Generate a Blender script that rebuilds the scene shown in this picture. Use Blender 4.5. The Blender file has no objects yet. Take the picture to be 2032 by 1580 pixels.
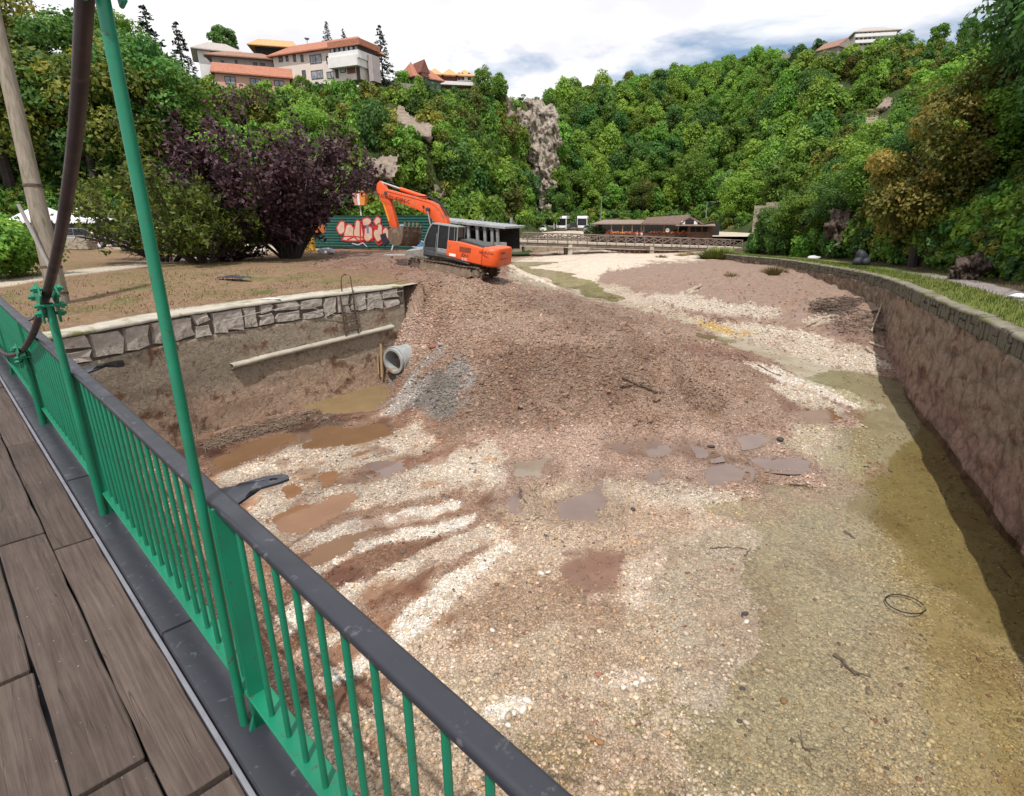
import bpy, bmesh, math, random
import numpy as np
from mathutils import Vector, Matrix

S = bpy.context.scene
COL = S.collection
rnd = random.Random(7)
nrg = np.random.default_rng(11)

# ------------------------------------------------------------------ camera
# metres; z = 0 is the deepest part of the river bed; the camera stands on the footbridge
F_PX, CX, CY, EYE = 1110.0, 1090.0, 790.0, 5.9       # focal length and principal point for a 2032 x 1580 frame
PITCH = math.atan(355 / F_PX)
cam = bpy.data.cameras.new('camera')
camo = bpy.data.objects.new('camera', cam)
COL.objects.link(camo)
cam.sensor_fit = 'HORIZONTAL'; cam.sensor_width = 36.0
cam.lens = 36.0 * F_PX / 2032
cam.shift_x = -(CX - 1016) / 2032
cam.clip_start = 0.05; cam.clip_end = 3000
camo.location = (0, 0, EYE)
camo.rotation_euler = (math.pi / 2 - PITCH, 0, 0)
S.camera = camo

# ------------------------------------------------------------------ sky, sun, exposure
SUN_EL = math.radians(62)
SUN_AZ = Vector((-0.05, -1.0)).normalized()            # horizontal direction towards the sun (straight behind)
W = bpy.data.worlds.new('World'); S.world = W; W.use_nodes = True
wn, wl = W.node_tree.nodes, W.node_tree.links
wn.clear()
def wnode(t, **k):
    n = wn.new(t)
    for a, b in k.items(): setattr(n, a, b)
    return n
sky = wnode('ShaderNodeTexSky', sky_type='NISHITA', sun_disc=False, sun_elevation=SUN_EL,
            sun_rotation=math.atan2(SUN_AZ.x, SUN_AZ.y), altitude=550, air_density=1.0, dust_density=0.7, ozone_density=1.5)
tc = wnode('ShaderNodeTexCoord')
sep = wnode('ShaderNodeSeparateXYZ'); wl.new(tc.outputs['Generated'], sep.inputs[0])
den = wnode('ShaderNodeMath', operation='ADD'); den.inputs[1].default_value = 0.22; wl.new(sep.outputs[2], den.inputs[0])
dmx = wnode('ShaderNodeMath', operation='MAXIMUM'); dmx.inputs[1].default_value = 0.05; wl.new(den.outputs[0], dmx.inputs[0])
dx = wnode('ShaderNodeMath', operation='DIVIDE'); wl.new(sep.outputs[0], dx.inputs[0]); wl.new(dmx.outputs[0], dx.inputs[1])
dy = wnode('ShaderNodeMath', operation='DIVIDE'); wl.new(sep.outputs[1], dy.inputs[0]); wl.new(dmx.outputs[0], dy.inputs[1])
cmb = wnode('ShaderNodeCombineXYZ'); wl.new(dx.outputs[0], cmb.inputs[0]); wl.new(dy.outputs[0], cmb.inputs[1])
cmb.inputs[2].default_value = 5.7
cn = wnode('ShaderNodeTexNoise'); cn.inputs['Scale'].default_value = 0.95; cn.inputs['Detail'].default_value = 9
cn.inputs['Roughness'].default_value = 0.55; cn.inputs['Distortion'].default_value = 0.3; wl.new(cmb.outputs[0], cn.inputs['Vector'])
cr = wnode('ShaderNodeValToRGB'); cr.color_ramp.elements[0].position = 0.37; cr.color_ramp.elements[1].position = 0.47
wl.new(cn.outputs['Fac'], cr.inputs[0])
cn2 = wnode('ShaderNodeTexNoise'); cn2.inputs['Scale'].default_value = 2.1; cn2.inputs['Detail'].default_value = 6; wl.new(cmb.outputs[0], cn2.inputs['Vector'])
cr2 = wnode('ShaderNodeValToRGB'); cr2.color_ramp.elements[0].position = 0.38; cr2.color_ramp.elements[1].position = 0.62
cr2.color_ramp.elements[0].color = (7.6, 7.6, 8.1, 1); cr2.color_ramp.elements[1].color = (9.6, 9.6, 9.6, 1); wl.new(cn2.outputs['Fac'], cr2.inputs[0])
mixc = wnode('ShaderNodeMixRGB'); wl.new(cr.outputs[0], mixc.inputs[0]); wl.new(sky.outputs[0], mixc.inputs[1]); wl.new(cr2.outputs[0], mixc.inputs[2])
bg = wnode('ShaderNodeBackground'); bg.inputs['Strength'].default_value = 0.125; wl.new(mixc.outputs[0], bg.inputs[0])
wo = wnode('ShaderNodeOutputWorld'); wl.new(bg.outputs[0], wo.inputs[0])

sl = bpy.data.lights.new('sun', 'SUN'); slo = bpy.data.objects.new('sun', sl); COL.objects.link(slo)
sl.energy = 4.3; sl.angle = math.radians(0.55); sl.color = (1.0, 0.955, 0.89)
SUN_DIR = Vector((SUN_AZ.x * math.cos(SUN_EL), SUN_AZ.y * math.cos(SUN_EL), math.sin(SUN_EL)))
slo.rotation_euler = SUN_DIR.to_track_quat('Z', 'Y').to_euler()
slo.location = (0, 0, 60)
S.view_settings.view_transform = 'Standard'; S.view_settings.look = 'None'
S.view_settings.exposure = 0.0; S.view_settings.gamma = 1.0; S.view_settings.use_curve_mapping = False
S.cycles.use_denoising = True
S.cycles.max_bounces = 7; S.cycles.transparent_max_bounces = 12; S.cycles.sample_clamp_indirect = 6.0

# ------------------------------------------------------------------ helpers
_c, _s = math.cos(PITCH), math.sin(PITCH)
def ray(u, v):
    a, b = (u - CX) / F_PX, -(v - CY) / F_PX
    return Vector((a, _c + _s * b, -_s + _c * b))
def at(u, v, z):                       # where the sight line meets the level z
    r = ray(u, v); return Vector((0, 0, EYE)) + r * ((z - EYE) / r.z)
def aty(u, v, y):                      # where the sight line is y metres in front
    r = ray(u, v); return Vector((0, 0, EYE)) + r * (y / r.y)
def project(X, Y, Z):
    z = Z - EYE; d = _c * Y - _s * z; up = _s * Y + _c * z
    return CX + F_PX * X / d, CY - F_PX * up / d

def _hash(ix, iy, seed):
    h = (ix.astype(np.int64) * 374761393 + iy.astype(np.int64) * 668265263 + seed * 2147483647) & 0xffffffff
    h = ((h ^ (h >> 13)) * 1274126177) & 0xffffffff
    h = (h ^ (h >> 16)) & 0xffffffff
    return h / 4294967295.0
def vnoise(x, y, seed=0):
    x = np.asarray(x, float); y = np.asarray(y, float)
    ix, iy = np.floor(x), np.floor(y); fx, fy = x - ix, y - iy
    fx = fx * fx * (3 - 2 * fx); fy = fy * fy * (3 - 2 * fy)
    a, b = _hash(ix, iy, seed), _hash(ix + 1, iy, seed); c, d = _hash(ix, iy + 1, seed), _hash(ix + 1, iy + 1, seed)
    return (a + (b - a) * fx) * (1 - fy) + (c + (d - c) * fx) * fy
def fbm(x, y, seed=0, octv=4):         # about -1 .. 1
    t, amp, n = 0.0, 1.0, 0.0
    for k in range(octv):
        t = t + amp * (vnoise(x * 2 ** k, y * 2 ** k, seed + k * 17) - 0.5) * 2; n += amp; amp *= 0.5
    return t / n * 1.5
class TPS:
    def __init__(s, P, z, lam=0.02):
        s.P = np.array(P, float); n = len(P); s.sc = np.abs(s.P).max(); Q = s.P / s.sc
        A = s.K(Q, Q) + lam * np.eye(n) * 0.01; B = np.c_[np.ones(n), Q]
        M = np.zeros((n + 3, n + 3)); M[:n, :n] = A; M[:n, n:] = B; M[n:, :n] = B.T
        s.w = np.linalg.solve(M, np.r_[np.array(z, float), 0, 0, 0]); s.Q = Q
    @staticmethod
    def K(a, b):
        d2 = ((a[:, None, :] - b[None]) ** 2).sum(-1); return np.where(d2 > 1e-12, 0.5 * d2 * np.log(np.maximum(d2, 1e-12)), 0)
    def __call__(s, x, y):
        x = np.asarray(x, float); shp = x.shape; q = np.c_[x.ravel(), np.asarray(y, float).ravel()] / s.sc; out = np.empty(len(q)); n = len(s.Q)
        for i in range(0, len(q), 40000):
            k = q[i:i + 40000]; out[i:i + 40000] = s.K(k, s.Q) @ s.w[:n] + s.w[n] + k @ s.w[n + 1:]
        return out.reshape(shp)
def inpoly(x, y, poly):
    x = np.asarray(x, float); y = np.asarray(y, float); r = np.zeros(x.shape, bool); n = len(poly)
    for i in range(n):
        x0, y0 = poly[i]; x1, y1 = poly[(i + 1) % n]
        if y0 == y1: continue
        c = ((y0 > y) != (y1 > y)) & (x < (x1 - x0) * (y - y0) / (y1 - y0) + x0); r ^= c
    return r
def sdpoly(x, y, poly):                # signed distance, positive inside
    d = np.full(np.shape(x), 1e9); n = len(poly)
    for i in range(n):
        x0, y0 = poly[i]; x1, y1 = poly[(i + 1) % n]; ex, ey = x1 - x0, y1 - y0
        t = np.clip(((x - x0) * ex + (y - y0) * ey) / (ex * ex + ey * ey + 1e-9), 0, 1)
        d = np.minimum(d, np.hypot(x - x0 - t * ex, y - y0 - t * ey))
    return np.where(inpoly(x, y, poly), d, -d)

def tag(o, label=None, cat=None, group=None, kind=None):
    if label: o['label'] = label
    if cat: o['category'] = cat
    if group: o['group'] = group
    if kind: o['kind'] = kind
    return o
def empty(name, loc, label, cat, group=None, rot=None):
    o = bpy.data.objects.new(name, None); COL.objects.link(o); o.location = loc
    if rot is not None: o.rotation_euler = rot
    o.empty_display_size = 0.3
    return tag(o, label, cat, group)
def link(name, me, parent=None):
    o = bpy.data.objects.new(name, me); COL.objects.link(o)
    if parent is not None: o.parent = parent
    return o
def copy_tree(o, parent=None):
    c = o.copy(); COL.objects.link(c)
    if parent is not None: c.parent = parent
    for ch in list(o.children):
        copy_tree(ch, c)
    return c
def np_mesh(name, V, Fq, mat=None, smooth=False):
    me = bpy.data.meshes.new(name); V = np.asarray(V, np.float32); Fq = np.asarray(Fq, np.int32); k = Fq.shape[1]
    me.vertices.add(len(V)); me.vertices.foreach_set('co', V.ravel())
    me.loops.add(Fq.size); me.loops.foreach_set('vertex_index', Fq.ravel())
    me.polygons.add(len(Fq)); me.polygons.foreach_set('loop_start', np.arange(0, Fq.size, k, dtype=np.int32))
    me.polygons.foreach_set('loop_total', np.full(len(Fq), k, np.int32))
    if smooth: me.polygons.foreach_set('use_smooth', np.ones(len(Fq), bool))
    me.update(calc_edges=True); me.validate()
    if mat: me.materials.append(mat)
    return me
def color_attr(me, name, C):
    a = me.color_attributes.new(name, 'FLOAT_COLOR', 'POINT'); C = np.asarray(C, np.float32)
    if C.ndim == 1: C = np.c_[C, C, C]
    a.data.foreach_set('color', np.c_[C, np.ones(len(C))].astype(np.float32).ravel())
def grid_faces(nr, nc):
    i = np.arange(nr * nc).reshape(nr, nc)
    return np.stack([i[:-1, :-1], i[:-1, 1:], i[1:, 1:], i[1:, :-1]], -1).reshape(-1, 4)

class MB:
    """collects shapes; build() links them as one mesh object"""
    def __init__(s): s.v = []; s.f = []
    def add(s, V, Fc):
        o = len(s.v); s.v += [tuple(p) for p in V]; s.f += [tuple(i + o for i in f) for f in Fc]; return s
    def box(s, c, d, rot=None, taper=None):
        hx, hy, hz = d[0] / 2, d[1] / 2, d[2] / 2; P = []
        for z in (-1, 1):
            k = 1 if (z < 0 or not taper) else taper
            for x, y in ((-1, -1), (1, -1), (1, 1), (-1, 1)): P.append(Vector((x * hx * k, y * hy * k, z * hz)))
        if rot is not None:
            R = rot if isinstance(rot, Matrix) else Matrix.Rotation(rot, 3, 'Z'); P = [R @ p for p in P]
        c = Vector(c)
        return s.add([p + c for p in P], [(3, 2, 1, 0), (4, 5, 6, 7), (0, 1, 5, 4), (1, 2, 6, 5), (2, 3, 7, 6), (3, 0, 4, 7)])
    def lohi(s, a, b): return s.box([(a[i] + b[i]) / 2 for i in range(3)], [abs(b[i] - a[i]) for i in range(3)])
    def beam(s, p0, p1, w, h, up=(0, 0, 1)):
        p0, p1, up = Vector(p0), Vector(p1), Vector(up); d = (p1 - p0); L = d.length; d.normalize()
        x = d.cross(up)
        if x.length < 1e-4: x = d.cross(Vector((1, 0, 0)))
        x.normalize(); y = x.cross(d)
        return s.box((p0 + p1) / 2, (w, h, L), Matrix((x, y, d)).transposed())
    def tube(s, pts, r, n=10, cap=True):
        pts = [Vector(p) for p in pts]; m = len(pts); V = []; rr = r if hasattr(r, '__len__') else [r] * m; prev = None
        for i, p in enumerate(pts):
            d = (pts[min(i + 1, m - 1)] - pts[max(i - 1, 0)]).normalized()
            if prev is None:
                x = d.cross(Vector((0, 0, 1)))
                if x.length < 1e-3: x = d.cross(Vector((0, 1, 0)))
            else: x = prev - d * prev.dot(d)
            x.normalize(); prev = x; y = d.cross(x)
            for k in range(n):
                a = 2 * math.pi * k / n; V.append(p + (x * math.cos(a) + y * math.sin(a)) * rr[i])
        Fc = [(i * n + k, i * n + (k + 1) % n, (i + 1) * n + (k + 1) % n, (i + 1) * n + k) for i in range(m - 1) for k in range(n)]
        if cap: Fc += [tuple(range(n - 1, -1, -1)), tuple((m - 1) * n + k for k in range(n))]
        return s.add(V, Fc)
    def cyl(s, p0, p1, r, n=16, r2=None): return s.tube([p0, p1], [r, r if r2 is None else r2], n)
    def prism(s, poly, fn, t0, t1):
        """poly: 2-D outline; fn(a, b, t) places it; extruded from t0 to t1"""
        n = len(poly); V = [fn(a, b, t0) for a, b in poly] + [fn(a, b, t1) for a, b in poly]
        return s.add(V, [tuple(range(n - 1, -1, -1)), tuple(range(n, 2 * n))] + [(i, (i + 1) % n, n + (i + 1) % n, n + i) for i in range(n)])
    def ring(s, c, ax, r0, r1, L, n=32):
        c, ax = Vector(c), Vector(ax).normalized(); x = ax.cross(Vector((0, 0, 1))).normalized(); y = x.cross(ax); V = []
        for r, t in ((r1, 0), (r1, L), (r0, L), (r0, 0)):
            for k in range(n):
                a = 2 * math.pi * k / n; V.append(c + ax * t + (x * math.cos(a) + y * math.sin(a)) * r)
        return s.add(V, [(j * n + k, j * n + (k + 1) % n, ((j + 1) % 4) * n + (k + 1) % n, ((j + 1) % 4) * n + k) for j in range(4) for k in range(n)])
    def lathe(s, c, prof, n=16):
        c = Vector(c); m = len(prof); V = [c + Vector((r * math.cos(2 * math.pi * k / n), r * math.sin(2 * math.pi * k / n), z)) for r, z in prof for k in range(n)]
        return s.add(V, [(i * n + k, i * n + (k + 1) % n, (i + 1) * n + (k + 1) % n, (i + 1) * n + k) for i in range(m - 1) for k in range(n)] + [tuple(range(n - 1, -1, -1)), tuple((m - 1) * n + k for k in range(n))])
    def mesh(s, name, mat, bevel=0.0, smooth=False, seg=1):
        me = bpy.data.meshes.new(name); me.from_pydata(s.v, [], s.f)
        bm = bmesh.new(); bm.from_mesh(me)
        bmesh.ops.recalc_face_normals(bm, faces=bm.faces)
        if bevel:
            es = [e for e in bm.edges if len(e.link_faces) == 2 and e.calc_face_angle(0) > 0.6]
            bmesh.ops.bevel(bm, geom=es, offset=bevel, segments=seg, profile=0.6, affect='EDGES', clamp_overlap=True)
        bm.to_mesh(me); bm.free()
        if smooth:
            me.polygons.foreach_set('use_smooth', np.ones(len(me.polygons), bool))
            me.set_sharp_from_angle(angle=math.radians(40))
        if mat: me.materials.append(mat)
        return me
    def build(s, name, mat, parent=None, bevel=0.0, smooth=False, seg=1):
        return link(name, s.mesh(name, mat, bevel, smooth, seg), parent)

# ------------------------------------------------------------------ materials
def new_mat(name):
    m = bpy.data.materials.new(name); m.use_nodes = True; nt = m.node_tree
    return m, nt, nt.nodes, nt.links, nt.nodes['Principled BSDF']
def N(nt, t, **k):
    n = nt.nodes.new(t)
    for a, b in k.items():
        if a in n.inputs and not hasattr(n, a): n.inputs[a].default_value = b
        else: setattr(n, a, b)
    return n
def noise(nt, vec, scale, detail=4, rough=0.55, dist=0.0):
    n = nt.nodes.new('ShaderNodeTexNoise'); n.inputs['Scale'].default_value = scale; n.inputs['Detail'].default_value = detail
    n.inputs['Roughness'].default_value = rough; n.inputs['Distortion'].default_value = dist
    if vec is not None: nt.links.new(vec, n.inputs['Vector'])
    return n
def ramp(nt, fac, stops):
    r = nt.nodes.new('ShaderNodeValToRGB'); e = r.color_ramp.elements
    while len(e) < len(stops): e.new(0.5)
    for i, (p, c) in enumerate(stops):
        e[i].position = p; e[i].color = (c, c, c, 1) if not hasattr(c, '__len__') else (*c, 1)
    nt.links.new(fac, r.inputs[0]); return r
def mixrgb(nt, fac, a, b, mode='MIX'):
    m = nt.nodes.new('ShaderNodeMixRGB'); m.blend_type = mode
    for i, x in enumerate((fac, a, b)):
        if hasattr(x, 'is_linked'): nt.links.new(x, m.inputs[i])
        elif i == 0: m.inputs[0].default_value = x
        else: m.inputs[i].default_value = (*x, 1)
    return m.outputs[0]
def bump(nt, h, strength, dist):
    b = nt.nodes.new('ShaderNodeBump'); b.inputs['Strength'].default_value = strength; b.inputs['Distance'].default_value = dist
    nt.links.new(h, b.inputs['Height']); return b.outputs[0]
def surf(name, c1, c2=None, scale=4.0, rough=0.7, metal=0.0, bmp=0.0, bscale=None, bdist=0.01, stain=None, stain_scale=1.2, stain_at=0.6, spec=0.4, coat=0.0, coord='Object', stretch=None):
    """painted, plastered, wooden or stone surface: two tones of grain, wear patches in a third colour, fine relief"""
    m, nt, nd, lk, p = new_mat(name)
    t = nd.new('ShaderNodeTexCoord'); vec = t.outputs[coord]
    if coord == 'World':
        pass
    if stretch:
        mp = nd.new('ShaderNodeMapping'); mp.inputs['Scale'].default_value = stretch; lk.new(vec, mp.inputs[0]); vec = mp.outputs[0]
    if c2 is None: c2 = tuple(x * 0.78 for x in c1)
    n1 = noise(nt, vec, scale, 6, 0.6)
    r1 = ramp(nt, n1.outputs['Fac'], [(0.32, c2), (0.66, c1)])
    colr = r1.outputs[0]
    if stain:
        n2 = noise(nt, vec, stain_scale, 7, 0.65, 0.4)
        r2 = ramp(nt, n2.outputs['Fac'], [(stain_at - 0.04, 0.0), (stain_at + 0.05, 1.0)])
        colr = mixrgb(nt, r2.outputs[0], colr, stain)
    lk.new(colr, p.inputs['Base Color'])
    rr = ramp(nt, n1.outputs['Fac'], [(0.3, min(1, rough + 0.12)), (0.7, max(0.03, rough - 0.1))]); lk.new(rr.outputs[0], p.inputs['Roughness'])
    p.inputs['Metallic'].default_value = metal; p.inputs['Specular IOR Level'].default_value = spec; p.inputs['Coat Weight'].default_value = coat
    if bmp:
        n3 = noise(nt, vec, bscale or scale * 6, 6, 0.65); lk.new(bump(nt, n3.outputs['Fac'], bmp, bdist), p.inputs['Normal'])
    return m
def glass_dark(name, c=(0.012, 0.014, 0.016), rough=0.06):
    m, nt, nd, lk, p = new_mat(name)
    t = nd.new('ShaderNodeTexCoord'); n1 = noise(nt, t.outputs['Object'], 3.0, 3)
    r1 = ramp(nt, n1.outputs['Fac'], [(0.3, c), (0.7, tuple(x * 2.2 for x in c))]); lk.new(r1.outputs[0], p.inputs['Base Color'])
    p.inputs['Roughness'].default_value = rough; p.inputs['Specular IOR Level'].default_value = 0.35
    return m
def leaf_mat(name, dark, mid, light, trans=0.40, rough=0.55, spec=0.25):
    """leaf faces: tone varies leaf by leaf (attribute 'tone') and plant by plant"""
    m, nt, nd, lk, p = new_mat(name)
    a = nd.new('ShaderNodeAttribute'); a.attribute_name = 'tone'
    oi = nd.new('ShaderNodeObjectInfo')
    r = ramp(nt, a.outputs['Fac'], [(0.0, dark), (0.5, mid), (1.0, light)])
    hsv = nd.new('ShaderNodeHueSaturation'); lk.new(r.outputs[0], hsv.inputs['Color'])
    mr = nd.new('ShaderNodeMapRange'); mr.inputs[3].default_value = 0.68; mr.inputs[4].default_value = 1.5; lk.new(oi.outputs['Random'], mr.inputs[0]); lk.new(mr.outputs[0], hsv.inputs['Value'])
    mh = nd.new('ShaderNodeMath'); mh.operation = 'FRACT'; mm = nd.new('ShaderNodeMath'); mm.operation = 'MULTIPLY'; mm.inputs[1].default_value = 7.31
    lk.new(oi.outputs['Random'], mm.inputs[0]); lk.new(mm.outputs[0], mh.inputs[0])
    mr2 = nd.new('ShaderNodeMapRange'); mr2.inputs[3].default_value = 0.482; mr2.inputs[4].default_value = 0.514; lk.new(mh.outputs[0], mr2.inputs[0]); lk.new(mr2.outputs[0], hsv.inputs['Hue'])
    lk.new(hsv.outputs[0], p.inputs['Base Color']); p.inputs['Roughness'].default_value = rough; p.inputs['Specular IOR Level'].default_value = spec
    tr = nd.new('ShaderNodeBsdfTranslucent'); g = mixrgb(nt, 1.0, hsv.outputs[0], (1.0, 1.0, 0.55), 'MULTIPLY'); lk.new(g, tr.inputs[0])
    ms = nd.new('ShaderNodeMixShader'); ms.inputs[0].default_value = trans; lk.new(p.outputs[0], ms.inputs[1]); lk.new(tr.outputs[0], ms.inputs[2])
    lk.new(ms.outputs[0], nd['Material Output'].inputs[0])
    return m

# ================================================================== THE SETTING
# ---------------- wall lines (top edge towards the river)
LW = [(-13.6, -2.5), (-12.4, 2.5), (-11.4, 6.5), (-10.5, 9.0), (-9.64, 11.0), (-8.71, 14.01), (-7.21, 16.44), (-5.04, 19.54)]
LQ = [(-4.3, 24.0), (-3.7, 30.0), (-3.35, 38.0), (-3.3, 48.5)]
RWP = [(2.8, -3.0, 3.7), (5.0, 1.5, 3.7), (7.45, 6.6, 3.7)] + [tuple(at(*q)) for q in
       [(2032, 672, 3.7), (1950, 632, 3.7), (1900, 610, 3.7), (1850, 590, 3.7), (1800, 568, 3.6), (1750, 550, 3.4), (1700, 539, 3.25), (1650, 530, 3.1), (1550, 515, 2.8), (1460, 507, 2.4)]] + [(18.6, 68.0, 2.2), (22.0, 80.0, 2.1)]
def resample(P, step):
    P = np.array(P, float); d = np.r_[0, np.cumsum(np.linalg.norm(np.diff(P[:, :2], axis=0), axis=1))]
    # Catmull-Rom through the points, then even steps
    Q = []
    for i in range(len(P) - 1):
        p0, p1, p2, p3 = P[max(i - 1, 0)], P[i], P[i + 1], P[min(i + 2, len(P) - 1)]
        for t in np.linspace(0, 1, 14, endpoint=False):
            Q.append(0.5 * (2 * p1 + (p2 - p0) * t + (2 * p0 - 5 * p1 + 4 * p2 - p3) * t * t + (3 * p1 - p0 - 3 * p2 + p3) * t ** 3))
    Q.append(P[-1]); Q = np.array(Q); d = np.r_[0, np.cumsum(np.linalg.norm(np.diff(Q[:, :2], axis=0), axis=1))]
    s = np.linspace(0, d[-1], max(2, int(round(d[-1] / step)) + 1))
    return np.stack([np.interp(s, d, Q[:, k]) for k in range(P.shape[1])], 1)
def normals2(P):                       # left-hand normal of the walking direction
    T = np.gradient(P[:, :2], axis=0); T /= np.linalg.norm(T, axis=1)[:, None]; return np.c_[-T[:, 1], T[:, 0]]
LWs = resample(LW, 0.25); LQs = resample(LQ, 0.5); RWs = resample(RWP, 0.25)
def zw(y): return 0.36 + 0.024 * np.maximum(0, np.asarray(y, float) - 12.0)     # level of the running water

# ---------------- river bed with the fill ramp
def s2(u, v): # a point of the stream bed, just under water
    y = 20.0
    for _ in range(12): y = at(u, v, float(zw(y)) - 0.10).y
    p = at(u, v, float(zw(y)) - 0.10); return (p.x, p.y, p.z)
BEDPX = [
 (620,800,.46),(700,790,.42),(765,778,.44),(400,872,.55),(330,905,.55),(250,960,.55),(600,812,.5),(450,950,.52),(600,1000,.5),(560,1200,.47),(500,1400,.45),(700,1500,.44),
 (690,870,.47),(900,900,.58),(1050,900,.62),(1200,900,.6),(1400,890,.56),(1550,852,.55),(1700,838,.42),(900,1100,.47),(1100,1150,.46),(1300,1100,.44),(1500,1100,.36),(1700,1100,.24),(1850,1060,.14),
 (1720,950,.2),(1850,900,.16),(1800,840,.2),(1000,1400,.41),(1300,1400,.37),(1600,1400,.29),(1900,1400,.2),(2032,1280,.2),(1985,1100,.14),(1910,900,.14),(1100,1580,.4),(1500,1580,.35),(2000,1580,.2),
 # front slope and crest of the fill
 (950,845,.75),(1150,855,.72),(1350,850,.7),(1480,835,.66),(950,790,1.25),(1150,780,1.5),(1350,780,1.25),(980,705,2.25),(1080,690,2.5),(1200,688,2.45),(1320,690,2.2),(1420,705,1.7),(1475,740,1.05),(1520,790,.75),
 (880,720,1.95),(850,690,2.0),(1000,640,2.55),(900,620,2.9),(850,590,3.25),(1100,612,2.55),(960,575,3.0),(800,640,2.4),(815,600,3.2),(790,690,1.35),(830,730,1.15),(800,765,.72),(800,825,.56),(880,790,1.05),(860,755,1.3),
 (1250,640,2.2),(1350,660,1.7),(1200,612,2.0),(1120,585,1.95),(1050,568,2.2),(1000,562,2.6),(1420,690,1.45),
 # mud flat, bars, far bed
 (1100,512,1.6),(1060,530,1.5),(1200,530,1.8),(1300,545,1.95),(1500,560,2.05),(1600,575,2.05),(1700,585,2.0),(1300,592,1.65),(1450,622,1.45),(1550,645,1.35),(1690,650,1.45),(1750,650,1.5),(1650,690,.95),(1770,700,.85),
 (1700,722,.72),(1600,692,.92),(1540,682,.95),(1700,608,2.0),(1755,615,2.0),(778,746,.86),(735,748,.52),(806,752,.95),(1135,507,1.35),(1297,504,1.38),(1200,496,1.4),(1400,500,1.6),(1050,507,1.1),(1440,522,1.8),(1620,775,.62),(1690,800,.56),(1590,790,.6),(1560,760,.62)]
BP = [tuple(at(u, v, z)) for u, v, z in BEDPX]
BP += [s2(*q) for q in [(1032,548),(1100,566),(1170,587),(1270,622),(1400,658),(1480,684),(1550,708),(1640,735),(1720,757),(1800,790)]]
BP += [(-5.2,20.3,3.55),(-6.2,21.6,3.66),(-8.5,23,3.72),(-12,29,3.72),(-9.5,33,3.7),(-7.4,29.5,3.46),(-6.9,31.9,3.48),(-3.05,28.4,2.84),(-2.5,30.8,2.86),(-5.5,36.5,3.6),(-4.0,41,3.35),(-3.5,47,2.2),(-12,40,3.7),(-5.2,29,3.15),(-4.7,31.3,3.17),
       (-9,8,.5),(-11,4,.5),(0,3,.42),(-6,3,.45),(4,3,.3),(8,9,.1),(-10,60,1.5),(-12,80,1.5),(30,100,.6),(5,100,.5),(3,78,1.25),(-5.0,19.0,2.0),(-4.6,18.7,1.75),(-5.75,18.3,.75),(15,80,1.3),(25,84,1.15),(-5,76,1.1),(10,90,.65),(20,95,.5),(-9,90,.8),(30,92,1.0),(-5.0,19.9,3.5),(-5.7,20.6,3.68),(-4.6,20.0,3.25),(-2.8,52,.9),(-4,60,1.0)]
bed = TPS([p[:2] for p in BP], [p[2] for p in BP], 0.03)
RAMP = [(-5.0,19.6),(-8.3,22.3),(-12.2,27.5),(-14,38),(-10,42),(-4.2,41.5),(-3.0,34),(-3.6,26),(-4.3,22)]

# puddles: outline in sight-line coordinates, level, kind
PUDDLES = [
 ([(600,803),(640,785),(700,767),(775,765),(772,790),(745,815),(690,822),(640,822)], .50, 'tan', 'long tan puddle at the foot of the left river wall'),
 ([(585,885),(600,862),(650,845),(705,850),(760,838),(778,862),(720,880),(690,884),(620,892)], .50, 'brown', 'brown puddle with a gravel island'),
 ([(545,968),(600,955),(620,975),(575,990)], .50, 'rust', 'small rust brown puddle'),
 ([(628,940),(672,937),(668,958),(640,966)], .50, 'rust', 'small rust brown puddle'),
 ([(528,1036),(580,1015),(700,975),(706,986),(650,1030),(600,1055),(560,1060)], .48, 'rust', 'long rust brown puddle'),
 ([(600,1115),(640,1085),(722,1058),(702,1085),(640,1122),(610,1130)], .47, 'brown', 'brown puddle'),
 ([(724,925),(760,912),(805,918),(804,932),(770,955),(740,936)], .56, 'lilac', 'lilac grey puddle'),
 ([(1268,888),(1300,870),(1348,895),(1300,908),(1275,902)], .60, 'lilac', 'lilac grey puddle'),
 ([(1362,880),(1400,888),(1422,910),(1375,914)], .59, 'lilac', 'lilac grey puddle'),
 ([(1402,938),(1430,917),(1478,935),(1470,952),(1410,957)], .55, 'lilac', 'lilac grey puddle'),
 ([(1464,870),(1500,864),(1534,873),(1480,889)], .58, 'lilac', 'lilac grey puddle'),
 ([(1492,910),(1590,914),(1600,935),(1520,932)], .50, 'lilac', 'lilac grey puddle'),
 ([(1105,1005),(1165,975),(1190,943),(1202,985),(1187,1035),(1110,1030)], .50, 'lilac', 'lilac grey puddle'),
 ([(1000,992),(1030,980),(1032,1018),(1000,1022)], .53, 'lilac', 'lilac grey puddle'),
 ([(1220,880),(1250,885),(1245,900),(1215,893)], .60, 'lilac', 'lilac grey puddle'),
 ([(1285,945),(1315,938),(1310,952),(1285,955)], .57, 'lilac', 'lilac grey puddle'),
 ([(1585,815),(1650,812),(1668,832),(1600,840)], .50, 'brown', 'brown puddle'),
 ([(1022,925),(1077,913),(1070,940),(1030,946)], .60, 'grey', 'grey puddle'),
 ([(1378,818),(1420,818),(1418,830),(1385,828)], .64, 'rust', 'small rust puddle'),
 ([(690,905),(730,893),(726,903),(695,912)], .50, 'rust', 'small rust puddle'),
 ([(425,985),(470,965),(530,955),(520,968),(450,1000)], .50, 'brown', 'brown puddle'),
 ([(420,920),(480,885),(570,860),(590,872),(500,910),(440,935)], .50, 'brown', 'brown puddle'),
]
PUDW = [[tuple(at(u, v, z))[:2] for u, v in P] for P, z, k, l in PUDDLES]

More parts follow.
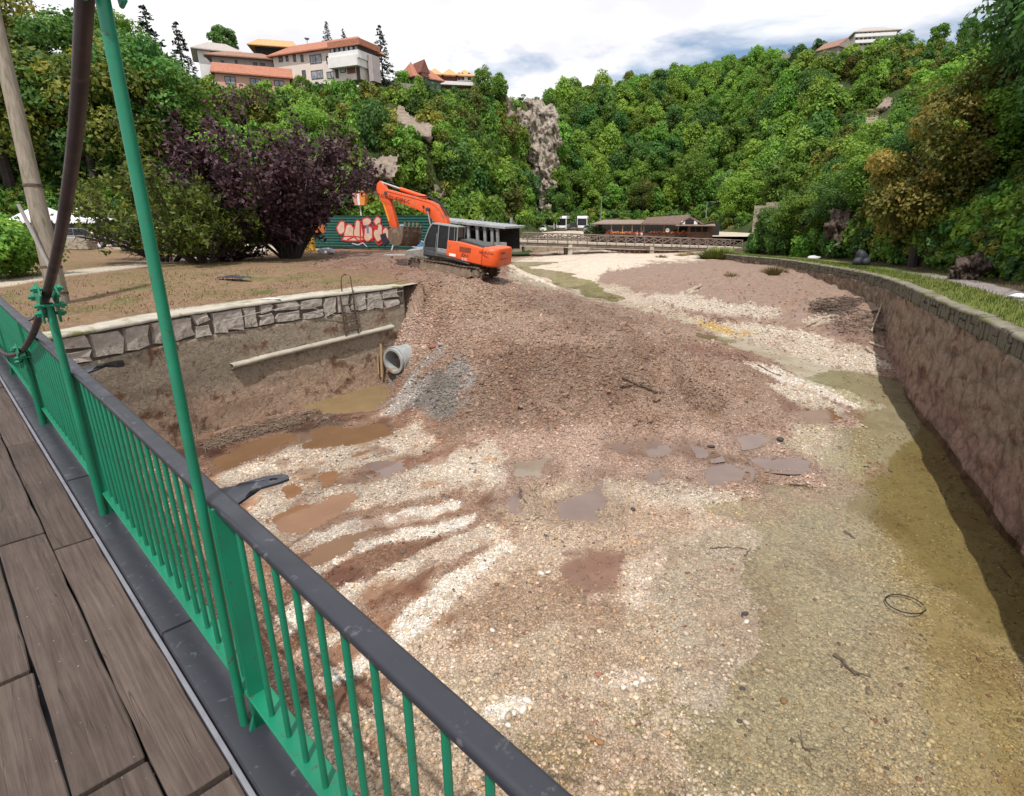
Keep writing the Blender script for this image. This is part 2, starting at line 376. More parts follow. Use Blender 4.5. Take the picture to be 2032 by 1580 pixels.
# colours of the ground (what it is made of)
MUD=(.215,.135,.098); FILL=(.25,.172,.128); PALE=(.44,.375,.305); WHITE=(.53,.475,.41); TAN=(.345,.275,.20); FLAT=(.232,.156,.118); SAND=(.52,.44,.355)
OLIVE=(.205,.155,.07); DKOLIVE=(.10,.082,.034); GREY=(.235,.225,.215); RED=(.205,.125,.092); DARK=(.11,.075,.058); STRM=(.305,.262,.195); PINK=(.33,.235,.185); BROWN=(.17,.095,.06)
# (outline, colour, feather in px, warp in px, gravel cover 0..1)
PAINT = [
 ([(-400,1000),(300,880),(620,800),(780,760),(860,850),(1500,840),(1700,800),(2200,900),(2200,1800),(-400,1800)], PINK, 30, 30, .85),
 ([(850,1060),(1250,1040),(1650,1000),(1800,1000),(2300,1500),(2300,1800),(500,1800)], TAN, 60, 40, .8),
 ([(900,1000),(1300,960),(1500,1000),(1300,1200),(1000,1250),(800,1400),(600,1600),(500,1500)], (.385,.30,.225), 40, 40, .9),
 ([(1280,1080),(1680,1000),(1760,1240),(1720,1580),(1350,1580),(1330,1280)], (.32,.265,.20), 50, 30, .5),
 # left, wet brown gravel with pale streaks
 ([(-900,960),(300,880),(600,815),(800,830),(1000,880),(1000,1050),(700,1300),(400,1700),(-900,1900)], (.245,.16,.112), 25, 25, .55),
 ([(330,890),(480,860),(640,815),(720,830),(600,850),(470,880),(360,935)], DARK, 14, 14, .8),
 ([(400,960),(470,930),(560,890),(630,860),(660,890),(590,935),(500,955),(420,990)], PALE, 10, 16, 1),
 ([(560,930),(700,880),(820,850),(880,870),(800,905),(690,930),(610,952)], PALE, 12, 16, 1),
 ([(500,970),(560,945),(700,960),(820,925),(900,900),(1000,880),(1010,960),(860,985),(700,1010),(610,1060),(540,1100),(480,1060)], PALE, 14, 18, 1),
 ([(570,1092),(720,1032),(900,990),(920,1005),(740,1058),(600,1110)], WHITE, 8, 12, 1),
 ([(560,1155),(700,1082),(960,1018),(950,1040),(720,1112),(600,1165)], WHITE, 8, 12, 1),
 ([(640,1170),(780,1112),(980,1040),(1000,1060),(900,1110),(760,1175),(700,1205),(655,1215)], PALE, 8, 12, 1),
 ([(650,1150),(760,1085),(880,1065),(860,1090),(730,1150),(660,1180)], BROWN, 10, 12, .4),
 ([(540,1250),(620,1205),(660,1200),(640,1230),(560,1290)], BROWN, 10, 12, .4),
 ([(760,1240),(880,1150),(990,1075),(1010,1090),(900,1180),(800,1270)], WHITE, 10, 14, 1),
 ([(620,1350),(700,1290),(800,1240),(800,1270),(700,1340),(650,1380)], WHITE, 10, 14, 1),
 ([(530,1230),(620,1170),(650,1185),(545,1270)], WHITE, 8, 12, 1),
 ([(520,1330),(600,1270),(700,1230),(700,1250),(600,1310),(530,1370)], (.44,.37,.30), 10, 14, 1),
 ([(650,1400),(720,1340),(790,1340),(770,1400),(690,1430)], BROWN, 18, 14, .3),
 ([(560,1170),(640,1150),(700,1150),(650,1180),(600,1200)], BROWN, 14, 14, .4),
 # bottom centre
 ([(1115,1110),(1180,1085),(1250,1095),(1245,1165),(1180,1205),(1120,1200)], RED, 26, 16, .15),
 ([(880,1200),(1000,1160),(1250,1200),(1240,1230),(1000,1260),(880,1260)], (.27,.19,.13), 40, 20, .6),
 ([(1255,1120),(1310,1085),(1330,1100),(1280,1210),(1255,1215)], PALE, 10, 14, 1),
 ([(960,1410),(1040,1390),(1060,1400),(1000,1450),(965,1445)], WHITE, 14, 14, 1),
 ([(1150,1350),(1260,1330),(1290,1355),(1180,1375)], PALE, 10, 14, 1),
 ([(1180,955),(1400,960),(1480,985),(1380,1010),(1230,1005)], PALE, 16, 16, 1),
 # water side
 ([(1660,1010),(1760,930),(1800,800),(1850,760),(2100,1150),(2100,1300),(1980,1320),(1850,1180),(1760,1060)], OLIVE, 26, 16, .3),
 ([(1760,1060),(1850,1160),(2040,1330),(2100,1700),(1880,1580),(1840,1300)], (.30,.23,.13), 40, 20, .4),
 ([(1820,740),(1870,770),(2200,1130),(2200,1230),(2032,1090),(1900,930),(1830,820)], DKOLIVE, 22, 8, .25),  # darker olive strip of bed along the foot of the right wall
 ([(1240,600),(1420,650),(1560,700),(1790,760),(1830,830),(1760,930),(1680,850),(1760,805),(1640,770),(1500,705),(1380,650),(1240,612)], STRM, 7, 7, .2),
 ([(1010,535),(1060,555),(1240,598),(1420,650),(1240,620),(1060,572),(1005,555)], STRM, 4, 3, .1),
 ([(1480,710),(1640,765),(1765,808),(1755,820),(1650,800),(1560,760)], WHITE, 8, 8, 1),
 ([(1520,760),(1600,770),(1680,820),(1640,830),(1560,790)], PALE, 8, 8, 1),
 ([(1560,845),(1700,850),(1790,870),(1700,960),(1560,900)], (.36,.30,.22), 20, 16, .7),
 # the fill
 ([(805,560),(1000,555),(1110,575),(1260,612),(1420,665),(1480,705),(1540,790),(1560,840),(1400,850),(1150,852),(950,848),(880,820),(770,760),(770,690),(790,640)], FILL, 10, 14, .75),
 ([(860,770),(900,720),(1100,690),(1260,690),(1300,780),(1200,840),(1000,840),(900,830)], (.188,.125,.09), 40, 40, .85),  # front face darkened to paint in the shade of its slope
 ([(1380,680),(1470,700),(1475,712),(1400,715),(1340,690)], RED, 8, 8, .4),
 ([(755,825),(790,765),(850,730),(900,702),(915,730),(925,790),(915,815),(850,828),(790,842)], GREY, 26, 34, 1),
 ([(755,825),(800,780),(850,790),(830,830),(785,845)], (.33,.31,.29), 22, 26, 1),
 ([(850,740),(910,730),(925,815),(870,825),(840,800)], (.155,.14,.125), 18, 16, .9),
 ([(760,650),(800,600),(860,620),(860,690),(800,720),(760,700)], PINK, 14, 14, .8),
 ([(640,490),(820,500),(800,560),(700,545),(640,510)], RED, 14, 10, .4),
 ([(880,585),(1100,580),(1300,640),(1180,660),(980,620)], (.195,.132,.098), 14, 10, .5),
 ([(820,560),(960,575),(1100,640),(1000,640),(850,600)], (.26,.18,.13), 16, 10, .6),
 # mud flat, far bank
 ([(1180,540),(1320,515),(1480,515),(1760,570),(1800,640),(1810,740),(1700,700),(1560,660),(1420,630),(1290,590),(1200,575)], FLAT, 6, 8, .06),
 ([(1600,600),(1720,590),(1700,620),(1640,640)], (.125,.088,.066), 8, 8, .2),
 ([(1620,625),(1760,620),(1790,690),(1700,690),(1620,650)], (.185,.122,.092), 12, 8, .2),
 ([(1590,640),(1640,622),(1660,632),(1610,650)], PALE, 5, 5, .6),
 ([(1300,580),(1420,595),(1545,615),(1545,630),(1430,625),(1290,598)], PALE, 6, 8, .9),
 ([(1350,582),(1390,567),(1392,572),(1360,587)], PALE, 2, 2, .8),
 ([(1400,640),(1500,640),(1700,690),(1770,735),(1700,745),(1560,695),(1440,665)], PALE, 8, 10, 1),
 ([(1380,640),(1440,648),(1500,660),(1480,668),(1400,652)], (.40,.27,.10), 6, 6, .7),
 ([(1170,548),(1280,590),(1420,640),(1400,645),(1240,600),(1120,570),(1090,555)], (.40,.33,.26), 6, 8, .9),
 ([(1010,520),(1100,500),(1300,495),(1460,500),(1400,515),(1310,520),(1200,540),(1180,560),(1120,570),(1050,552),(1015,535)], SAND, 8, 6, .15),
 ([(1460,503),(1600,520),(1600,530),(1480,512)], SAND, 4, 3, .1),
 ([(1010,515),(1080,500),(1100,503),(1040,512),(1012,525)], (.30,.22,.15), 3, 3, .1),
]
def bounds(y):
    y = np.asarray(y, float)
    lx = np.interp(y, LWs[:, 1], LWs[:, 0]) - 0.3
    lx = np.where(y > 19.5, np.interp(y, [19.5, 22.5, 27, 32, 42, 60, 110], [-5.4, -10, -14, -15.5, -15.5, -15, -16]), lx)
    rx = np.interp(y, RWs[:, 1], RWs[:, 0]) + 0.3
    rx = np.where(y > 60, np.interp(y, [60, 80, 110], [19.3, 30, 36]), rx)
    return lx, rx
ys = [1.6]
while ys[-1] < 108: ys.append(ys[-1] + 0.0098 * ys[-1] + 0.018)
ys = np.array(ys); nc = 640
lx, rx = bounds(ys); tt = np.linspace(0, 1, nc)
BX = lx[:, None] + (rx - lx)[:, None] * tt[None]; BY = np.repeat(ys[:, None], nc, 1)
BX = BX + (vnoise(BX * 9, BY * 9, 5) - .5) * 0.03
BZ = bed(BX, BY)
inR = sdpoly(BX, BY, RAMP)
# rises and hollows of the loose material
dist = np.hypot(BX, BY)
near_m = 1 - np.exp(-(((BX + 5.2) / 4.2) ** 2 + ((BY - 30.2) / 3.2) ** 2) ** 2); fill_mask = np.clip((BZ - np.maximum(zw(BY), .62) - .15) / .5, 0, 1) * (BY < 42) * (.12 + .88 * near_m)
BZ = BZ + fbm(BX * .45, BY * .45, 2, 3) * .05 * (1 - fill_mask) + fbm(BX * 1.1, BY * 1.1, 3, 5) * (0.04 + 0.15 * fill_mask) + fbm(BX * 5, BY * 5, 9, 3) * (0.008 + 0.05 * fill_mask)
trk = np.sin(((BX * .35 + BY * .94) - 0.0) * 6.0 + fbm(BX * .4, BY * .4, 8, 2) * 2.2)    # machine tracks along the fill
BZ = BZ + trk * 0.028 * fill_mask * np.clip((BZ - 2.3) / .4, 0, 1)
# cracks and little ledges in the mud flat
flatm = np.clip((BZ - 1.25) / .2, 0, 1) * (BY > 22) * (BX > 3) * (BY < 62)
ridge = np.abs(fbm(BX * .11 + 3, BY * .32, 21, 3)); BZ = BZ - flatm * 0.14 * np.exp(-(ridge / .035) ** 2) + flatm * fbm(BX * .8, BY * .8, 31, 4) * .03
# left of the wall line, away from the ramp, the bed passes under the bank
bank_left = np.where(BY < 19.6, BX - np.interp(BY, LWs[:, 1], LWs[:, 0]), np.where(BY < 48.5, BX - np.interp(BY, LQs[:, 1], LQs[:, 0]), 5.0))
hide = (bank_left < -0.12) & (inR < 0.0)
BZ = np.where(hide, np.minimum(BZ, 2.6), BZ)
BZ = np.where(inR > 0, np.minimum(BZ, 3.69 + 0.05 * np.clip(inR, 0, 1) + 0.05 * fbm(BX, BY, 4, 3)), BZ)
PSD = []
for P, (_, z, k, l) in zip(PUDW, PUDDLES):
    x0, y0 = np.min(P, 0) - 1; x1, y1 = np.max(P, 0) + 1
    m = (BX > x0) & (BX < x1) & (BY > y0) & (BY < y1)
    if m.any():
        w = 0.16 * fbm(BX[m] * 2.2, BY[m] * 2.2, 14, 5) + .05 * fbm(BX[m] * 9, BY[m] * 9, 15, 3)
        sd = sdpoly(BX[m], BY[m], P) + w
        tgt = z - np.clip(sd * .22, -.06, .07)
        k_ = np.clip((sd + .55) / .40, 0, 1)
        BZ[m] = BZ[m] * (1 - k_) + tgt * k_
BU, BV = project(BX, BY, BZ)
pxm = F_PX / np.maximum(dist, 1.0)
WU = fbm(BX * .8, BY * .8, 41, 7); WV = fbm(BX * .8, BY * .8, 57, 7)
FINE = fbm(BX * 3.2, BY * 3.2, 141, 5) + .5 * fbm(BX * 9, BY * 9, 143, 3); BC = np.empty(BX.shape + (3,)); BC[:] = MUD; BG = np.full(BX.shape, .5)
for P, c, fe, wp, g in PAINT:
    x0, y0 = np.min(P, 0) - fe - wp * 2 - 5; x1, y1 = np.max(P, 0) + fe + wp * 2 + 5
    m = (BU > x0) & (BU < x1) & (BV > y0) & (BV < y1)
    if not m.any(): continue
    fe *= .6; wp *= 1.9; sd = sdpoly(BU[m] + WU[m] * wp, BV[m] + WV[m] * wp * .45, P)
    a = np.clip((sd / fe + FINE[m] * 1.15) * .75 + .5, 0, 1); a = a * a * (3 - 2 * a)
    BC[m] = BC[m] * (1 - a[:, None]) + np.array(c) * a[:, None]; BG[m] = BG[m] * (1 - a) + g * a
for P in PUDW:
    x0, y0 = np.min(P, 0) - 1; x1, y1 = np.max(P, 0) + 1; m = (BX > x0) & (BX < x1) & (BY > y0) & (BY < y1)
    if m.any(): k_ = np.clip(1 + (sdpoly(BX[m], BY[m], P) + .2 * fbm(BX[m] * 2, BY[m] * 2, 19, 4)) / .6, 0, 1)[..., None]; BC[m] *= 1 - .38 * k_ * np.array((.9, 1, 1.08)); BG[m] *= 1 - .5 * k_[..., 0]
for sd_, c_, th in ((151, np.array((.62, .50, .45)), .30), (161, np.array((1.25, 1.22, 1.2)), .34), (171, np.array((.80, .66, .56)), .36)):
    k_ = (np.clip((fbm(BX * 1.5, BY * 1.5, sd_, 6) - th) * 5, 0, 1) * (BY < 22) * (BX < 4.5) * (1 - .6 * fill_mask) * np.where(inpoly(BU, BV, [(250, 780), (820, 800), (1060, 960), (960, 1120), (640, 1700), (250, 1700)]), 1, .16))[..., None]; BC = BC * (1 - k_ + k_ * c_); BG = np.clip(BG * (1 - k_[..., 0] * (.6 if c_[0] < 1 else -.3)), 0, 1)
# patchiness of silt over the stones
pn = np.clip(fbm(BX * 1.2, BY * 1.2, 77, 6) * 1.7 + .1 + .25 * fill_mask, 0, 1) * np.clip(1 - flatm, 0, 1)
BC = BC * (1 - .45 * pn[..., None]) + BC * np.array((.72, .60, .54)) * (.45 * pn[..., None])
bedme = np_mesh('river_bed', np.c_[BX.ravel(), BY.ravel(), BZ.ravel()], grid_faces(len(ys), nc), smooth=True)
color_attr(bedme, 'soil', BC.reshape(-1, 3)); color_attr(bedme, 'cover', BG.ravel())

m, nt, nd, lk, p = new_mat('gravel_and_silt')
at1 = N(nt, 'ShaderNodeAttribute', attribute_name='soil'); at2 = N(nt, 'ShaderNodeAttribute', attribute_name='cover')
geo = nd.new('ShaderNodeNewGeometry'); pos = geo.outputs['Position']
vo = nd.new('ShaderNodeTexVoronoi'); vo.inputs['Scale'].default_value = 25; vo.inputs['Randomness'].default_value = 1; lk.new(pos, vo.inputs['Vector'])
vo2 = nd.new('ShaderNodeTexVoronoi'); vo2.inputs['Scale'].default_value = 52; lk.new(pos, vo2.inputs['Vector'])
hs = nd.new('ShaderNodeSeparateColor'); lk.new(vo.outputs['Color'], hs.inputs[0])
r_ = ramp(nt, hs.outputs[0], [(0.0, .66), (.45, .95), (.8, 1.16), (1.0, 1.42)])
hs2 = nd.new('ShaderNodeSeparateColor'); lk.new(vo2.outputs['Color'], hs2.inputs[0]); r2_ = ramp(nt, hs2.outputs[1], [(0.0, .78), (1.0, 1.22)])
peb = mixrgb(nt, 1.0, r_.outputs[0], r2_.outputs[0], 'MULTIPLY')
stone = mixrgb(nt, 1.0, at1.outputs['Color'], peb, 'MULTIPLY')
fine = noise(nt, pos, 3.0, 8, .7); rf = ramp(nt, fine.outputs['Fac'], [(.3, .8), (.7, 1.18)])
silt = mixrgb(nt, 1.0, at1.outputs['Color'], rf.outputs[0], 'MULTIPLY')
nbig = noise(nt, pos, 1.3, 6, .65); add = nd.new('ShaderNodeMath'); add.operation = 'ADD'; lk.new(at2.outputs['Fac'], add.inputs[0]); lk.new(nbig.outputs['Fac'], add.inputs[1])
cov = ramp(nt, add.outputs[0], [(.72, 0.0), (1.12, 1.0)])
lk.new(mixrgb(nt, cov.outputs[0], silt, stone), p.inputs['Base Color'])
wet = ramp(nt, nbig.outputs['Fac'], [(.35, .45), (.6, .85)]); lk.new(wet.outputs[0], p.inputs['Roughness']); p.inputs['Specular IOR Level'].default_value = .3
hmix = nd.new('ShaderNodeMath'); hmix.operation = 'MULTIPLY'; inv = ramp(nt, vo.outputs['Distance'], [(0.0, 1.0), (.9, 0.0)]); lk.new(inv.outputs[0], hmix.inputs[0]); lk.new(cov.outputs[0], hmix.inputs[1])
hadd = nd.new('ShaderNodeMath'); hadd.operation = 'MULTIPLY_ADD'; hadd.inputs[1].default_value = .35; lk.new(fine.outputs['Fac'], hadd.inputs[0]); lk.new(hmix.outputs[0], hadd.inputs[2])
lk.new(bump(nt, hadd.outputs[0], .75, .035), p.inputs['Normal'])
bedme.materials.append(m)
tag(link('river_bed', bedme), kind='structure')

def bed_at(x, y):                      # height of the finished bed, from its own grid
    x = np.atleast_1d(np.asarray(x, float)); y = np.atleast_1d(np.asarray(y, float))
    r = np.interp(y, ys, np.arange(len(ys))); i = np.clip(r.astype(int), 0, len(ys) - 2); f = r - i
    l, q = bounds(y); c = np.clip((x - l) / (q - l) * (nc - 1), 0, nc - 1.001); j = c.astype(int); g = c - j
    return (BZ[i, j] * (1 - f) * (1 - g) + BZ[i + 1, j] * f * (1 - g) + BZ[i, j + 1] * (1 - f) * g + BZ[i + 1, j + 1] * f * g)
def bed_val(A, x, y):
    x = np.atleast_1d(np.asarray(x, float)); y = np.atleast_1d(np.asarray(y, float))
    i = np.clip(np.round(np.interp(y, ys, np.arange(len(ys)))).astype(int), 0, len(ys) - 1)
    l, q = bounds(y); j = np.clip(np.round((x - l) / (q - l) * (nc - 1)).astype(int), 0, nc - 1); return A[i, j]
def on_bed(u, v):                      # where a sight line meets the bed
    z = .6
    for _ in range(30):
        p_ = at(u, v, z); z = .5 * z + .5 * float(bed_at(p_.x, p_.y)[0])
    return at(u, v, z)

# ---------------- running water: shallow and clear, a thin tint, mirror at low angles
def water_mat(name, tint, gloss=.04, bs=6.0, bstr=.12, opaque=None):
    m, nt, nd, lk, p = new_mat(name); nd.remove(p)
    g = nd.new('ShaderNodeNewGeometry'); mp = nd.new('ShaderNodeMapping'); mp.inputs['Scale'].default_value = (1.0, .55, 1); lk.new(g.outputs['Position'], mp.inputs[0])
    n = noise(nt, mp.outputs[0], bs, 4, .6, .6); b = bump(nt, n.outputs['Fac'], bstr, .03)
    if opaque: 
        base = nd.new('ShaderNodeBsdfDiffuse'); n2 = noise(nt, g.outputs['Position'], 1.6, 5); r2 = ramp(nt, n2.outputs['Fac'], [(.3, tuple(x * .8 for x in opaque)), (.7, opaque)]); lk.new(r2.outputs[0], base.inputs[0])
    else:
        base = nd.new('ShaderNodeBsdfTransparent'); base.inputs[0].default_value = (*tint, 1)
    gl = nd.new('ShaderNodeBsdfGlossy'); gl.inputs['Roughness'].default_value = gloss; lk.new(b, gl.inputs['Normal'])
    fr = nd.new('ShaderNodeFresnel'); fr.inputs['IOR'].default_value = 1.33; lk.new(b, fr.inputs['Normal'])
    ms = nd.new('ShaderNodeMixShader'); lk.new(fr.outputs[0], ms.inputs[0]); lk.new(base.outputs[0], ms.inputs[1]); lk.new(gl.outputs[0], ms.inputs[2]); lk.new(ms.outputs[0], nd['Material Output'].inputs[0])
    return m
wy = np.concatenate([np.arange(-2.5, 20, .25), np.arange(20, 62, .5)]); wt = np.linspace(0, 1, 90)
wl_ = np.interp(wy, [-2.5, 8, 14, 20, 30, 45, 62], [-4, -2, 1.5, 3.0, -1.0, -3.4, -6]); wr_ = np.interp(wy, RWs[:, 1], RWs[:, 0]) + .02
WXg = wl_[:, None] + (wr_ - wl_)[:, None] * wt; WYg = np.repeat(wy[:, None], 90, 1)
wme = np_mesh('river_water', np.c_[WXg.ravel(), WYg.ravel(), zw(WYg).ravel()], grid_faces(len(wy), 90), water_mat('shallow_water', (.885, .89, .80), .045, 5.0, .10), smooth=True)
tag(link('river_water', wme), kind='structure')
PM = {'tan': water_mat('silty_water', None, .03, 3, .03, (.235, .165, .085)), 'brown': water_mat('brown_water', None, .03, 3, .03, (.175, .098, .052)),
      'rust': water_mat('rust_water', None, .03, 3, .03, (.225, .118, .062)), 'lilac': water_mat('muddy_water', None, .025, 3, .03, (.20, .143, .122)), 'grey': water_mat('grey_water', None, .025, 3, .03, (.25, .20, .155))}
for ip_, (P, (px_, z, k, l)) in enumerate(zip(PUDW, PUDDLES)):
    z = z + .0025 * (ip_ % 6); c = np.mean(P, 0); R = 40; out = [(c[0], c[1], z)]
    Q = [c + (np.array(q) - c) for q in P]; n = len(Q); mid = []
    for i in range(n):
        a, b = Q[i], Q[(i + 1) % n]
        for t in (0, .25, .5, .75):
            e = a + (b - a) * t; d = (e - c); L = np.linalg.norm(d) + 1e-6; mid.append(e + d / L * .24)
    V = [(c[0], c[1], z)] + [(e[0], e[1], z) for e in mid]
    if sum(mid[i - 1][0] * mid[i][1] - mid[i][0] * mid[i - 1][1] for i in range(len(mid))) < 0: V = V[:1] + V[:0:-1]
    me = bpy.data.meshes.new('puddle'); me.from_pydata(V, [], [(0, i + 1, (i + 1) % len(mid) + 1) for i in range(len(mid))]); me.materials.append(PM[k])
    tag(link('puddle', me), kind='structure')

# ---------------- left bank
def bank_sheet(name, line, zz, dirs, offs, zf, mat_):
    A = line[:, None, :2] + dirs[:, None, :] * np.array(offs)[None, :, None]; X, Y = A[..., 0], A[..., 1]; Z = zf(X, Y, zz, np.array(offs))
    me = np_mesh(name, np.c_[X.ravel(), Y.ravel(), Z.ravel()], grid_faces(len(line), len(offs)), mat_, smooth=True); return me, X, Y, Z
LB = np.concatenate([LWs[:, :2], resample(LQ, .3)[:, :2], resample([(-3.3, 48.6), (-6, 60), (-9, 75), (-13, 95)], 2.0)])
ldir = np.tile(np.array([-.86, .51]), (len(LB), 1))
offs = np.concatenate([np.linspace(.02, 3, 40), np.linspace(3.1, 14, 80), np.linspace(14.3, 30, 60), np.linspace(31, 80, 40)])
def zleft(X, Y, zz, o):
    Z = 3.70 + .05 * fbm(X * .5, Y * .5, 61, 4) * np.clip(o / 1.5, 0, 1) + .45 * np.exp(-(((X + 11.5) / 4.5) ** 2 + ((Y - 22.5) / 5) ** 2)) * np.clip((o - .6) / 3, 0, 1) * 0.6
    r = sdpoly(X, Y, RAMP); Z = np.where(r > .25, np.minimum(Z, bed(X, Y) - .12), Z); return Z
lme, LX, LY, LZ = bank_sheet('left_bank', LB, 3.7, ldir, offs, zleft, None)
LU, LV = project(LX, LY, LZ); LC = np.empty(LX.shape + (3,)); LC[:] = (.215, .142, .09)
gn = np.clip(fbm(LX * .7, LY * .7, 71, 5) * 1.2 + .1, 0, 1)[..., None]; LC = LC * (1 - gn * .75) + np.array((.165, .135, .06)) * gn * .75
gn2 = np.clip(fbm(LX * 1.9, LY * 1.9, 73, 4) * 1.6 - .55, 0, 1)[..., None]; LC = LC * (1 - gn2) + np.array((.10, .115, .035)) * gn2
w1, w2 = fbm(LX * .6, LY * .6, 81, 4), fbm(LX * .6, LY * .6, 83, 4)
for P, c, fe, wp in [([(-300, 470), (360, 498), (470, 500), (640, 495), (640, 485), (-300, 440)], (.45, .385, .31), 3, 2),
                     ([(-500, 640), (-100, 585), (30, 566), (130, 548), (330, 524), (440, 512), (560, 500), (440, 504), (330, 515), (140, 537), (30, 554), (-100, 566), (-500, 600)], (.46, .40, .325), 2, 1.5),
                     ([(640, 485), (860, 500), (860, 545), (700, 545), (640, 500)], (.20, .115, .082), 8, 5)]:
    sd = sdpoly(LU + w1 * wp, LV + w2 * wp * .4, P); a = np.clip(sd / fe * .5 + .5, 0, 1)[..., None]; LC = LC * (1 - a) + np.array(c) * a
cp = np.clip((1.0 - np.array(offs)[None, :, None] - .12 * fbm(LX * 2, LY * 2, 91, 3)[..., None]) * 8, 0, 1) * (LY < 19.7)[..., None]; LC = LC * (1 - cp) + np.array((.43, .39, .33)) * cp
color_attr(lme, 'soil', LC.reshape(-1, 3))
m, nt, nd, lk, p = new_mat('dry_earth')
a1 = N(nt, 'ShaderNodeAttribute', attribute_name='soil'); g = nd.new('ShaderNodeNewGeometry'); n1 = noise(nt, g.outputs['Position'], 5.5, 8, .72); r1 = ramp(nt, n1.outputs['Fac'], [(.3, .66), (.5, 1.0), (.72, 1.4)])
n2 = noise(nt, g.outputs['Position'], 22, 5, .7); r2 = ramp(nt, n2.outputs['Fac'], [(.35, .75), (.65, 1.25)])
lk.new(mixrgb(nt, 1.0, mixrgb(nt, 1.0, a1.outputs['Color'], r1.outputs[0], 'MULTIPLY'), r2.outputs[0], 'MULTIPLY'), p.inputs['Base Color']); p.inputs['Roughness'].default_value = .95; p.inputs['Specular IOR Level'].default_value = .1
lk.new(bump(nt, n2.outputs['Fac'], .9, .05), p.inputs['Normal']); EARTH = m
lme.materials.append(EARTH); tag(link('left_bank', lme), kind='structure')

# ---------------- right bank: grass strip, gravel path, leaf litter under the trees
rdir = -normals2(RWs); roff = np.concatenate([np.linspace(.02, 5, 60), np.linspace(5.2, 16, 30)])
def zright(X, Y, zz, o):
    Z = RWs[:, 2][:, None] + .035 * fbm(X * .8, Y * .8, 63, 4) * np.clip(o / .5, 0, 1); return Z + np.clip(o - 4.6, 0, 3) * .16 + np.clip(o - 7, 0, 20) * .35
rme, RX, RY, RZ = bank_sheet('right_bank', RWs, None, rdir, roff, zright, EARTH)
o = np.array(roff)[None, :] + .22 * fbm(RX * .8, RY * .8, 101, 4); far = np.clip((RY - 24) / 10, 0, 1)
RC = np.empty(RX.shape + (3,)); RC[:] = (.085, .058, .04)
def band(lo, hi, c, f=.15):
    global RC
    a = (np.clip((o - lo) / f, 0, 1) * np.clip((hi - o) / f, 0, 1))[..., None]; RC = RC * (1 - a) + np.array(c) * a
band(-1, .42, (.30, .27, .215)); band(.35, 2.15, (.135, .16, .036)); band(2.0, 3.3, (.27, .235, .225)); 
a = (np.clip((o - .4) / .2, 0, 1) * np.clip((3.6 - o) / .6, 0, 1) * far)[..., None]; RC = RC * (1 - a) + np.array((.135, .175, .035)) * a
gv = np.clip(fbm(RX * 1.3, RY * 1.3, 107, 4) * 1.4, 0, 1)[..., None] * (np.clip((o - .4) / .3, 0, 1) * np.clip((2.2 - o) / .3, 0, 1))[..., None]; RC = RC * (1 - gv * .6) + np.array((.22, .20, .06)) * gv * .6
color_attr(rme, 'soil', RC.reshape(-1, 3)); tag(link('right_bank', rme), kind='structure')

# ---------------- hills
HP = [tuple(aty(*q)) for q in [
 (60,440,56),(200,440,58),(450,440,50),(700,425,46),(850,425,64),(940,425,92),(1000,430,130),(1050,440,152),
 (60,300,66),(200,300,70),(330,300,74),(450,300,75),(700,300,80),(850,300,92),(950,300,112),(1030,300,152),
 (430,215,92),(620,205,100),(740,195,112),(830,195,122),(930,195,134),(1000,195,150),(1075,215,165),(200,170,95),(60,150,95),(300,180,95),
 (1100,435,168),(1250,435,168),(1400,435,160),(1500,435,128),(1560,430,105),
 (1120,320,192),(1300,320,200),(1450,320,188),(1580,310,150),(1140,240,210),(1300,235,225),(1450,220,225),
 (1090,205,225),(1200,190,245),(1300,172,260),(1400,142,265),(1500,120,260),(1570,120,235),
 (1600,480,74),(1650,400,95),(1700,300,112),(1850,300,80),(2000,320,52),(1690,200,150),(1850,200,118),(2000,200,88),(1548,140,186),(1612,138,184),(1660,116,174),(1750,98,180),(1850,92,170),(2000,100,150),(2150,110,140),(2200,320,48)]]
HP += [(-46, 98, 29.5), (-58, 106, 29.5), (-36, 112, 30), (-30, 120, 30), (-62, 120, 31), (-24, 132, 31), (-14, 146, 33), (-8, 158, 36), (-45, 140, 32), (-60, 170, 34), (-20, 200, 40), (-90, 140, 33), (-95, 95, 26), (-80, 75, 14),
       (-20, 20, 2), (-40, 35, 2.4), (-30, 47, 2.6), (-12, 41, 2.6), (-5, 60, 1.5), (-4, 85, 1.6), (0, 110, 2), (5, 135, 2.2), (10, 152, 2.4), (30, 152, 2.4), (42, 122, 2.4), (27, 95, .8), (24, 72, 1.2), (22, 50, 2.2), (20, 36, 3.0), (16, 22, 3.0), (13, 12, 3.0), (0, 30, -3), (8, 60, -2), (5, 15, -3), (12, 80, -1.5),
       (26, 24, 9), (29, 34, 10), (30, 46, 9.5), (24, 12, 9), (40, 20, 20), (36, 58, 10), (-60, 40, 2.5), (-70, 52, 4), (0, 330, 66), (80, 330, 75), (140, 240, 62), (180, 160, 55), (-60, 300, 45), (-120, 220, 40)]
hill = TPS([p[:2] for p in HP], [p[2] for p in HP], 0.05)
hy = [12.0]
while hy[-1] < 430: hy.append(hy[-1] * 1.0135 + .05)
hy = np.array(hy); ha = np.linspace(-1.35, 1.15, 330); HX = hy[:, None] * ha[None]; HY = np.repeat(hy[:, None], 330, 1)
def hill_z(X, Y):
    Z = hill(X, Y); up = np.clip((Z - 4) / 6, 0, 1); return Z + up * (fbm(X * .06, Y * .06, 121, 4) * 2.2 + fbm(X * .3, Y * .3, 123, 3) * .6)
HZ = hill_z(HX, HY)
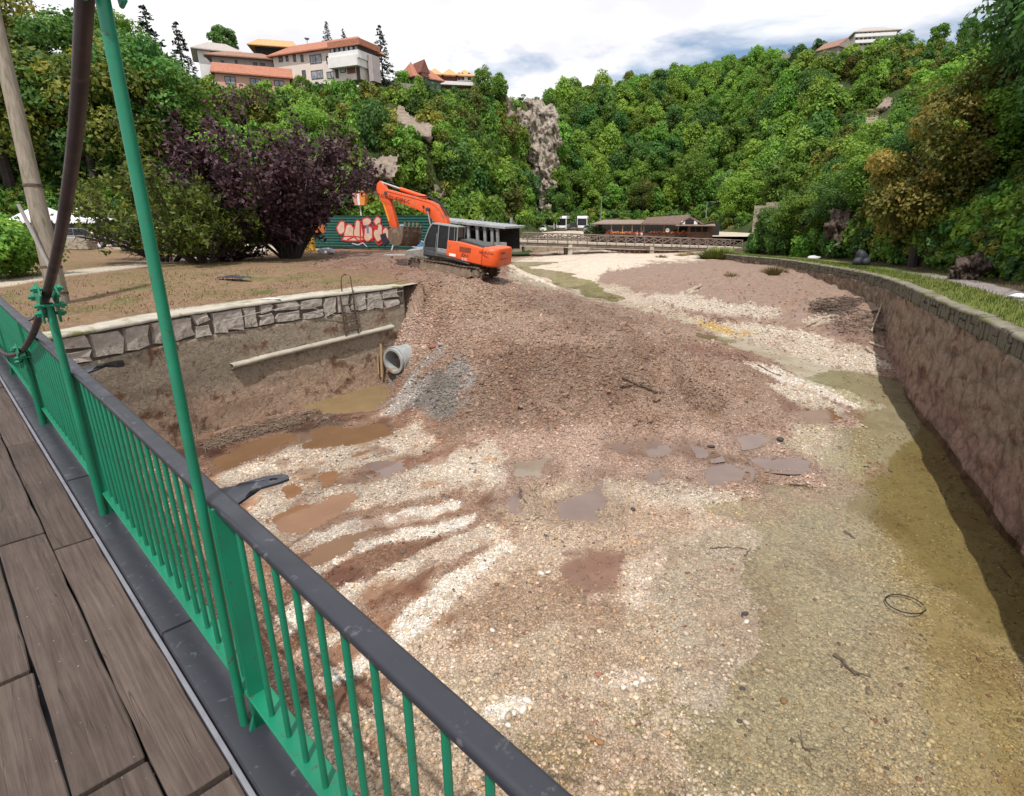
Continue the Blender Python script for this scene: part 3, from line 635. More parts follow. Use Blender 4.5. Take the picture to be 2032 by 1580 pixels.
# the crest lines of the hills, as seen from the bridge
for _ in range(3):
    _u, _v = project(HX, HY, HZ); _k = np.interp(_u, [-300, 200, 420, 600, 740, 830, 940, 1000, 1050, 1085, 1100, 1200, 1300, 1400, 1500, 1545, 1620, 1690, 1780, 1850, 2032, 2300], [150, 150, 178, 184, 184, 190, 186, 192, 206, 222, 208, 188, 168, 140, 118, 124, 130, 110, 98, 95, 100, 98])
    _b = -(_k - CY) / F_PX; HZ = np.minimum(HZ, EYE + HY / (_c + _s * _b) * (-_s + _c * _b))
HZ = np.where(inpoly(HX, HY, [(-110, 5), (-3, 5), (-3, 40), (-8, 43.5), (-15, 47.5), (-24, 53), (-50, 58), (-110, 62)]), np.minimum(HZ, 2.8), HZ); HZ = np.where(inpoly(HX, HY, [(-16, 38), (0, 38), (1, 75), (-8, 100), (-24, 85)]), np.minimum(HZ, 1.2), HZ)
_rx = np.interp(HY, RWs[:, 1], RWs[:, 0]); _rz = np.interp(HY, RWs[:, 1], RWs[:, 2])
HZ = np.where((HY < 78) & (HX > _rx - 40) & (HX < _rx + 1.2) & (HX > -6), -4.0, HZ); HZ = np.where((HY < 78) & (HX >= _rx + 1.2) & (HX < _rx + 5.5), np.minimum(HZ, _rz - .5), HZ)
hme = np_mesh('hillside', np.c_[HX.ravel(), HY.ravel(), HZ.ravel()], grid_faces(len(hy), 330), smooth=True)
m, nt, nd, lk, p = new_mat('hill_ground')
g = nd.new('ShaderNodeNewGeometry'); n1 = noise(nt, g.outputs['Position'], .22, 7, .7); r1 = ramp(nt, n1.outputs['Fac'], [(.3, (.035, .055, .018)), (.52, (.06, .085, .028)), (.66, (.15, .115, .07)), (.8, (.26, .215, .165))])
n2 = noise(nt, g.outputs['Position'], 1.6, 6, .7); r2 = ramp(nt, n2.outputs['Fac'], [(.3, .6), (.7, 1.3)])
lk.new(mixrgb(nt, 1.0, r1.outputs[0], r2.outputs[0], 'MULTIPLY'), p.inputs['Base Color']); p.inputs['Roughness'].default_value = .95; p.inputs['Specular IOR Level'].default_value = .1; lk.new(bump(nt, n2.outputs['Fac'], 1.0, .6), p.inputs['Normal'])
hme.materials.append(m); tag(link('hillside', hme), kind='structure')
def hill_at(x, y):
    x = np.atleast_1d(np.asarray(x, float)); y = np.atleast_1d(np.asarray(y, float)); r = np.interp(y, hy, np.arange(len(hy))); i = np.clip(r.astype(int), 0, len(hy) - 2); f = r - i
    c = np.clip((x / y + 1.35) / 2.5 * 329, 0, 328.99); j = c.astype(int); q = c - j
    return HZ[i, j] * (1 - f) * (1 - q) + HZ[i + 1, j] * f * (1 - q) + HZ[i, j + 1] * (1 - f) * q + HZ[i + 1, j + 1] * f * q
def on_hill(u, v, y0=24.0, y1=420.0):  # first meeting of sight lines with the hill
    u = np.atleast_1d(np.asarray(u, float)); v = np.atleast_1d(np.asarray(v, float)); a = (u - CX) / F_PX; b = -(v - CY) / F_PX; ry = _c + _s * b; rz = -_s + _c * b
    hit = np.full(u.shape, np.nan); y = np.full(u.shape, y0)
    for k in range(260):
        t = y / ry; d = EYE + t * rz - hill_at(a * t, y); new = (d < 0) & np.isnan(hit); hit = np.where(new, y, hit); y = y * 1.0112
        if y.min() > y1: break
    t = hit / ry; return a * t, hit, EYE + t * rz

# ---------------- coach park and its approach beyond the far bridge
px = np.linspace(-16, 46, 60); py = np.linspace(97.5, 164, 60); GX, GY = np.meshgrid(px, py); GZ = 3.12 + .03 * fbm(GX * .2, GY * .2, 131, 3)
pme = np_mesh('coach_park', np.c_[GX.ravel(), GY.ravel(), GZ.ravel()], grid_faces(60, 60), surf('pale_grit', (.52, .44, .34), (.40, .34, .27), .4, .95, bmp=.2, bscale=3, coord='Object'), smooth=True)
tag(link('coach_park', pme), kind='structure')

# ================================================================== FOOTBRIDGE
_r = ray(-208, 405); BD = _r.normalized(); BN = BD.cross(Vector((0, 0, 1))).normalized(); BU_ = BN.cross(BD)
BO = Vector((0, 0, EYE)) + BD * 1.78 + BN * 0.0 + BU_ * -1.75
def bw(d, n, h): return BD * (d - 1.78) + BN * n + BU_ * (h + 1.75)       # local to the bridge root
BR = Matrix((BN, BD, BU_)).transposed()                                    # columns: across, along, up
fb = empty('footbridge', BO, 'green railed suspension footbridge with brown plank deck crossing the river bed', 'footbridge')
GREEN = surf('green_paint', (.006, .188, .10), (.004, .128, .068), 3.5, .42, bmp=.2, bscale=55, bdist=.005, stain=(.06, .05, .03), stain_scale=30, stain_at=.655, spec=.5)
BLACKP = surf('slate_black_paint', (.030, .032, .042), (.022, .023, .031), 5, .42, bmp=.15, bscale=80, bdist=.003, stain=(.10, .10, .11), stain_scale=21, stain_at=.645, spec=.5)
RUSTP = surf('brown_pipe_paint', (.034, .016, .015), (.022, .011, .011), 9, .5, bmp=.25, bscale=70, bdist=.004, stain=(.065, .028, .02), stain_scale=12, stain_at=.64)
STEEL = surf('galvanised_edge', (.33, .33, .37), (.22, .22, .25), 9, .45, metal=.5, bmp=.1, bscale=40, stain=(.16, .09, .06), stain_scale=6, stain_at=.68)
# weathered planks
m, nt, nd, lk, p = new_mat('weathered_plank')
tcn = nd.new('ShaderNodeTexCoord'); oi = nd.new('ShaderNodeObjectInfo'); ad = nd.new('ShaderNodeVectorMath'); ad.operation = 'ADD'; sc_ = nd.new('ShaderNodeVectorMath'); sc_.operation = 'SCALE'
cx_ = nd.new('ShaderNodeCombineXYZ'); 
for i_ in range(3): lk.new(oi.outputs['Random'], cx_.inputs[i_])
sc_.inputs['Scale'].default_value = 37.0; lk.new(cx_.outputs[0], sc_.inputs[0]); lk.new(tcn.outputs['Object'], ad.inputs[0]); lk.new(sc_.outputs[0], ad.inputs[1])
mp = nd.new('ShaderNodeMapping'); mp.inputs['Scale'].default_value = (16, .5, 16); lk.new(ad.outputs[0], mp.inputs[0])
g1 = noise(nt, mp.outputs[0], 3.0, 9, .7, 1.0); g2 = noise(nt, ad.outputs[0], 2.2, 6, .6); mp2 = nd.new('ShaderNodeMapping'); mp2.inputs['Scale'].default_value = (15, .45, 15); lk.new(ad.outputs[0], mp2.inputs[0]); g3 = noise(nt, mp2.outputs[0], .9, 3, .5, .15)
c1 = ramp(nt, g1.outputs['Fac'], [(.32, (.052, .037, .031)), (.5, (.084, .062, .052)), (.68, (.115, .088, .074))])
c2 = ramp(nt, g2.outputs['Fac'], [(.3, .78), (.7, 1.22)])
crk = ramp(nt, g3.outputs['Fac'], [(.492, 1.0), (.499, .35), (.506, 1.0)])
msk = ramp(nt, g2.outputs['Fac'], [(.47, 0.0), (.56, 1.0)])
col = mixrgb(nt, 1.0, c1.outputs[0], c2.outputs[0], 'MULTIPLY'); col2 = mixrgb(nt, 1.0, col, crk.outputs[0], 'MULTIPLY'); col = mixrgb(nt, msk.outputs[0], col, col2)
hv = nd.new('ShaderNodeHueSaturation'); lk.new(col, hv.inputs['Color']); mr = nd.new('ShaderNodeMapRange'); mr.inputs[3].default_value = .8; mr.inputs[4].default_value = 1.18; lk.new(oi.outputs['Random'], mr.inputs[0]); lk.new(mr.outputs[0], hv.inputs['Value'])
sp_ = noise(nt, ad.outputs[0], 60, 2, .5); spk = ramp(nt, sp_.outputs['Fac'], [(.755, 0.0), (.775, 1.0)])
lk.new(mixrgb(nt, spk.outputs[0], hv.outputs[0], (.30, .25, .21)), p.inputs['Base Color']); p.inputs['Roughness'].default_value = .78; p.inputs['Specular IOR Level'].default_value = .25
hh = nd.new('ShaderNodeMath'); hh.operation = 'ADD'; lk.new(g1.outputs['Fac'], hh.inputs[0]); lk.new(crk.outputs[0], hh.inputs[1]); lk.new(bump(nt, hh.outputs[0], .5, .006), p.inputs['Normal']); PLANK = m

def local_obj(mb, name, mat, loc, parent, bevel=0, smooth=False, rot=BR, seg=1):
    o = mb.build(name, mat, parent, bevel, smooth, seg); o.matrix_local = Matrix.Translation(loc) @ rot.to_4x4(); return o
rows = [(-.05, .145, .035), (.16, .315, .035)]
edges = [(.152, .322), (-.045, .145), (-.250, -.055), (-.45, -.258), (-.66, -.458), (-.86, -.668), (-1.07, -.87), (-1.27, -1.08)]
joint0 = [3.70, 3.95, 2.70, 4.6, 3.2, 4.1, 2.9, 3.6]
for (n0, n1), j0 in zip(edges, joint0):
    d = j0 - 2.02 * 4
    while d < 15:
        L = 2.0 + rnd.uniform(-.01, .0); w = n1 - n0
        mb = MB(); k = 9; V = []; 
        ed = [rnd.uniform(-.004, .004) for _ in range(k + 1)]; ee = [rnd.uniform(-.004, .004) for _ in range(k + 1)]
        poly = [(-w / 2 + ed[i], -L / 2 + L * i / k) for i in range(k + 1)] + [(w / 2 + ee[i], L / 2 - L * i / k) for i in range(k + 1)]
        mb.prism(poly, lambda a, b, t: Vector((a, b, t)), -.05, 0)
        local_obj(mb, 'plank', PLANK, bw(d + 1.0, (n0 + n1) / 2, -1.75 + rnd.uniform(-.006, .004)), fb, .004)
        d += 2.02
# edge strip and kerb beam, stringers, cross beams under the deck
L_ = 20.0; dc = 6.0
local_obj(MB().box((0, 0, 0), (.016, L_, .09)), 'edge_strip', STEEL, bw(dc, .333, -1.785), fb, .002)
kb = MB()
for i in range(10): kb.box((rnd.uniform(-.002, .002), -9.0 + 2.06 * i + .35, rnd.uniform(-.002, .002)), (.118, 2.045, .13))
local_obj(kb, 'kerb_beam', BLACKP, bw(dc, .404, -1.775), fb, .012, True, seg=2)
st = MB()
for n_ in (.36, .18, -.02, -.38, -1.0): st.box((n_ - .0, 0, 0), (.09, L_, .22))  # those beneath the plank gaps are added to make the gaps look dark
local_obj(st, 'stringer', BLACKP, bw(dc, -.03, -1.96), fb, .005)
for i in range(9):
    local_obj(MB().box((0, 0, 0), (1.75, .11, .14)), 'cross_beam', BLACKP, bw(-1.4 + 2.12 * i + 1.07, -.36, -2.16), fb, .005)
# railing
rail = MB()
pts = 60
for i in range(3): rail.box((rnd.uniform(-.001, .001), -9.2 + 6.36 * i + 3.2, 0), (.058, 6.357, .032))
railing = local_obj(rail, 'railing', BLACKP, bw(dc, .4625, -.857), fb, .013, True, seg=3)
railing['label'] = 'green railing with black flat handrail'
IR = (Matrix.Translation(bw(dc, .4625, -.857)) @ BR.to_4x4()).inverted()
def rl(mb, name, mat, loc, bevel=0, smooth=False, seg=1):
    o = mb.build(name, mat, railing, bevel, smooth, seg); o.matrix_local = IR @ (Matrix.Translation(loc) @ BR.to_4x4()); return o
br = MB().box((0, 0, 0), (.072, L_, .010)).box((.03, 0, -.02), (.008, L_, .03)); rl(br, 'bottom_rail', GREEN, bw(dc, .460, -1.575), .002)
POSTS = [-.36, 1.735, 3.86, 5.98, 8.10, 10.22]
balm = MB().cyl((0, 0, -.71), (0, 0, 0), .0088, 10).mesh('baluster', GREEN, smooth=True)
d0 = .19; 
for k in range(88):
    d = .05 + .1195 * k
    if min(abs(d - q) for q in POSTS) < .03: continue
    o = link('baluster', balm, railing); o.matrix_local = IR @ (Matrix.Translation(bw(d, .4515, -.865)) @ BR.to_4x4() @ Matrix.Rotation(rnd.uniform(0, 6), 4, 'Z') @ Matrix.Rotation(rnd.uniform(-.004, .004), 4, 'X'))
for q in POSTS:
    pb = MB().box((.452 - .45, 0, .43), (.052, .012, .87)); pb.prism([(-.045, 0), (.035, 0), (.03, .10), (-.01, .10)], lambda a, b, t: Vector((a, t, b)), -.006, .006)
    rl(pb, 'post', GREEN, bw(q, .45, -1.72), .001)
# drilled lugs welded to the outer side of the handrail
def lug(d, out, tw):
    n = 28; o_ = []; 
    prof = [(.075, -.01), (-.075, -.01), (-.055, .012), (-.040, .05), (-.040, .13), (-.026, .165), (.012, .178), (.036, .165), (.042, .13), (.040, .05), (.055, .012)]
    P = []; per = prof + [prof[0]]; seg = [math.dist(per[i], per[i + 1]) for i in range(len(prof))]; tot = sum(seg)
    for k in range(n):
        t = tot * k / n; i = 0
        while t > seg[i]: t -= seg[i]; i += 1
        a = t / seg[i]; P.append((per[i][0] + (per[i + 1][0] - per[i][0]) * a, per[i][1] + (per[i + 1][1] - per[i][1]) * a))
    hc = (0.0, .128); H_ = []
    for p_ in P:
        a = math.atan2(p_[1] - hc[1], p_[0] - hc[0]); H_.append((hc[0] + .0125 * math.cos(a), hc[1] + .0125 * math.sin(a)))
    bend = lambda x, y, z: Vector((y, x - y * .12, z + .004 * math.sin(y * 18) - tw * y * x * 9 + .012 * (y > .03)))
    V = [bend(*q, .004) for q in P] + [bend(*q, .004) for q in H_] + [bend(*q, -.004) for q in P] + [bend(*q, -.004) for q in H_]; Fc = []
    for k in range(n):
        j = (k + 1) % n; Fc += [(k, j, n + j, n + k), (2 * n + k, 3 * n + k, 3 * n + j, 2 * n + j), (k, 2 * n + k, 2 * n + j, j), (n + k, n + j, 3 * n + j, 3 * n + k)]
    rl(MB().add(V, Fc), 'lug', BLACKP, bw(d, .4955, -.853), smooth=True)
lug(1.775, 0, .05); lug(3.86, 0, .5); lug(6.0, 0, .4); lug(-.34, 0, .2)
# main suspension pipe, hangers, clamps
cab = [(.2, 1.75), (.9, 1.12), (1.6, .64), (1.96, .40), (2.28, .21), (2.72, .0), (3.22, -.21), (3.81, -.43), (4.88, -.79), (6.02, -1.10), (7.2, -1.34), (8.2, -1.48), (9.3, -1.52), (11, -1.5)]
CB = resample([(d, h, 0) for d, h in cab], .15)
mc = MB().tube([bw(d, .41, h) for d, h, _ in CB], .0195, 18)
mc.build('suspension_pipe', RUSTP, fb, smooth=True)
for q, top in ((1.78, .52), (3.86, -.47), (5.98, -1.13)):
    lean = -.075 if q < 2 else -.05
    hg = MB().tube([bw(q, .41, -1.73), bw(q + lean * .35, .41, -1.73 + (top + 1.73) * .5), bw(q + lean * (1.0 if q < 2 else 1.0), .41, top)], .0148 if q < 2 else .019, 18)
    hg.build('hanger_rod', GREEN, fb, smooth=True)
    dd = q + lean; hh_ = float(np.interp(dd, [c[0] for c in cab], [c[1] for c in cab])); sl_ = (float(np.interp(dd + .1, [c[0] for c in cab], [c[1] for c in cab])) - hh_) / .1
    t = math.atan(sl_); R = BR @ Matrix.Rotation(t, 3, 'X')
    cl = MB()
    for sg in (-1, 1):
        cl.prism([(-.115, -.030), (-.02, -.052), (.05, -.135), (.085, -.12), (.06, -.03), (.115, .03), (.09, .052), (-.09, .048)], lambda a, b, tt_: Vector((tt_, a, b)), sg * .028, sg * .038)
    cp_ = cl.build('cable_clamp', GREEN, fb, .003); cp_.matrix_local = Matrix.Translation(bw(dd, .41, hh_)) @ R.to_4x4()
    for (a, b) in ((-.085, .012), (.085, .012), (.045, -.085), (-.04, -.062)):
        bo = MB().cyl((-.064, a, b), (.064, a, b), .0085, 10).cyl((-.054, a, b), (-.038, a, b), .018, 6).cyl((.038, a, b), (.054, a, b), .018, 6)
        bo.build('bolt', GREEN, cp_, .001)

# ================================================================== RIVER WALLS
def wall_face(line, z0, z1f, thick, nz, disp, seed, colf, inward):
    """a solid wall along a line: front face with relief, flat top, back"""
    n = len(line); Nn = normals2(line) * inward; V = []; C = []; s = np.r_[0, np.cumsum(np.linalg.norm(np.diff(line[:, :2], axis=0), axis=1))]
    zz = np.linspace(0, 1, nz); cols = nz + 1
    for i in range(n):
        z1 = z1f(i)
        for k in range(nz):
            z = z0 + (z1 - z0) * zz[k]; d = disp(s[i], z); V.append((line[i, 0] + Nn[i, 0] * d, line[i, 1] + Nn[i, 1] * d, z))
        V.append((line[i, 0] - Nn[i, 0] * thick, line[i, 1] - Nn[i, 1] * thick, z1)); 
    return np.array(V), grid_faces(n, cols), s
def on_line(u, v, line):               # where a sight line meets the upright surface above a line
    r = ray(u, v); o2 = np.array((r.x, r.y)); best = None
    for i in range(len(line) - 1):
        a, b = line[i, :2], line[i + 1, :2]; e = b - a; det = o2[0] * (-e[1]) + o2[1] * e[0]
        if abs(det) < 1e-9: continue
        t = (a[0] * (-e[1]) + a[1] * e[0]) / det; k = (o2[0] * a[1] - o2[1] * a[0]) / det
        if t > 0 and -.01 <= k <= 1.01 and (best is None or t < best): best = t
    if best is None: return at(u, v, 2.0)
    return Vector((0, 0, EYE)) + r * best
def mud_wall_mat(name, upper, lower, zmid, dark, band=.35, bs=2.4, rub=0):
    m, nt, nd, lk, p = new_mat(name); g = nd.new('ShaderNodeNewGeometry'); sp = nd.new('ShaderNodeSeparateXYZ'); lk.new(g.outputs['Position'], sp.inputs[0])
    n1 = noise(nt, g.outputs['Position'], .9, 7, .68, .5); ma = nd.new('ShaderNodeMath'); ma.operation = 'MULTIPLY_ADD'; ma.inputs[1].default_value = 1.6; lk.new(n1.outputs['Fac'], ma.inputs[0]); lk.new(sp.outputs[2], ma.inputs[2])
    mr = nd.new('ShaderNodeMapRange'); mr.inputs[1].default_value = zmid + .8 - band; mr.inputs[2].default_value = zmid + .8 + band; lk.new(ma.outputs[0], mr.inputs[0])
    c = mixrgb(nt, mr.outputs[0], lower, upper)
    n2 = noise(nt, g.outputs['Position'], 1.7, 7, .65, .3); r2 = ramp(nt, n2.outputs['Fac'], [(.555, 0.0), (.63, 1.0)]); c = mixrgb(nt, r2.outputs[0], c, dark)
    n3 = noise(nt, g.outputs['Position'], 9, 8, .75); r3 = ramp(nt, n3.outputs['Fac'], [(.3, .68), (.7, 1.28)]); c = mixrgb(nt, 1.0, c, r3.outputs[0], 'MULTIPLY')
    vo = nd.new('ShaderNodeTexNoise'); vo.inputs['Scale'].default_value = bs; vo.inputs['Detail'].default_value = 3; vo.inputs['Distortion'].default_value = 1.5; lk.new(g.outputs['Position'], vo.inputs['Vector']); r4 = ramp(nt, vo.outputs['Fac'], [(.492, 1.0), (.5, .55), (.508, 1.0)]); c = mixrgb(nt, 1.0, c, r4.outputs[0], 'MULTIPLY')
    if rub:
        vr = nd.new('ShaderNodeTexVoronoi'); vr.inputs['Scale'].default_value = rub; wv = noise(nt, g.outputs['Position'], 2.5, 4, .6); va = nd.new('ShaderNodeMixRGB'); va.inputs[0].default_value = .12; lk.new(g.outputs['Position'], va.inputs[1]); lk.new(wv.outputs['Color'], va.inputs[2]); lk.new(va.outputs[0], vr.inputs['Vector']); rv = ramp(nt, vr.outputs['Distance'], [(.25, 1.12), (.55, .95), (.8, .5)]); c = mixrgb(nt, .75, c, rv.outputs[0], 'MULTIPLY')
    lk.new(c, p.inputs['Base Color']); p.inputs['Roughness'].default_value = .9; p.inputs['Specular IOR Level'].default_value = .2
    ad = nd.new('ShaderNodeMath'); ad.operation = 'ADD'; lk.new(n3.outputs['Fac'], ad.inputs[0]); lk.new(r4.outputs[0], ad.inputs[1])
    if rub: a2 = nd.new('ShaderNodeMath'); a2.operation = 'MULTIPLY_ADD'; a2.inputs[1].default_value = -1.6; lk.new(vr.outputs['Distance'], a2.inputs[0]); lk.new(ad.outputs[0], a2.inputs[2]); ad = a2
    lk.new(bump(nt, ad.outputs[0], .9, .06), p.inputs['Normal']); return m
LIME = surf('pale_limestone', (.50, .45, .40), (.29, .25, .215), 3.2, .88, bmp=.9, bscale=9, bdist=.05, stain=(.13, .11, .09), stain_scale=2.5, stain_at=.6)
MORTAR = surf('pale_mortar', (.46, .42, .355), (.33, .30, .245), 2.5, .92, bmp=.5, bscale=14, bdist=.02, stain=(.17, .17, .07), stain_scale=1.1, stain_at=.57)
DARKM = surf('dark_joint', (.15, .12, .098), (.09, .075, .06), 5, .95)
CONC = surf('muddy_concrete', (.36, .31, .25), (.25, .21, .165), 3, .9, bmp=.5, bscale=14, bdist=.02, stain=(.17, .115, .08), stain_scale=2.2, stain_at=.58)

lwall = empty('river_wall', (LW[4][0], LW[4][1], 0.5), 'stained concrete river wall below the dry grass bank, capped with pale irregular stones', 'river wall')
o0 = np.array(lwall.location)
lw = LWs[LWs[:, 1] > -2]
V, Fq, s_ = wall_face(lw, -.3, lambda i: 3.06, .35, 46, lambda s, z: .02 * float(fbm(s * 1.1, z * 2.5, 201, 4)) + .012 * float(fbm(s * 5, z * 7, 203, 3)) - .03, 1, None, -1)
me = np_mesh('wall_face', V - o0, Fq, mud_wall_mat('silt_stained_concrete', (.30, .248, .19), (.41, .29, .212), 1.6, (.19, .11, .072)), smooth=True); link('wall_face', me, lwall)
# end face towards the fill, and a backing that holds the stones
ln = normals2(lw) * -1
bk = MB()
for i in range(len(lw) - 1):
    a, b = lw[i], lw[i + 1]; na, nb = ln[i], ln[i + 1]
    bk.add([(a[0] - na[0] * .09, a[1] - na[1] * .09, 3.0), (b[0] - nb[0] * .09, b[1] - nb[1] * .09, 3.0), (b[0] - nb[0] * .09, b[1] - nb[1] * .09, 3.66), (a[0] - na[0] * .09, a[1] - na[1] * .09, 3.66)], [(0, 1, 2, 3)])
e_, en = lw[-1], ln[-1]
bk.add([(e_[0], e_[1], 2.6), (e_[0] - en[0] * .6, e_[1] - en[1] * .6, 2.6), (e_[0] - en[0] * .6, e_[1] - en[1] * .6, 3.66), (e_[0], e_[1], 3.66)], [(0, 1, 2, 3)])
bk.v = [tuple(np.array(q) - o0) for q in bk.v]; bk.build('joint_mortar', DARKM, lwall)
cpm = MB(); k = 0
Vc = []; 
for i in range(len(lw)):
    j = .02 * float(fbm(s_[i] * 2, 0, 211, 3)); 
    for (dn, z) in ((.015 + j, 3.655), (.03 + j, 3.70), (-.02 + j, 3.735 + j), (-.52 + j, 3.74), (-.62, 3.66)): Vc.append((lw[i, 0] + ln[i, 0] * dn, lw[i, 1] + ln[i, 1] * dn, z + .01 * float(fbm(s_[i] * 3, dn * 9, 213, 2))))
me = np_mesh('coping', np.array(Vc) - o0, grid_faces(len(lw), 5), MORTAR, smooth=True); link('coping', me, lwall)
def stone_mesh(poly, depth, rr, mat, jit):
    """rough block: jittered outline (along, up), dressed front"""
    mb = MB(); n = len(poly); cx_, cy_ = sum(q[0] for q in poly) / n, sum(q[1] for q in poly) / n
    V = [(a, depth + rr.uniform(-jit, jit), b) for a, b in poly] + [(cx_ + (a - cx_) * .88, -rr.uniform(.015, .045), cy_ + (b - cy_) * .88) for a, b in poly] + [(cx_ + rr.uniform(-.05, .05), -.030 - rr.uniform(-.02, .025), cy_)]
    Fc = [tuple(range(n))] + [(i, n + i, n + (i + 1) % n, (i + 1) % n) for i in range(n)] + [(n + i, 2 * n, n + (i + 1) % n) for i in range(n)]
    V += []; return mb.add(V, Fc).mesh('stone', mat)
s = .05; Ltot = s_[-1]
while s < Ltot - .25:
    w = rnd.uniform(.34, .82)
    if s + w > Ltot: w = Ltot - s
    parts = [(3.06, 3.65)] if rnd.random() < .58 else [(3.06, 3.06 + rnd.uniform(.22, .34)), None]
    if parts[-1] is None: parts = [parts[0], (parts[0][1] + .03, 3.65)]
    for (za, zb) in parts:
        h = zb - za; mid = s + w / 2; i = int(np.searchsorted(s_, mid)); i = min(max(i, 1), len(lw) - 2)
        px_ = np.interp(mid, s_, lw[:, 0]); py_ = np.interp(mid, s_, lw[:, 1]); T = lw[i + 1, :2] - lw[i - 1, :2]; T /= np.linalg.norm(T)
        a, b = w / 2 - .018, h / 2 - .012; j = lambda q: rnd.uniform(-q, q)
        poly = [(-a + j(.07), -b + j(.06)), (j(.14), -b + j(.03)), (a + j(.07), -b + j(.07)), (a + j(.07), j(.1)), (a + j(.07), b + j(.03)), (j(.14), b + j(.02)), (-a + j(.07), b + j(.03)), (-a + j(.06), j(.1))]
        o = link('stone', stone_mesh(poly, .12, rnd, LIME, .01), lwall)
        nx, ny = ln[i]
        M = Matrix(((T[0], -nx, 0), (T[1], -ny, 0), (0, 0, 1))).to_4x4(); o.matrix_local = Matrix.Translation((px_ - o0[0] - nx * .035, py_ - o0[1] - ny * .035, (za + zb) / 2 - o0[2])) @ M
    s += w + .012
# concrete ledge along the face
a, b = on_line(458, 727, lw), on_line(778, 648, lw); lg = MB(); Q = []
mk = (lw[:, 1] > a.y) & (lw[:, 1] < b.y); L2 = np.vstack([[a.x, a.y], lw[mk][:, :2], [b.x, b.y]]); n2_ = normals2(L2) * -1
for i in range(len(L2)):
    t = i / (len(L2) - 1); z = a.z + (b.z - a.z) * t; w = .11 + .02 * float(fbm(i * .4, 0, 221, 2))
    for dn, dz in ((-.05, .07), (w, .055), (w + .01, -.05), (-.05, -.07)): Q.append((L2[i, 0] + n2_[i, 0] * dn - o0[0], L2[i, 1] + n2_[i, 1] * dn - o0[1], z + dz + .008 * float(fbm(i * .9, dz * 20, 223, 2)) - o0[2]))
me = np_mesh('ledge', Q, grid_faces(len(L2), 4), MORTAR); link('ledge', me, lwall)
# wire strung along the stones
RUST = surf('rusted_steel', (.13, .09, .062), (.06, .04, .03), 14, .8, metal=.3, bmp=.3, bscale=60, bdist=.004)
wp_ = [on_line(u, v, lw) + Vector((ln[0][0], ln[0][1], 0)) * .05 for u, v in ((440, 637), (520, 618), (598, 605), (640, 618), (676, 630), (705, 597), (760, 584), (797, 577))]
tag(MB().tube(wp_, .011, 5).build('wire', surf('grey_wire', (.38, .36, .34), None, 9, .6)), 'thin grey wire strung loosely along the pale stones of the left wall', 'wire')
# rebar ladder
lad = empty('ladder', on_line(690, 660, lw), 'rusty bent rebar ladder hanging on the left river wall', 'ladder'); l0 = lad.location
nn = Vector((.76, -.65, 0)); 
def lp(u, v, off=.10): return on_line(u, v, lw) + nn * off - l0
def tp(u, v, dz=0):
    q = at(u, v, 3.72); return Vector((q.x, q.y, 3.72 + dz)) - l0
r1 = [lp(684, 668), lp(679, 640), lp(675, 610), lp(671, 585)]; r2 = [lp(708, 660), lp(704, 632), lp(699, 600), lp(697, 582)]
topz = 3.75 - l0.z
MB().tube(r1, .026, 6).build('rail', RUST, lad); MB().tube(r2, .026, 6).build('rail', RUST, lad)
b1 = r1[-1]; b2 = r2[-1]; e1 = on_line(683, 582, lw) - l0; up = 3.72 - l0.z
arc = [Vector((e1.x, e1.y, up)) - nn * .12, Vector((e1.x, e1.y, up + .32)) - nn * .12, Vector((e1.x, e1.y, up + .48)) - nn * .16 + Vector((.05, .06, 0)), Vector((e1.x, e1.y, up + .53)) - nn * .24 + Vector((.13, .15, 0)), Vector((e1.x, e1.y, up + .50)) - nn * .3 + Vector((.2, .22, 0))]
MB().tube(arc, .021, 6).build('grab_loop', RUST, lad)
MB().tube([b2, Vector((b2.x, b2.y, up + .48)) - nn * .06], .021, 6).build('grab_bar', RUST, lad)
for (ua, va, ub, vb) in ((675, 607, 700, 602), (677, 625, 702, 619), (679, 641, 705, 634), (682, 657, 707, 651)):
    MB().tube([lp(ua, va, .11), lp(ub, vb, .11)], .024, 6).build('rung', RUST, lad)

# ---------------- concrete drain pipe sticking out of the fill, stakes beside it
PIPEC = surf('pipe_concrete', (.36, .37, .37), (.25, .255, .25), 5, .85, bmp=.3, bscale=30, stain=(.26, .18, .13), stain_scale=2, stain_at=.6)
pc = aty(779, 717, 18.1); ax = Vector((.50, .86, .03)).normalized()
pipe = empty('drain_pipe', pc, 'grey concrete drain pipe mouth sticking out of the fill beside the left wall', 'pipe')
MB().ring((0, 0, 0), ax, .345, .435, 2.4, 40).build('pipe_wall', PIPEC, pipe, .008, True)
MB().ring(ax * .10, ax, .437, .475, .16, 40).build('collar', PIPEC, pipe, .01, True)
WOODP = surf('raw_board', (.36, .24, .13), (.24, .155, .085), 6, .85, bmp=.3, bscale=40, stretch=(4, 4, .6))
st = empty('stake', on_line(752, 741, lw) + Vector((.12, -.1, 0)), 'thin wooden stakes leaning beside the concrete drain pipe', 'stake'); a = Vector((0, 0, 0))
MB().beam((0, 0, -.1), (.02, .15, 1.02), .075, .03).build('board', WOODP, st, .003); MB().beam((-.11, .02, 0), (-.12, .14, .62), .045, .03).build('board', WOODP, st, .003)

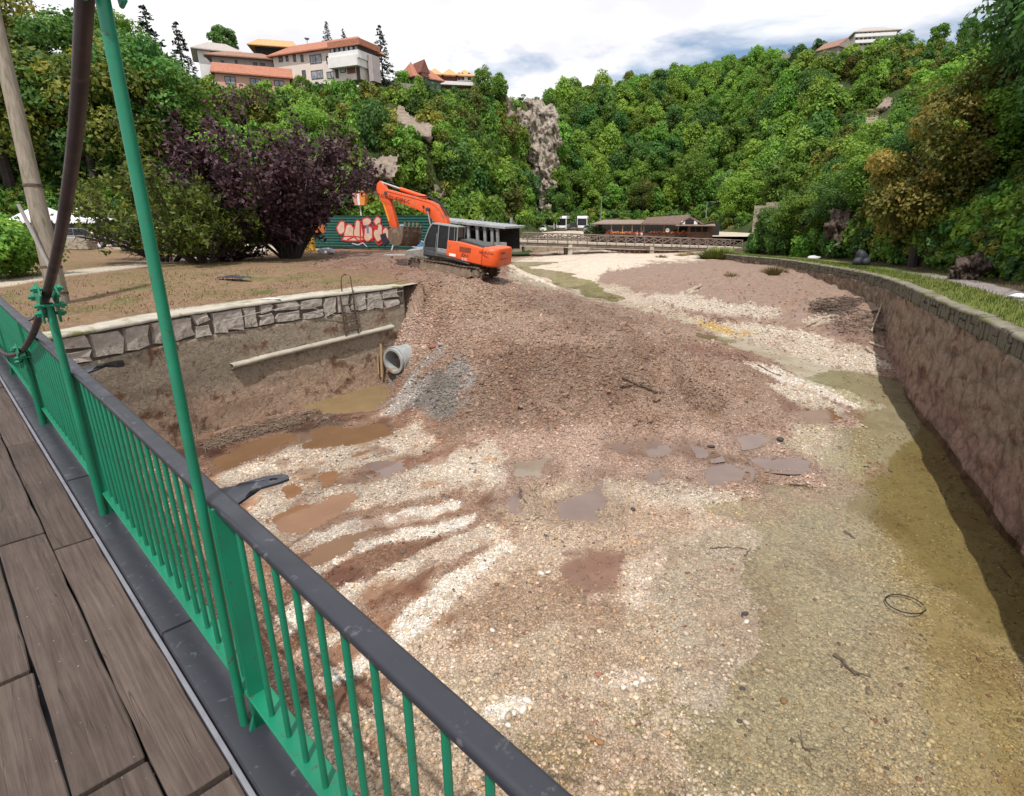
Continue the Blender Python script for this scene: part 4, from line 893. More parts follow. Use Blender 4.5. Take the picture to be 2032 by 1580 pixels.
# ---------------- quay wall beyond the excavator
qw = empty('quay_wall', (LQ[3][0], LQ[3][1], 1.0), 'grey weathered quay wall end behind the excavator', 'quay wall'); q0 = np.array(qw.location)
ql = np.vstack([LQs[LQs[:, 1] > 36], resample([(-3.3, 48.7), (-3.7, 49.6), (-6, 53), (-9, 56)], .4)])
V, Fq, sq = wall_face(ql, .3, lambda i: 3.72, .6, 24, lambda s, z: .03 * float(fbm(s * 1.5, z * 2, 231, 4)) - .02 * (abs((s % 1.4) - .7) > .66), 1, None, -1)
link('wall_face', np_mesh('wall_face', V - q0, Fq, mud_wall_mat('grey_quay_stone', (.29, .27, .24), (.25, .20, .155), 1.2, (.11, .095, .085), bs=1.6)), qw)
# ---------------- right river wall
rw = RWs[RWs[:, 1] > -2.5]; rn = normals2(rw)
rwall = empty('river_wall', (rw[40][0], rw[40][1], 1.0), 'curving right hand river wall of mud coated rubble topped by dark mossy upright stones', 'river wall'); r0 = np.array(rwall.location)
zt = rw[:, 2] - .42
V, Fq, sr = wall_face(rw, -.5, lambda i: zt[i], .3, 40, lambda s, z: .07 * float(fbm(s * .8, z * 1.1, 241, 4)) + .075 * float(fbm(s * 2.6, z * 2.9, 243, 4)) - .03, 1, None, 1)
link('wall_face', np_mesh('wall_face', V - r0, Fq, mud_wall_mat('mud_coated_rubble', (.26, .19, .138), (.255, .158, .122), 1.5, (.15, .078, .056), bs=4.2, rub=3.6), smooth=True), rwall)
bk = MB()
for i in range(len(rw) - 1):
    a, b = rw[i], rw[i + 1]; na, nb = rn[i], rn[i + 1]
    bk.add([(a[0] - na[0] * .1, a[1] - na[1] * .1, zt[i] - .1), (b[0] - nb[0] * .1, b[1] - nb[1] * .1, zt[i + 1] - .1), (b[0] - nb[0] * .1, b[1] - nb[1] * .1, b[2] - .02), (a[0] - na[0] * .1, a[1] - na[1] * .1, a[2] - .02)], [(0, 1, 2, 3)])
bk.v = [tuple(np.array(q) - r0) for q in bk.v]; bk.build('joint_mortar', DARKM, rwall)
MOSSY = surf('dark_mossy_stone', (.19, .165, .13), (.07, .06, .045), 3, .92, bmp=.9, bscale=11, bdist=.04, stain=(.085, .095, .03), stain_scale=2.2, stain_at=.56, coord='Object')
PALEC = surf('worn_cap_stone', (.24, .215, .165), (.13, .12, .085), 3, .9, bmp=.7, bscale=14, bdist=.03, stain=(.14, .15, .05), stain_scale=1.3, stain_at=.55)
protos = []
for k in range(9):
    a, b = .5, .5; j = lambda q: rnd.uniform(-q, q)
    poly = [(-a + j(.06), -b + j(.1)), (j(.1), -b + j(.08)), (a + j(.06), -b + j(.1)), (a + j(.08), j(.15)), (a + j(.12), b + j(.08)), (j(.1), b + j(.05)), (-a + j(.12), b + j(.08)), (-a + j(.08), j(.15))]
    protos.append(stone_mesh(poly, .3, rnd, MOSSY, .02))
s = 2.0; cnt = 0
while s < sr[-1] - 8 and cnt < 300:
    y_ = np.interp(s, sr, rw[:, 1]); w = rnd.uniform(.16, .34) * (1 if y_ < 24 else 1.8); i = int(min(max(np.searchsorted(sr, s + w / 2), 1), len(rw) - 2)); m_ = s + w / 2
    px_, py_, pz_ = (np.interp(m_, sr, rw[:, c]) for c in range(3)); T = rw[i + 1, :2] - rw[i - 1, :2]; T /= np.linalg.norm(T); nx, ny = rn[i]
    if y_ > 6:
        rows_ = [(.0, .47)] if rnd.random() < .7 else [(.0, .22), (.235, .26)]
        for (zo, h) in rows_:
            h *= rnd.uniform(.92, 1.06); o = link('stone', protos[rnd.randrange(9)], rwall); cnt += 1
            sg = rnd.choice((-1, 1)); M = Matrix(((-T[0], -nx, 0), (-T[1], -ny, 0), (0, 0, 1))).to_4x4()
            o.matrix_local = Matrix.Translation((px_ - r0[0] + nx * .0 - nx * rnd.uniform(-.01, .04), py_ - r0[1] - ny * .01, pz_ - .46 + zo + h / 2 - r0[2])) @ M @ Matrix.Rotation(rnd.uniform(-.12, .12), 4, 'Y') @ Matrix.Diagonal((w * .96, rnd.uniform(.5, .9), h, 1))
    s += w + .01
Vc = []
for i in range(len(rw)):
    j = .05 * float(fbm(sr[i] * 1.5, 0, 251, 3))
    for dn, dz in ((.02 + j, -.05), (.03 + j, .0), (-.03 + j, .035), (-.26 + j * 2, .045), (-.36, -.03)): Vc.append((rw[i, 0] + rn[i, 0] * dn, rw[i, 1] + rn[i, 1] * dn, rw[i, 2] + dz + .02 * float(fbm(sr[i] * 3, dn * 7, 253, 2))))
link('coping', np_mesh('coping', np.array(Vc) - r0, grid_faces(len(rw), 5), PALEC, smooth=True), rwall)

# ================================================================== EXCAVATOR
ORANGE = surf('excavator_orange', (.78, .105, .018), (.66, .085, .016), 3.5, .42, bmp=.06, bscale=30, stain=(.36, .13, .065), stain_scale=3.2, stain_at=.60, spec=.5)
CABG = surf('cab_grey', (.26, .275, .28), (.19, .20, .205), 4, .5, stain=(.24, .19, .15), stain_scale=3, stain_at=.62)
DKG = surf('dark_grey_frame', (.058, .066, .070), (.040, .046, .05), 4, .6, stain=(.13, .095, .07), stain_scale=2.5, stain_at=.58)
TRK = surf('muddy_track_steel', (.17, .125, .09), (.075, .062, .052), 6, .85, bmp=.5, bscale=30, stain=(.22, .155, .11), stain_scale=3, stain_at=.55)
TFR = surf('muddy_track_frame', (.25, .185, .13), (.16, .115, .082), 3, .85, bmp=.3, bscale=25, stain=(.30, .25, .19), stain_scale=3, stain_at=.6)
BUCK = surf('worn_bucket_steel', (.20, .135, .09), (.115, .08, .058), 4, .75, metal=.2, bmp=.3, bscale=30, stain=(.28, .22, .165), stain_scale=2.2, stain_at=.58)
CHROME = surf('piston_rod', (.62, .62, .64), (.5, .5, .52), 6, .22, metal=1.0)
GLASSD = glass_dark('tinted_glass', (.008, .009, .010), .16)
RUBBER = surf('tyre_rubber', (.022, .022, .023), (.015, .015, .016), 8, .8)
WHITEP = surf('white_paint', (.78, .78, .77), (.70, .70, .69), 3, .4, spec=.5)
INK = surf('black_lettering', (.03, .022, .02), None, 5, .6)
def text_mesh(s, size, mat, ext=.003, spacing=1.0, shear=0.0):
    cu = bpy.data.curves.new('lettering', 'FONT'); cu.body = s; cu.size = size; cu.extrude = ext; cu.align_x = 'CENTER'; cu.align_y = 'CENTER'; cu.space_character = spacing; cu.shear = shear; cu.resolution_u = 3
    o = bpy.data.objects.new('lettering', cu); COL.objects.link(o); me = bpy.data.meshes.new_from_object(o); bpy.data.objects.remove(o); me.materials.clear(); me.materials.append(mat); return me
EA, EB = Vector((-7.4, 29.5, 3.65)), Vector((-3.05, 28.4, 3.05))
ex = (EA - EB).normalized(); ey = Vector((0, 0, 1)).cross(ex).normalized(); ez = ex.cross(ey)
EROOT = (EA + EB) / 2 - ey * 1.2
exc = empty('excavator', EROOT, 'orange tracked excavator with raised boom standing on the fill ramp', 'excavator')
exc.scale = (.965, .965, .965); exc.rotation_euler = Matrix((ex, ey, ez)).transposed().to_euler()
XZ = lambda a, b, t: Vector((a, t, b))
# tracks
def track(y):
    R = .34; xf, zf, xr, zr = 1.78, .15, -1.70, .15; path = []
    for k in range(13): a = -math.pi / 2 + math.pi * k / 12; path.append((xf + R * math.cos(a), zf + R * math.sin(a)))
    for k in range(1, 12):
        t = k / 12; path.append((xf + (xr - xf) * t, .49 - .05 * math.sin(t * math.pi * 2) ** 2))
    for k in range(13): a = math.pi / 2 + math.pi * k / 12; path.append((xr + R * math.cos(a), zr + R * math.sin(a)))
    path = np.array(path + [path[0]]); d = np.r_[0, np.cumsum(np.linalg.norm(np.diff(path, axis=0), axis=1))]; n = 48
    root_ = MB().prism([(1.52, .02), (1.40, .34), (-1.3, .36), (-1.5, .02), (-1.3, -.10), (1.3, -.10)], XZ, y - .17, y + .19).build('track_frame', TFR, exc, .02)
    mb = MB()
    for k in range(n):
        s = d[-1] * (k + .5) / n; a = np.array([np.interp(s - .05, d, path[:, i]) for i in (0, 1)]); b = np.array([np.interp(s + .05, d, path[:, i]) for i in (0, 1)]); c = (a + b) / 2; t = (b - a) / np.linalg.norm(b - a)
        Rm = Matrix(((t[0], 0, -t[1]), (0, 1, 0), (t[1], 0, t[0])))
        mb.box((c[0], y, c[1]), (.142, .52, .035), Rm); mb.box((c[0] + t[1] * .03, y, c[1] - t[0] * .03), (.03, .52, .04), Rm); mb.box((c[0] - t[1] * .05, y, c[1] + t[0] * .05), (.13, .16, .06), Rm)
    mb.build('track_chain', TRK, exc, .004)
    MB().cyl((xr, y - .12, zr), (xr, y + .14, zr), .275, 20).cyl((xr, y + .14, zr), (xr, y + .23, zr), .20, 20).build('sprocket', TRK, root_, .012)
    MB().cyl((xf, y - .12, zf), (xf, y + .12, zf), .27, 20).build('idler', TRK, root_, .012)
    ro = MB()
    for k in range(7): ro.cyl((-1.2 + .4 * k, y - .16, -.05), (-1.2 + .4 * k, y + .16, -.05), .085, 12)
    ro.build('roller', TRK, root_)
track(1.20); track(-1.20)
MB().lohi((-.95, -1.05, .10), (.95, 1.05, .38)).cyl((0, 0, .38), (0, 0, .64), .62, 28).build('undercarriage', TFR, exc, .03)
# upper structure
MB().prism([(1.38, .62), (1.38, .86), (-1.95, .80), (-1.95, .58)], XZ, -1.25, 1.22).build('turntable_deck', DKG, exc, .03)
MB().prism([(1.32, .80), (1.10, .95), (-.02, .90), (-1.35, .66), (-1.30, .56), (0, .72), (1.2, .70)], XZ, 1.18, 1.36).build('side_skirt', DKG, exc, .03, True)
body = MB().prism([(.02, .84), (0, 1.62), (-.55, 1.64), (-1.0, 1.60), (-1.95, 1.50), (-1.95, .66), (-1.2, .70)], XZ, .55, 1.385).build('body_panel', ORANGE, exc, .05, True, 3)
MB().prism([(.9, .80), (.85, 1.42), (-1.95, 1.48), (-1.95, .70)], XZ, -1.30, -.35).build('body_panel', ORANGE, exc, .05, True, 3)
MB().prism([(-.5, .8), (-.5, 1.40), (-1.95, 1.42), (-1.95, .8)], XZ, -.36, .56).build('engine_bay', DKG, exc, .02)
MB().prism([(-.55, 1.60), (-.62, 1.76), (-1.2, 1.74), (-2.05, 1.60), (-2.05, 1.48)], XZ, -.2, 1.12).build('engine_hood', DKG, exc, .03, True)
gr = MB().lohi((-1.33, 1.383, 1.16), (-.70, 1.392, 1.42))
for k in range(6): gr.lohi((-1.31, 1.39, 1.18 + .04 * k), (-.72, 1.40, 1.20 + .04 * k))
gr.build('grille', surf('grille', (.33, .07, .03), (.2, .05, .03), 9, .6), body)
MB().lohi((-.99, 1.383, .80), (-.985, 1.3875, 1.60)).lohi((-.605, 1.383, .82), (-.60, 1.3875, 1.62)).build('panel_gap', INK, body)
MB().lohi((-.52, 1.384, .87), (-.16, 1.3885, 1.0)).build('data_plate', WHITEP, body)
cwp = []
for k in range(9): a = math.pi / 2 * k / 8; cwp.append((-1.98 - .78 * math.sin(a) ** .9, .55 + .83 * math.cos(a) ** .8 if k < 8 else .55))
plan = [(-1.97, 1.385)] + [(-2.35 - .42 * math.sin(a), 1.0 + .385 * math.cos(a)) for a in np.linspace(0, math.pi / 2, 8)] + [(-2.77, y) for y in (.3, -.3, -.95)] + [(-2.35 - .42 * math.cos(a), -1.0 - .31 * math.sin(a)) for a in np.linspace(.1, math.pi / 2, 7)] + [(-1.97, -1.31)]
cw = MB(); V = []; lv = [(.60, .93), (.68, 1.0), (1.08, 1.0), (1.16, .985), (1.44, .975), (1.54, .93), (1.56, .85)]
for z, k in lv: V += [(-1.97 + (a + 1.97) * (k if k < 1 else 1), b * (k if k < .95 else 1), z - .03 * (a + 1.97)) for a, b in plan]
n = len(plan); cw.add(V, [(i * n + k, i * n + (k + 1) % n, (i + 1) * n + (k + 1) % n, (i + 1) * n + k) for i in range(len(lv) - 1) for k in range(n)] + [tuple(range(n - 1, -1, -1)), tuple((len(lv) - 1) * n + k for k in range(n))])
counter = cw.build('counterweight', ORANGE, exc, .015, True)
gv_ = MB(); pts_ = [(-2.00, 1.40, 1.20), (-2.2, 1.405, 1.12), (-2.42, 1.36, 1.06), (-2.62, 1.2, 1.04), (-2.79, .9, 1.04), (-2.80, -.2, 1.04)]; gv_.tube(pts_, .012, 6); gv_.build('groove', INK, counter)
def stick(me, name, parent, loc, xdir, zdir):
    xd = Vector(xdir).normalized(); zd = Vector(zdir).normalized(); nd_ = xd.cross(zd); o = link(name, me, parent); o.matrix_local = Matrix.Translation(loc) @ Matrix((xd, zd, nd_)).transposed().to_4x4(); return o
stick(text_mesh('ZAXIS', .22, INK), 'lettering', body, (-1.12, 1.3885, 1.0), (-1, 0, -.10), (0, 0, 1))
stick(text_mesh('210', .19, WHITEP), 'lettering', body, (-1.0, 1.3885, .81), (-1, 0, -.10), (0, 0, 1))
stick(text_mesh('NEVZUDIN', .155, INK), 'lettering', counter, (-2.16, 1.402, 1.30), (-1, -.06, -.03), (0, 0, 1))
stick(text_mesh('COMMERC', .15, INK), 'lettering', counter, (-2.79, .55, 1.33), (0, -1, 0), (0, 0, 1))
# cab: frame bars round dark glass
y0, y1 = .36, 1.31
pf = [(1.36, .90), (1.28, 1.45), (1.08, 2.05), (.90, 2.32), (-.50, 2.34), (-.52, .92)]
cabc = MB().prism([(a * .975 + .01, b * .985 + .02) for a, b in pf], XZ, y0 + .03, y1 - .02).build('cab_glass', GLASSD, exc, .03)
cab_ = MB()
for yy in (y0, y1):
    P = [Vector((a, yy, b)) for a, b in pf]
    for i, w in ((0, .055), (1, .055), (2, .055), (3, .07), (4, .06)): cab_.beam(P[i], P[i + 1], w, .06)
    cab_.beam((.56, yy, .95), (.52, yy, 2.32), .10, .05); cab_.beam((-.02, yy, .95), (-.04, yy, 2.32), .055, .05); cab_.beam((.52, yy, 1.02), (-.02, yy, .98), .06, .05)
for a, b in (pf[3], pf[4], pf[2]): cab_.beam((a, y0, b), (a, y1, b), .06, .06)
cab_.lohi((-.5, y0 - .01, 2.30), (.92, y1 + .01, 2.37)).lohi((0, y1 - .02, .92), (.58, y1 + .02, 1.16))
cab_.build('cab_frame', CABG, exc, .012)
MB().lohi((1.30, y0, .86), (-.5, y1, .95)).prism([(1.36, .90), (1.33, 1.10), (.6, 1.16), (.6, .90)], XZ, y1 - .03, y1 + .012).build('cab_base', DKG, exc, .01)
MB().lohi((.55, .62, 1.05), (.1, 1.05, 1.22)).lohi((.2, .62, 1.2), (.06, 1.05, 1.85)).build('seat', DKG, exc, .05)
MB().tube([(-.35, 1.30, 1.64), (-.35, 1.32, 2.30), (-.05, 1.32, 2.30)], .018, 8).tube([(.62, 1.34, 1.05), (.62, 1.37, 1.2), (.60, 1.37, 1.75), (.60, 1.34, 1.9)], .014, 8).build('grab_rail', CABG, exc)
MB().beam((1.28, 1.31, 1.25), (1.42, 1.5, 1.38), .02, .02).box((1.43, 1.54, 1.48), (.03, .16, .26)).build('mirror', DKG, exc, .01)
# boom, arm, bucket
by0, by1 = -.36, .14
boom = MB().prism([(4.38, 3.40), (4.36, 3.56), (4.22, 3.64), (3.9, 3.60), (2.28, 3.43), (1.70, 3.36), (1.34, 3.24), (1.02, 3.04), (.78, 2.72), (.60, 2.30), (.32, 1.15), (.40, .98), (.58, 1.0), (.86, 1.6), (1.20, 2.20), (1.50, 2.48), (1.83, 2.68), (2.42, 2.84), (4.10, 3.22)], XZ, by0, by1).build('boom', ORANGE, exc, .025, True, 2)
ln_ = MB()
for (a, b) in (((4.2, 3.56), (2.3, 3.37)), ((2.3, 3.37), (1.72, 3.30)), ((1.72, 3.30), (1.38, 3.19)), ((1.38, 3.19), (1.08, 3.0)), ((1.08, 3.0), (.84, 2.68)), ((.84, 2.68), (.66, 2.26))): ln_.beam((a[0], by1 + .004, a[1]), (b[0], by1 + .004, b[1]), .014, .05, (0, 1, 0))
ln_.build('flange', ORANGE, boom, .003)
MB().cyl((1.72, by0 - .2, 2.93), (1.72, by1 + .2, 2.93), .10, 16).cyl((4.26, by0 - .03, 3.45), (4.26, by1 + .03, 3.45), .09, 16).build('pin', DKG, boom, .008)
stick(text_mesh('NEVZUDIN-COMMERC', .30, INK, spacing=1.05), 'lettering', boom, (3.05, by1 + .014, 3.17), (-1, 0, -.135), (.0, 0, 1))
MB().prism([(2.05, 2.92), (2.1, 3.10), (1.96, 3.08), (1.95, 2.95)], XZ, by1, by1 + .004).prism([(2.0, 2.72), (2.03, 2.85), (1.97, 2.86)], XZ, by1, by1 + .004).build('badge', INK, boom)
for yy in (by0 - .14, by1 + .14):
    MB().cyl((1.15, yy, .95), (1.48, yy, 2.10), .075, 14).build('boom_cylinder', DKG, exc)
    MB().cyl((1.48, yy, 2.10), (1.72, yy, 2.93), .045, 14).build('piston', CHROME, exc)
arm = MB().prism([(4.70, 4.02), (4.84, 3.86), (4.88, 3.60), (4.62, 3.05), (4.44, 2.76), (3.92, 1.58), (3.72, 1.46), (3.58, 1.52), (3.56, 1.75), (3.98, 2.95), (4.12, 3.34), (4.26, 3.58), (4.52, 3.90)], XZ, -.27, .05).build('arm', ORANGE, exc, .02, True, 2)
MB().prism([(4.50, 2.95), (4.36, 2.86), (4.02, 2.05), (4.10, 2.02), (4.30, 2.5)], XZ, .05, .056).build('arm_plate', surf('yellow_mark', (.72, .33, .03), None, 6, .5), arm)
MB().cyl((2.1, -.11, 3.52), (3.55, -.11, 3.76), .095, 16).cyl((2.02, -.11, 3.50), (2.2, -.11, 3.54), .11, 16).build('arm_cylinder', ORANGE, exc, .01)
MB().cyl((3.55, -.11, 3.76), (4.66, -.11, 3.95), .052, 14).build('piston', CHROME, exc)
MB().cyl((4.66, -.11, 3.20), (4.30, -.11, 2.36), .075, 14).build('bucket_cylinder', DKG, exc); MB().cyl((4.30, -.11, 2.36), (4.02, -.11, 1.72), .04, 12).build('piston', CHROME, exc)
MB().prism([(4.06, 1.76), (3.96, 1.78), (3.62, 1.62), (3.66, 1.54)], XZ, -.36, -.29).prism([(4.06, 1.76), (3.96, 1.78), (3.62, 1.62), (3.66, 1.54)], XZ, .07, .14).prism([(4.06, 1.76), (3.98, 1.80), (3.86, 1.20), (3.94, 1.18)], XZ, -.24, -.16).prism([(4.06, 1.76), (3.98, 1.80), (3.86, 1.20), (3.94, 1.18)], XZ, .0, .07).build('bucket_link', BUCK, exc, .01)
ho = MB()
for yy in (-.3, -.16, .0, .1): ho.tube([(.7, yy, 2.75), (1.2, yy, 3.35), (1.9, yy, 3.58), (2.4, yy, 3.52)], .022, 6)
ho.build('hose', RUBBER, exc, smooth=True)
# bucket: cup shaped, teeth up, curled towards the cab; turned slightly so that its back shows
pr = [(3.68, 1.66), (3.80, 1.42), (3.78, 1.12), (3.56, .88), (3.20, .80), (2.86, .86), (2.62, 1.06), (2.52, 1.40), (2.50, 1.92)]
bucket = empty('bucket', (3.2, -.1, 1.3), None, None); bucket.parent = exc; bucket.rotation_euler = (0, 0, math.radians(-24))
bk = MB(); w0, w1 = -.62, .62; P3 = [(a - 3.2, b - 1.3) for a, b in pr]; n = len(P3); V = []
for t in (w0, w1): V += [(a, t, b) for a, b in P3]
cxm, czm = 0, .15
for t in (w0 + .03, w1 - .03): V += [(cxm + (a - cxm) * .93, t, czm + (b - czm) * .93) for a, b in P3]
Fc = [(i, i + 1, n + i + 1, n + i) for i in range(n - 1)] + [(2 * n + i, 3 * n + i, 3 * n + i + 1, 2 * n + i + 1) for i in range(n - 1)]
Fc += [(0, n, 3 * n, 2 * n), (n - 1, 3 * n - 1, 4 * n - 1, 2 * n - 1)]
bk.add(V, Fc)
for t in (w0, w1 - .028): bk.prism(P3, XZ, t - .004, t + .028)
bk.lohi((2.49 - 3.2, w0, .38), (2.47 - 3.2, w1, .42)); bk.build('shell', BUCK, bucket)
for k in range(5):
    yy = w0 + .06 + k * (w1 - w0 - .12) / 4
    MB().prism([(-.74, .58), (-.66, .58), (-.68, .66), (-.70, .84), (-.73, .84), (-.76, .66)], XZ, yy - .045, yy + .045).build('tooth', TFR, bucket, .006)
tag(exc)

# ---------------- rubble left by the works in front of the tracks
CBLK = surf('broken_concrete', (.34, .34, .32), (.22, .215, .20), 4, .92, bmp=.6, bscale=18, bdist=.02, stain=(.22, .15, .11), stain_scale=2, stain_at=.6)
p_ = at(838, 520, 3.42); mb = MB().prism([(-.75, 0), (-.82, .55), (-.55, .98), (.45, 1.05), (.72, .8), (.62, .05)], XZ, -.3, .35)
o = mb.build('concrete_block', CBLK, None, .05); o.location = (p_.x - .15, p_.y - .2, 3.2); o.rotation_euler = (.1, -.06, -.2)
tag(o, 'broken grey concrete block beside the front of the excavator tracks', 'concrete block')
p_ = at(790, 512, 3.6); o = MB().prism([(-.9, 0), (-.85, .16), (.8, .22), (.95, .02)], XZ, -.4, .4).build('concrete_slab', CBLK, None, .03); o.location = (p_.x, p_.y, 3.62); o.rotation_euler = (0, .05, .15)
tag(o, 'flat broken concrete slab lying on earth before the graffiti fence', 'concrete slab')

# ================================================================== LEFT BANK THINGS
# pavilion with dark columns
PAVR = surf('weathered_roof_sheet', (.33, .34, .345), (.22, .23, .235), 2, .8, stain=(.12, .12, .115), stain_scale=1.4, stain_at=.6)
PAVC = surf('grey_column', (.27, .285, .28), (.16, .17, .168), 3, .8, stain=(.09, .09, .085), stain_scale=2, stain_at=.6)
SHADE = surf('dark_timber_and_shade', (.03, .028, .027), (.018, .017, .016), 4, .85)  # near-black: dark timber, and painted shade in the slot and undercroft
pa, pb_ = aty(832, 432, 43.5), aty(1004, 450, 41.5); fdir = Vector((pb_.x - pa.x, pb_.y - pa.y, 0)); PL = fdir.length; fdir.normalize(); pn_ = Vector((-fdir.y, fdir.x, 0))
pav = empty('pavilion', (pa.x, pa.y, 3.7), 'open dark pavilion with slim grey columns and flat roof behind the excavator', 'pavilion'); pav.rotation_euler = (0, 0, math.atan2(fdir.y, fdir.x))
hz0, hz1 = pa.z - 3.7, pb_.z - 3.7
rf = MB(); nrib = 40
V = []; 
for i in range(nrib + 1):
    t = i / nrib; z = hz0 + (hz1 - hz0) * t + (.02 if i % 2 else 0)
    for y, dz in ((-.25, -.0), (4.2, .03)): V.append((PL * t, y, z + dz))
    for y, dz in ((4.2, -.12), (-.25, -.14)): V.append((PL * t, y, hz0 + (hz1 - hz0) * t + dz))
rf.add(V, [(4 * i + a, 4 * i + (a + 1) % 4, 4 * i + 4 + (a + 1) % 4, 4 * i + 4 + a) for i in range(nrib) for a in range(4)] + [(0, 1, 2, 3), (4 * nrib, 4 * nrib + 1, 4 * nrib + 2, 4 * nrib + 3)]); rf.build('roof', PAVR, pav)
for u in (836, 868, 926, 946, 963, 979, 991):
    q = aty(u, 470, 42.0); t = (Vector((q.x, q.y, 0)) - Vector((pa.x, pa.y, 0))).dot(fdir); z = hz0 + (hz1 - hz0) * t / PL - .12
    MB().beam((t, 0, -.1), (t, 0, z), .20, .20).box((t, 0, z - .08), (.30, .26, .14)).build('column', PAVC, pav, .015)
for t in (1.0, 3.4, 5.8): MB().beam((t, 3.9, -.1), (t, 3.9, hz0), .18, .18).build('column', PAVC, pav, .01)
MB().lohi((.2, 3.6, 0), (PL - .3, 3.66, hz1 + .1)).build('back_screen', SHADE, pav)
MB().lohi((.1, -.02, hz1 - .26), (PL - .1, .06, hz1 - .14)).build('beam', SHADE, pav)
MB().lohi((3.2, .02, 0), (PL, .10, .62)).build('parapet', PAVC, pav, .01)

# green corrugated fence with graffiti
FG = surf('green_sheet', (.012, .085, .068), (.008, .06, .05), 2.5, .5, stain=(.03, .12, .10), stain_scale=3, stain_at=.62)
fa, fb_ = aty(590, 470, 46.5), aty(858, 470, 42.3); fd = Vector((fb_.x - fa.x, fb_.y - fa.y, 0)); FLn = fd.length; fd.normalize()
fen = empty('fence', (fa.x, fa.y, 3.72), 'green corrugated metal fence sprayed with red and cream graffiti', 'fence'); fen.rotation_euler = (0, 0, math.atan2(fd.y, fd.x))
npan = 6; pwid = FLn / npan; FHT = 2.42
prof = []
for k in range(24): z = .05 + (FHT - .1) * k / 23; prof += [(0 if k % 2 == 0 else -.035, z), (0 if k % 2 == 0 else -.035, z + .06)]
for i in range(npan):
    V = [(x, y, z) for x in (i * pwid + .02, (i + 1) * pwid - .02) for y, z in prof]; n = len(prof); V += [(x, y + .012, z) for x, y, z in V]
    Fc = [(k, k + 1, n + k + 1, n + k) for k in range(n - 1)] + [(2 * n + k, 3 * n + k, 3 * n + k + 1, 2 * n + k + 1) for k in range(n - 1)]
    MB().add(V, Fc).build('panel', FG, fen)
for i in range(npan + 1): MB().beam((i * pwid, .05, -.2), (i * pwid, .05, FHT + .03), .06, .06).build('post', FG, fen)
GRC = surf('cream_spray', (.62, .47, .36), (.55, .34, .25), 3, .7); GRR = surf('red_spray', (.50, .03, .03), None, 6, .6); GRB = surf('blue_spray', (.06, .17, .34), (.10, .28, .42), 3, .6); GRW = surf('pale_spray', (.55, .62, .66), None, 6, .6); GRK = surf('black_spray', (.03, .02, .035), None, 5, .6)
def fx(u, v):
    r = ray(u, v); n_ = Vector((-fd.y, fd.x, 0)); t = n_.dot(Vector((fa.x, fa.y, 0))) / n_.dot(r); q = r * t; return ((q.x - fa.x) * fd.x + (q.y - fa.y) * fd.y, EYE + q.z - 3.72)
def blob(cu, cv, ru, rv, k=18, wob=.12, seed=0):
    R = random.Random(seed); ph = [R.uniform(0, 6.3) for _ in range(3)]
    return [(cu + ru * math.cos(a) * (1 + wob * math.sin(3 * a + ph[0]) + wob * .6 * math.sin(5 * a + ph[1])), cv + rv * math.sin(a) * (1 + wob * math.sin(2 * a + ph[2]))) for a in [2 * math.pi * j / k for j in range(k)]]
layer = 0
def spray(pts, mat, name):
    global layer
    layer += 1; d = -.040 - .0015 * layer; P = [fx(*q) for q in pts]; MB().prism(P, lambda a, b, t: Vector((a, t, b)), d, d + .001).build(name, mat, fen)
def stroke(pts, w, mat, closed=False):
    global layer
    layer += 1; d = -.040 - .0015 * layer; P = [fx(*q) for q in pts]; m_ = MB()
    if closed: P = P + [P[0]]
    for a, b in zip(P[:-1], P[1:]): m_.beam((a[0], d, a[1]), (b[0], d, b[1]), .001, w, (0, 1, 0)) if False else m_.add([(a[0] - (b[1] - a[1]) / math.hypot(b[0] - a[0], b[1] - a[1] + 1e-9) * w / 2, d, a[1] + (b[0] - a[0]) / math.hypot(b[0] - a[0], b[1] - a[1] + 1e-9) * w / 2), (a[0] + (b[1] - a[1]) / math.hypot(b[0] - a[0], b[1] - a[1] + 1e-9) * w / 2, d, a[1] - (b[0] - a[0]) / math.hypot(b[0] - a[0], b[1] - a[1] + 1e-9) * w / 2), (b[0] + (b[1] - a[1]) / math.hypot(b[0] - a[0], b[1] - a[1] + 1e-9) * w / 2, d, b[1] - (b[0] - a[0]) / math.hypot(b[0] - a[0], b[1] - a[1] + 1e-9) * w / 2), (b[0] - (b[1] - a[1]) / math.hypot(b[0] - a[0], b[1] - a[1] + 1e-9) * w / 2, d, b[1] + (b[0] - a[0]) / math.hypot(b[0] - a[0], b[1] - a[1] + 1e-9) * w / 2)], [(0, 1, 2, 3)])
    m_.build('graffiti', mat, fen)
for i, (cu, cv, ru, rv) in enumerate([(678, 452, 8, 14), (694, 462, 11, 16), (712, 458, 9, 22), (728, 440, 9, 9), (732, 464, 10, 16), (750, 440, 7, 9), (752, 462, 9, 18), (766, 466, 7, 14), (700, 474, 22, 5)]):
    B_ = blob(cu, cv, ru, rv, seed=i); spray(B_, GRC, 'graffiti'); stroke(B_, .10, GRR, True)
stroke([(716, 440), (716, 480), (724, 482)], .12, GRR); stroke([(740, 446), (741, 480)], .1, GRR); stroke([(690, 476), (704, 470), (712, 478)], .1, GRR); stroke([(745, 478), (752, 486), (762, 480)], .12, GRR)
spray([(755, 466), (766, 462), (772, 480), (762, 488)], GRK, 'graffiti'); spray([(728, 446), (732, 446), (733, 462), (729, 462)], GRB, 'graffiti'); spray([(742, 447), (752, 448), (750, 456), (742, 455)], GRR, 'graffiti')
for i, (cu, cv, ru, rv) in enumerate([(786, 474, 10, 12), (800, 452, 7, 6), (812, 470, 12, 14), (830, 484, 14, 8)]): B_ = blob(cu, cv, ru, rv, seed=40 + i); spray(B_, GRB, 'graffiti'); stroke(B_, .07, GRW, True)
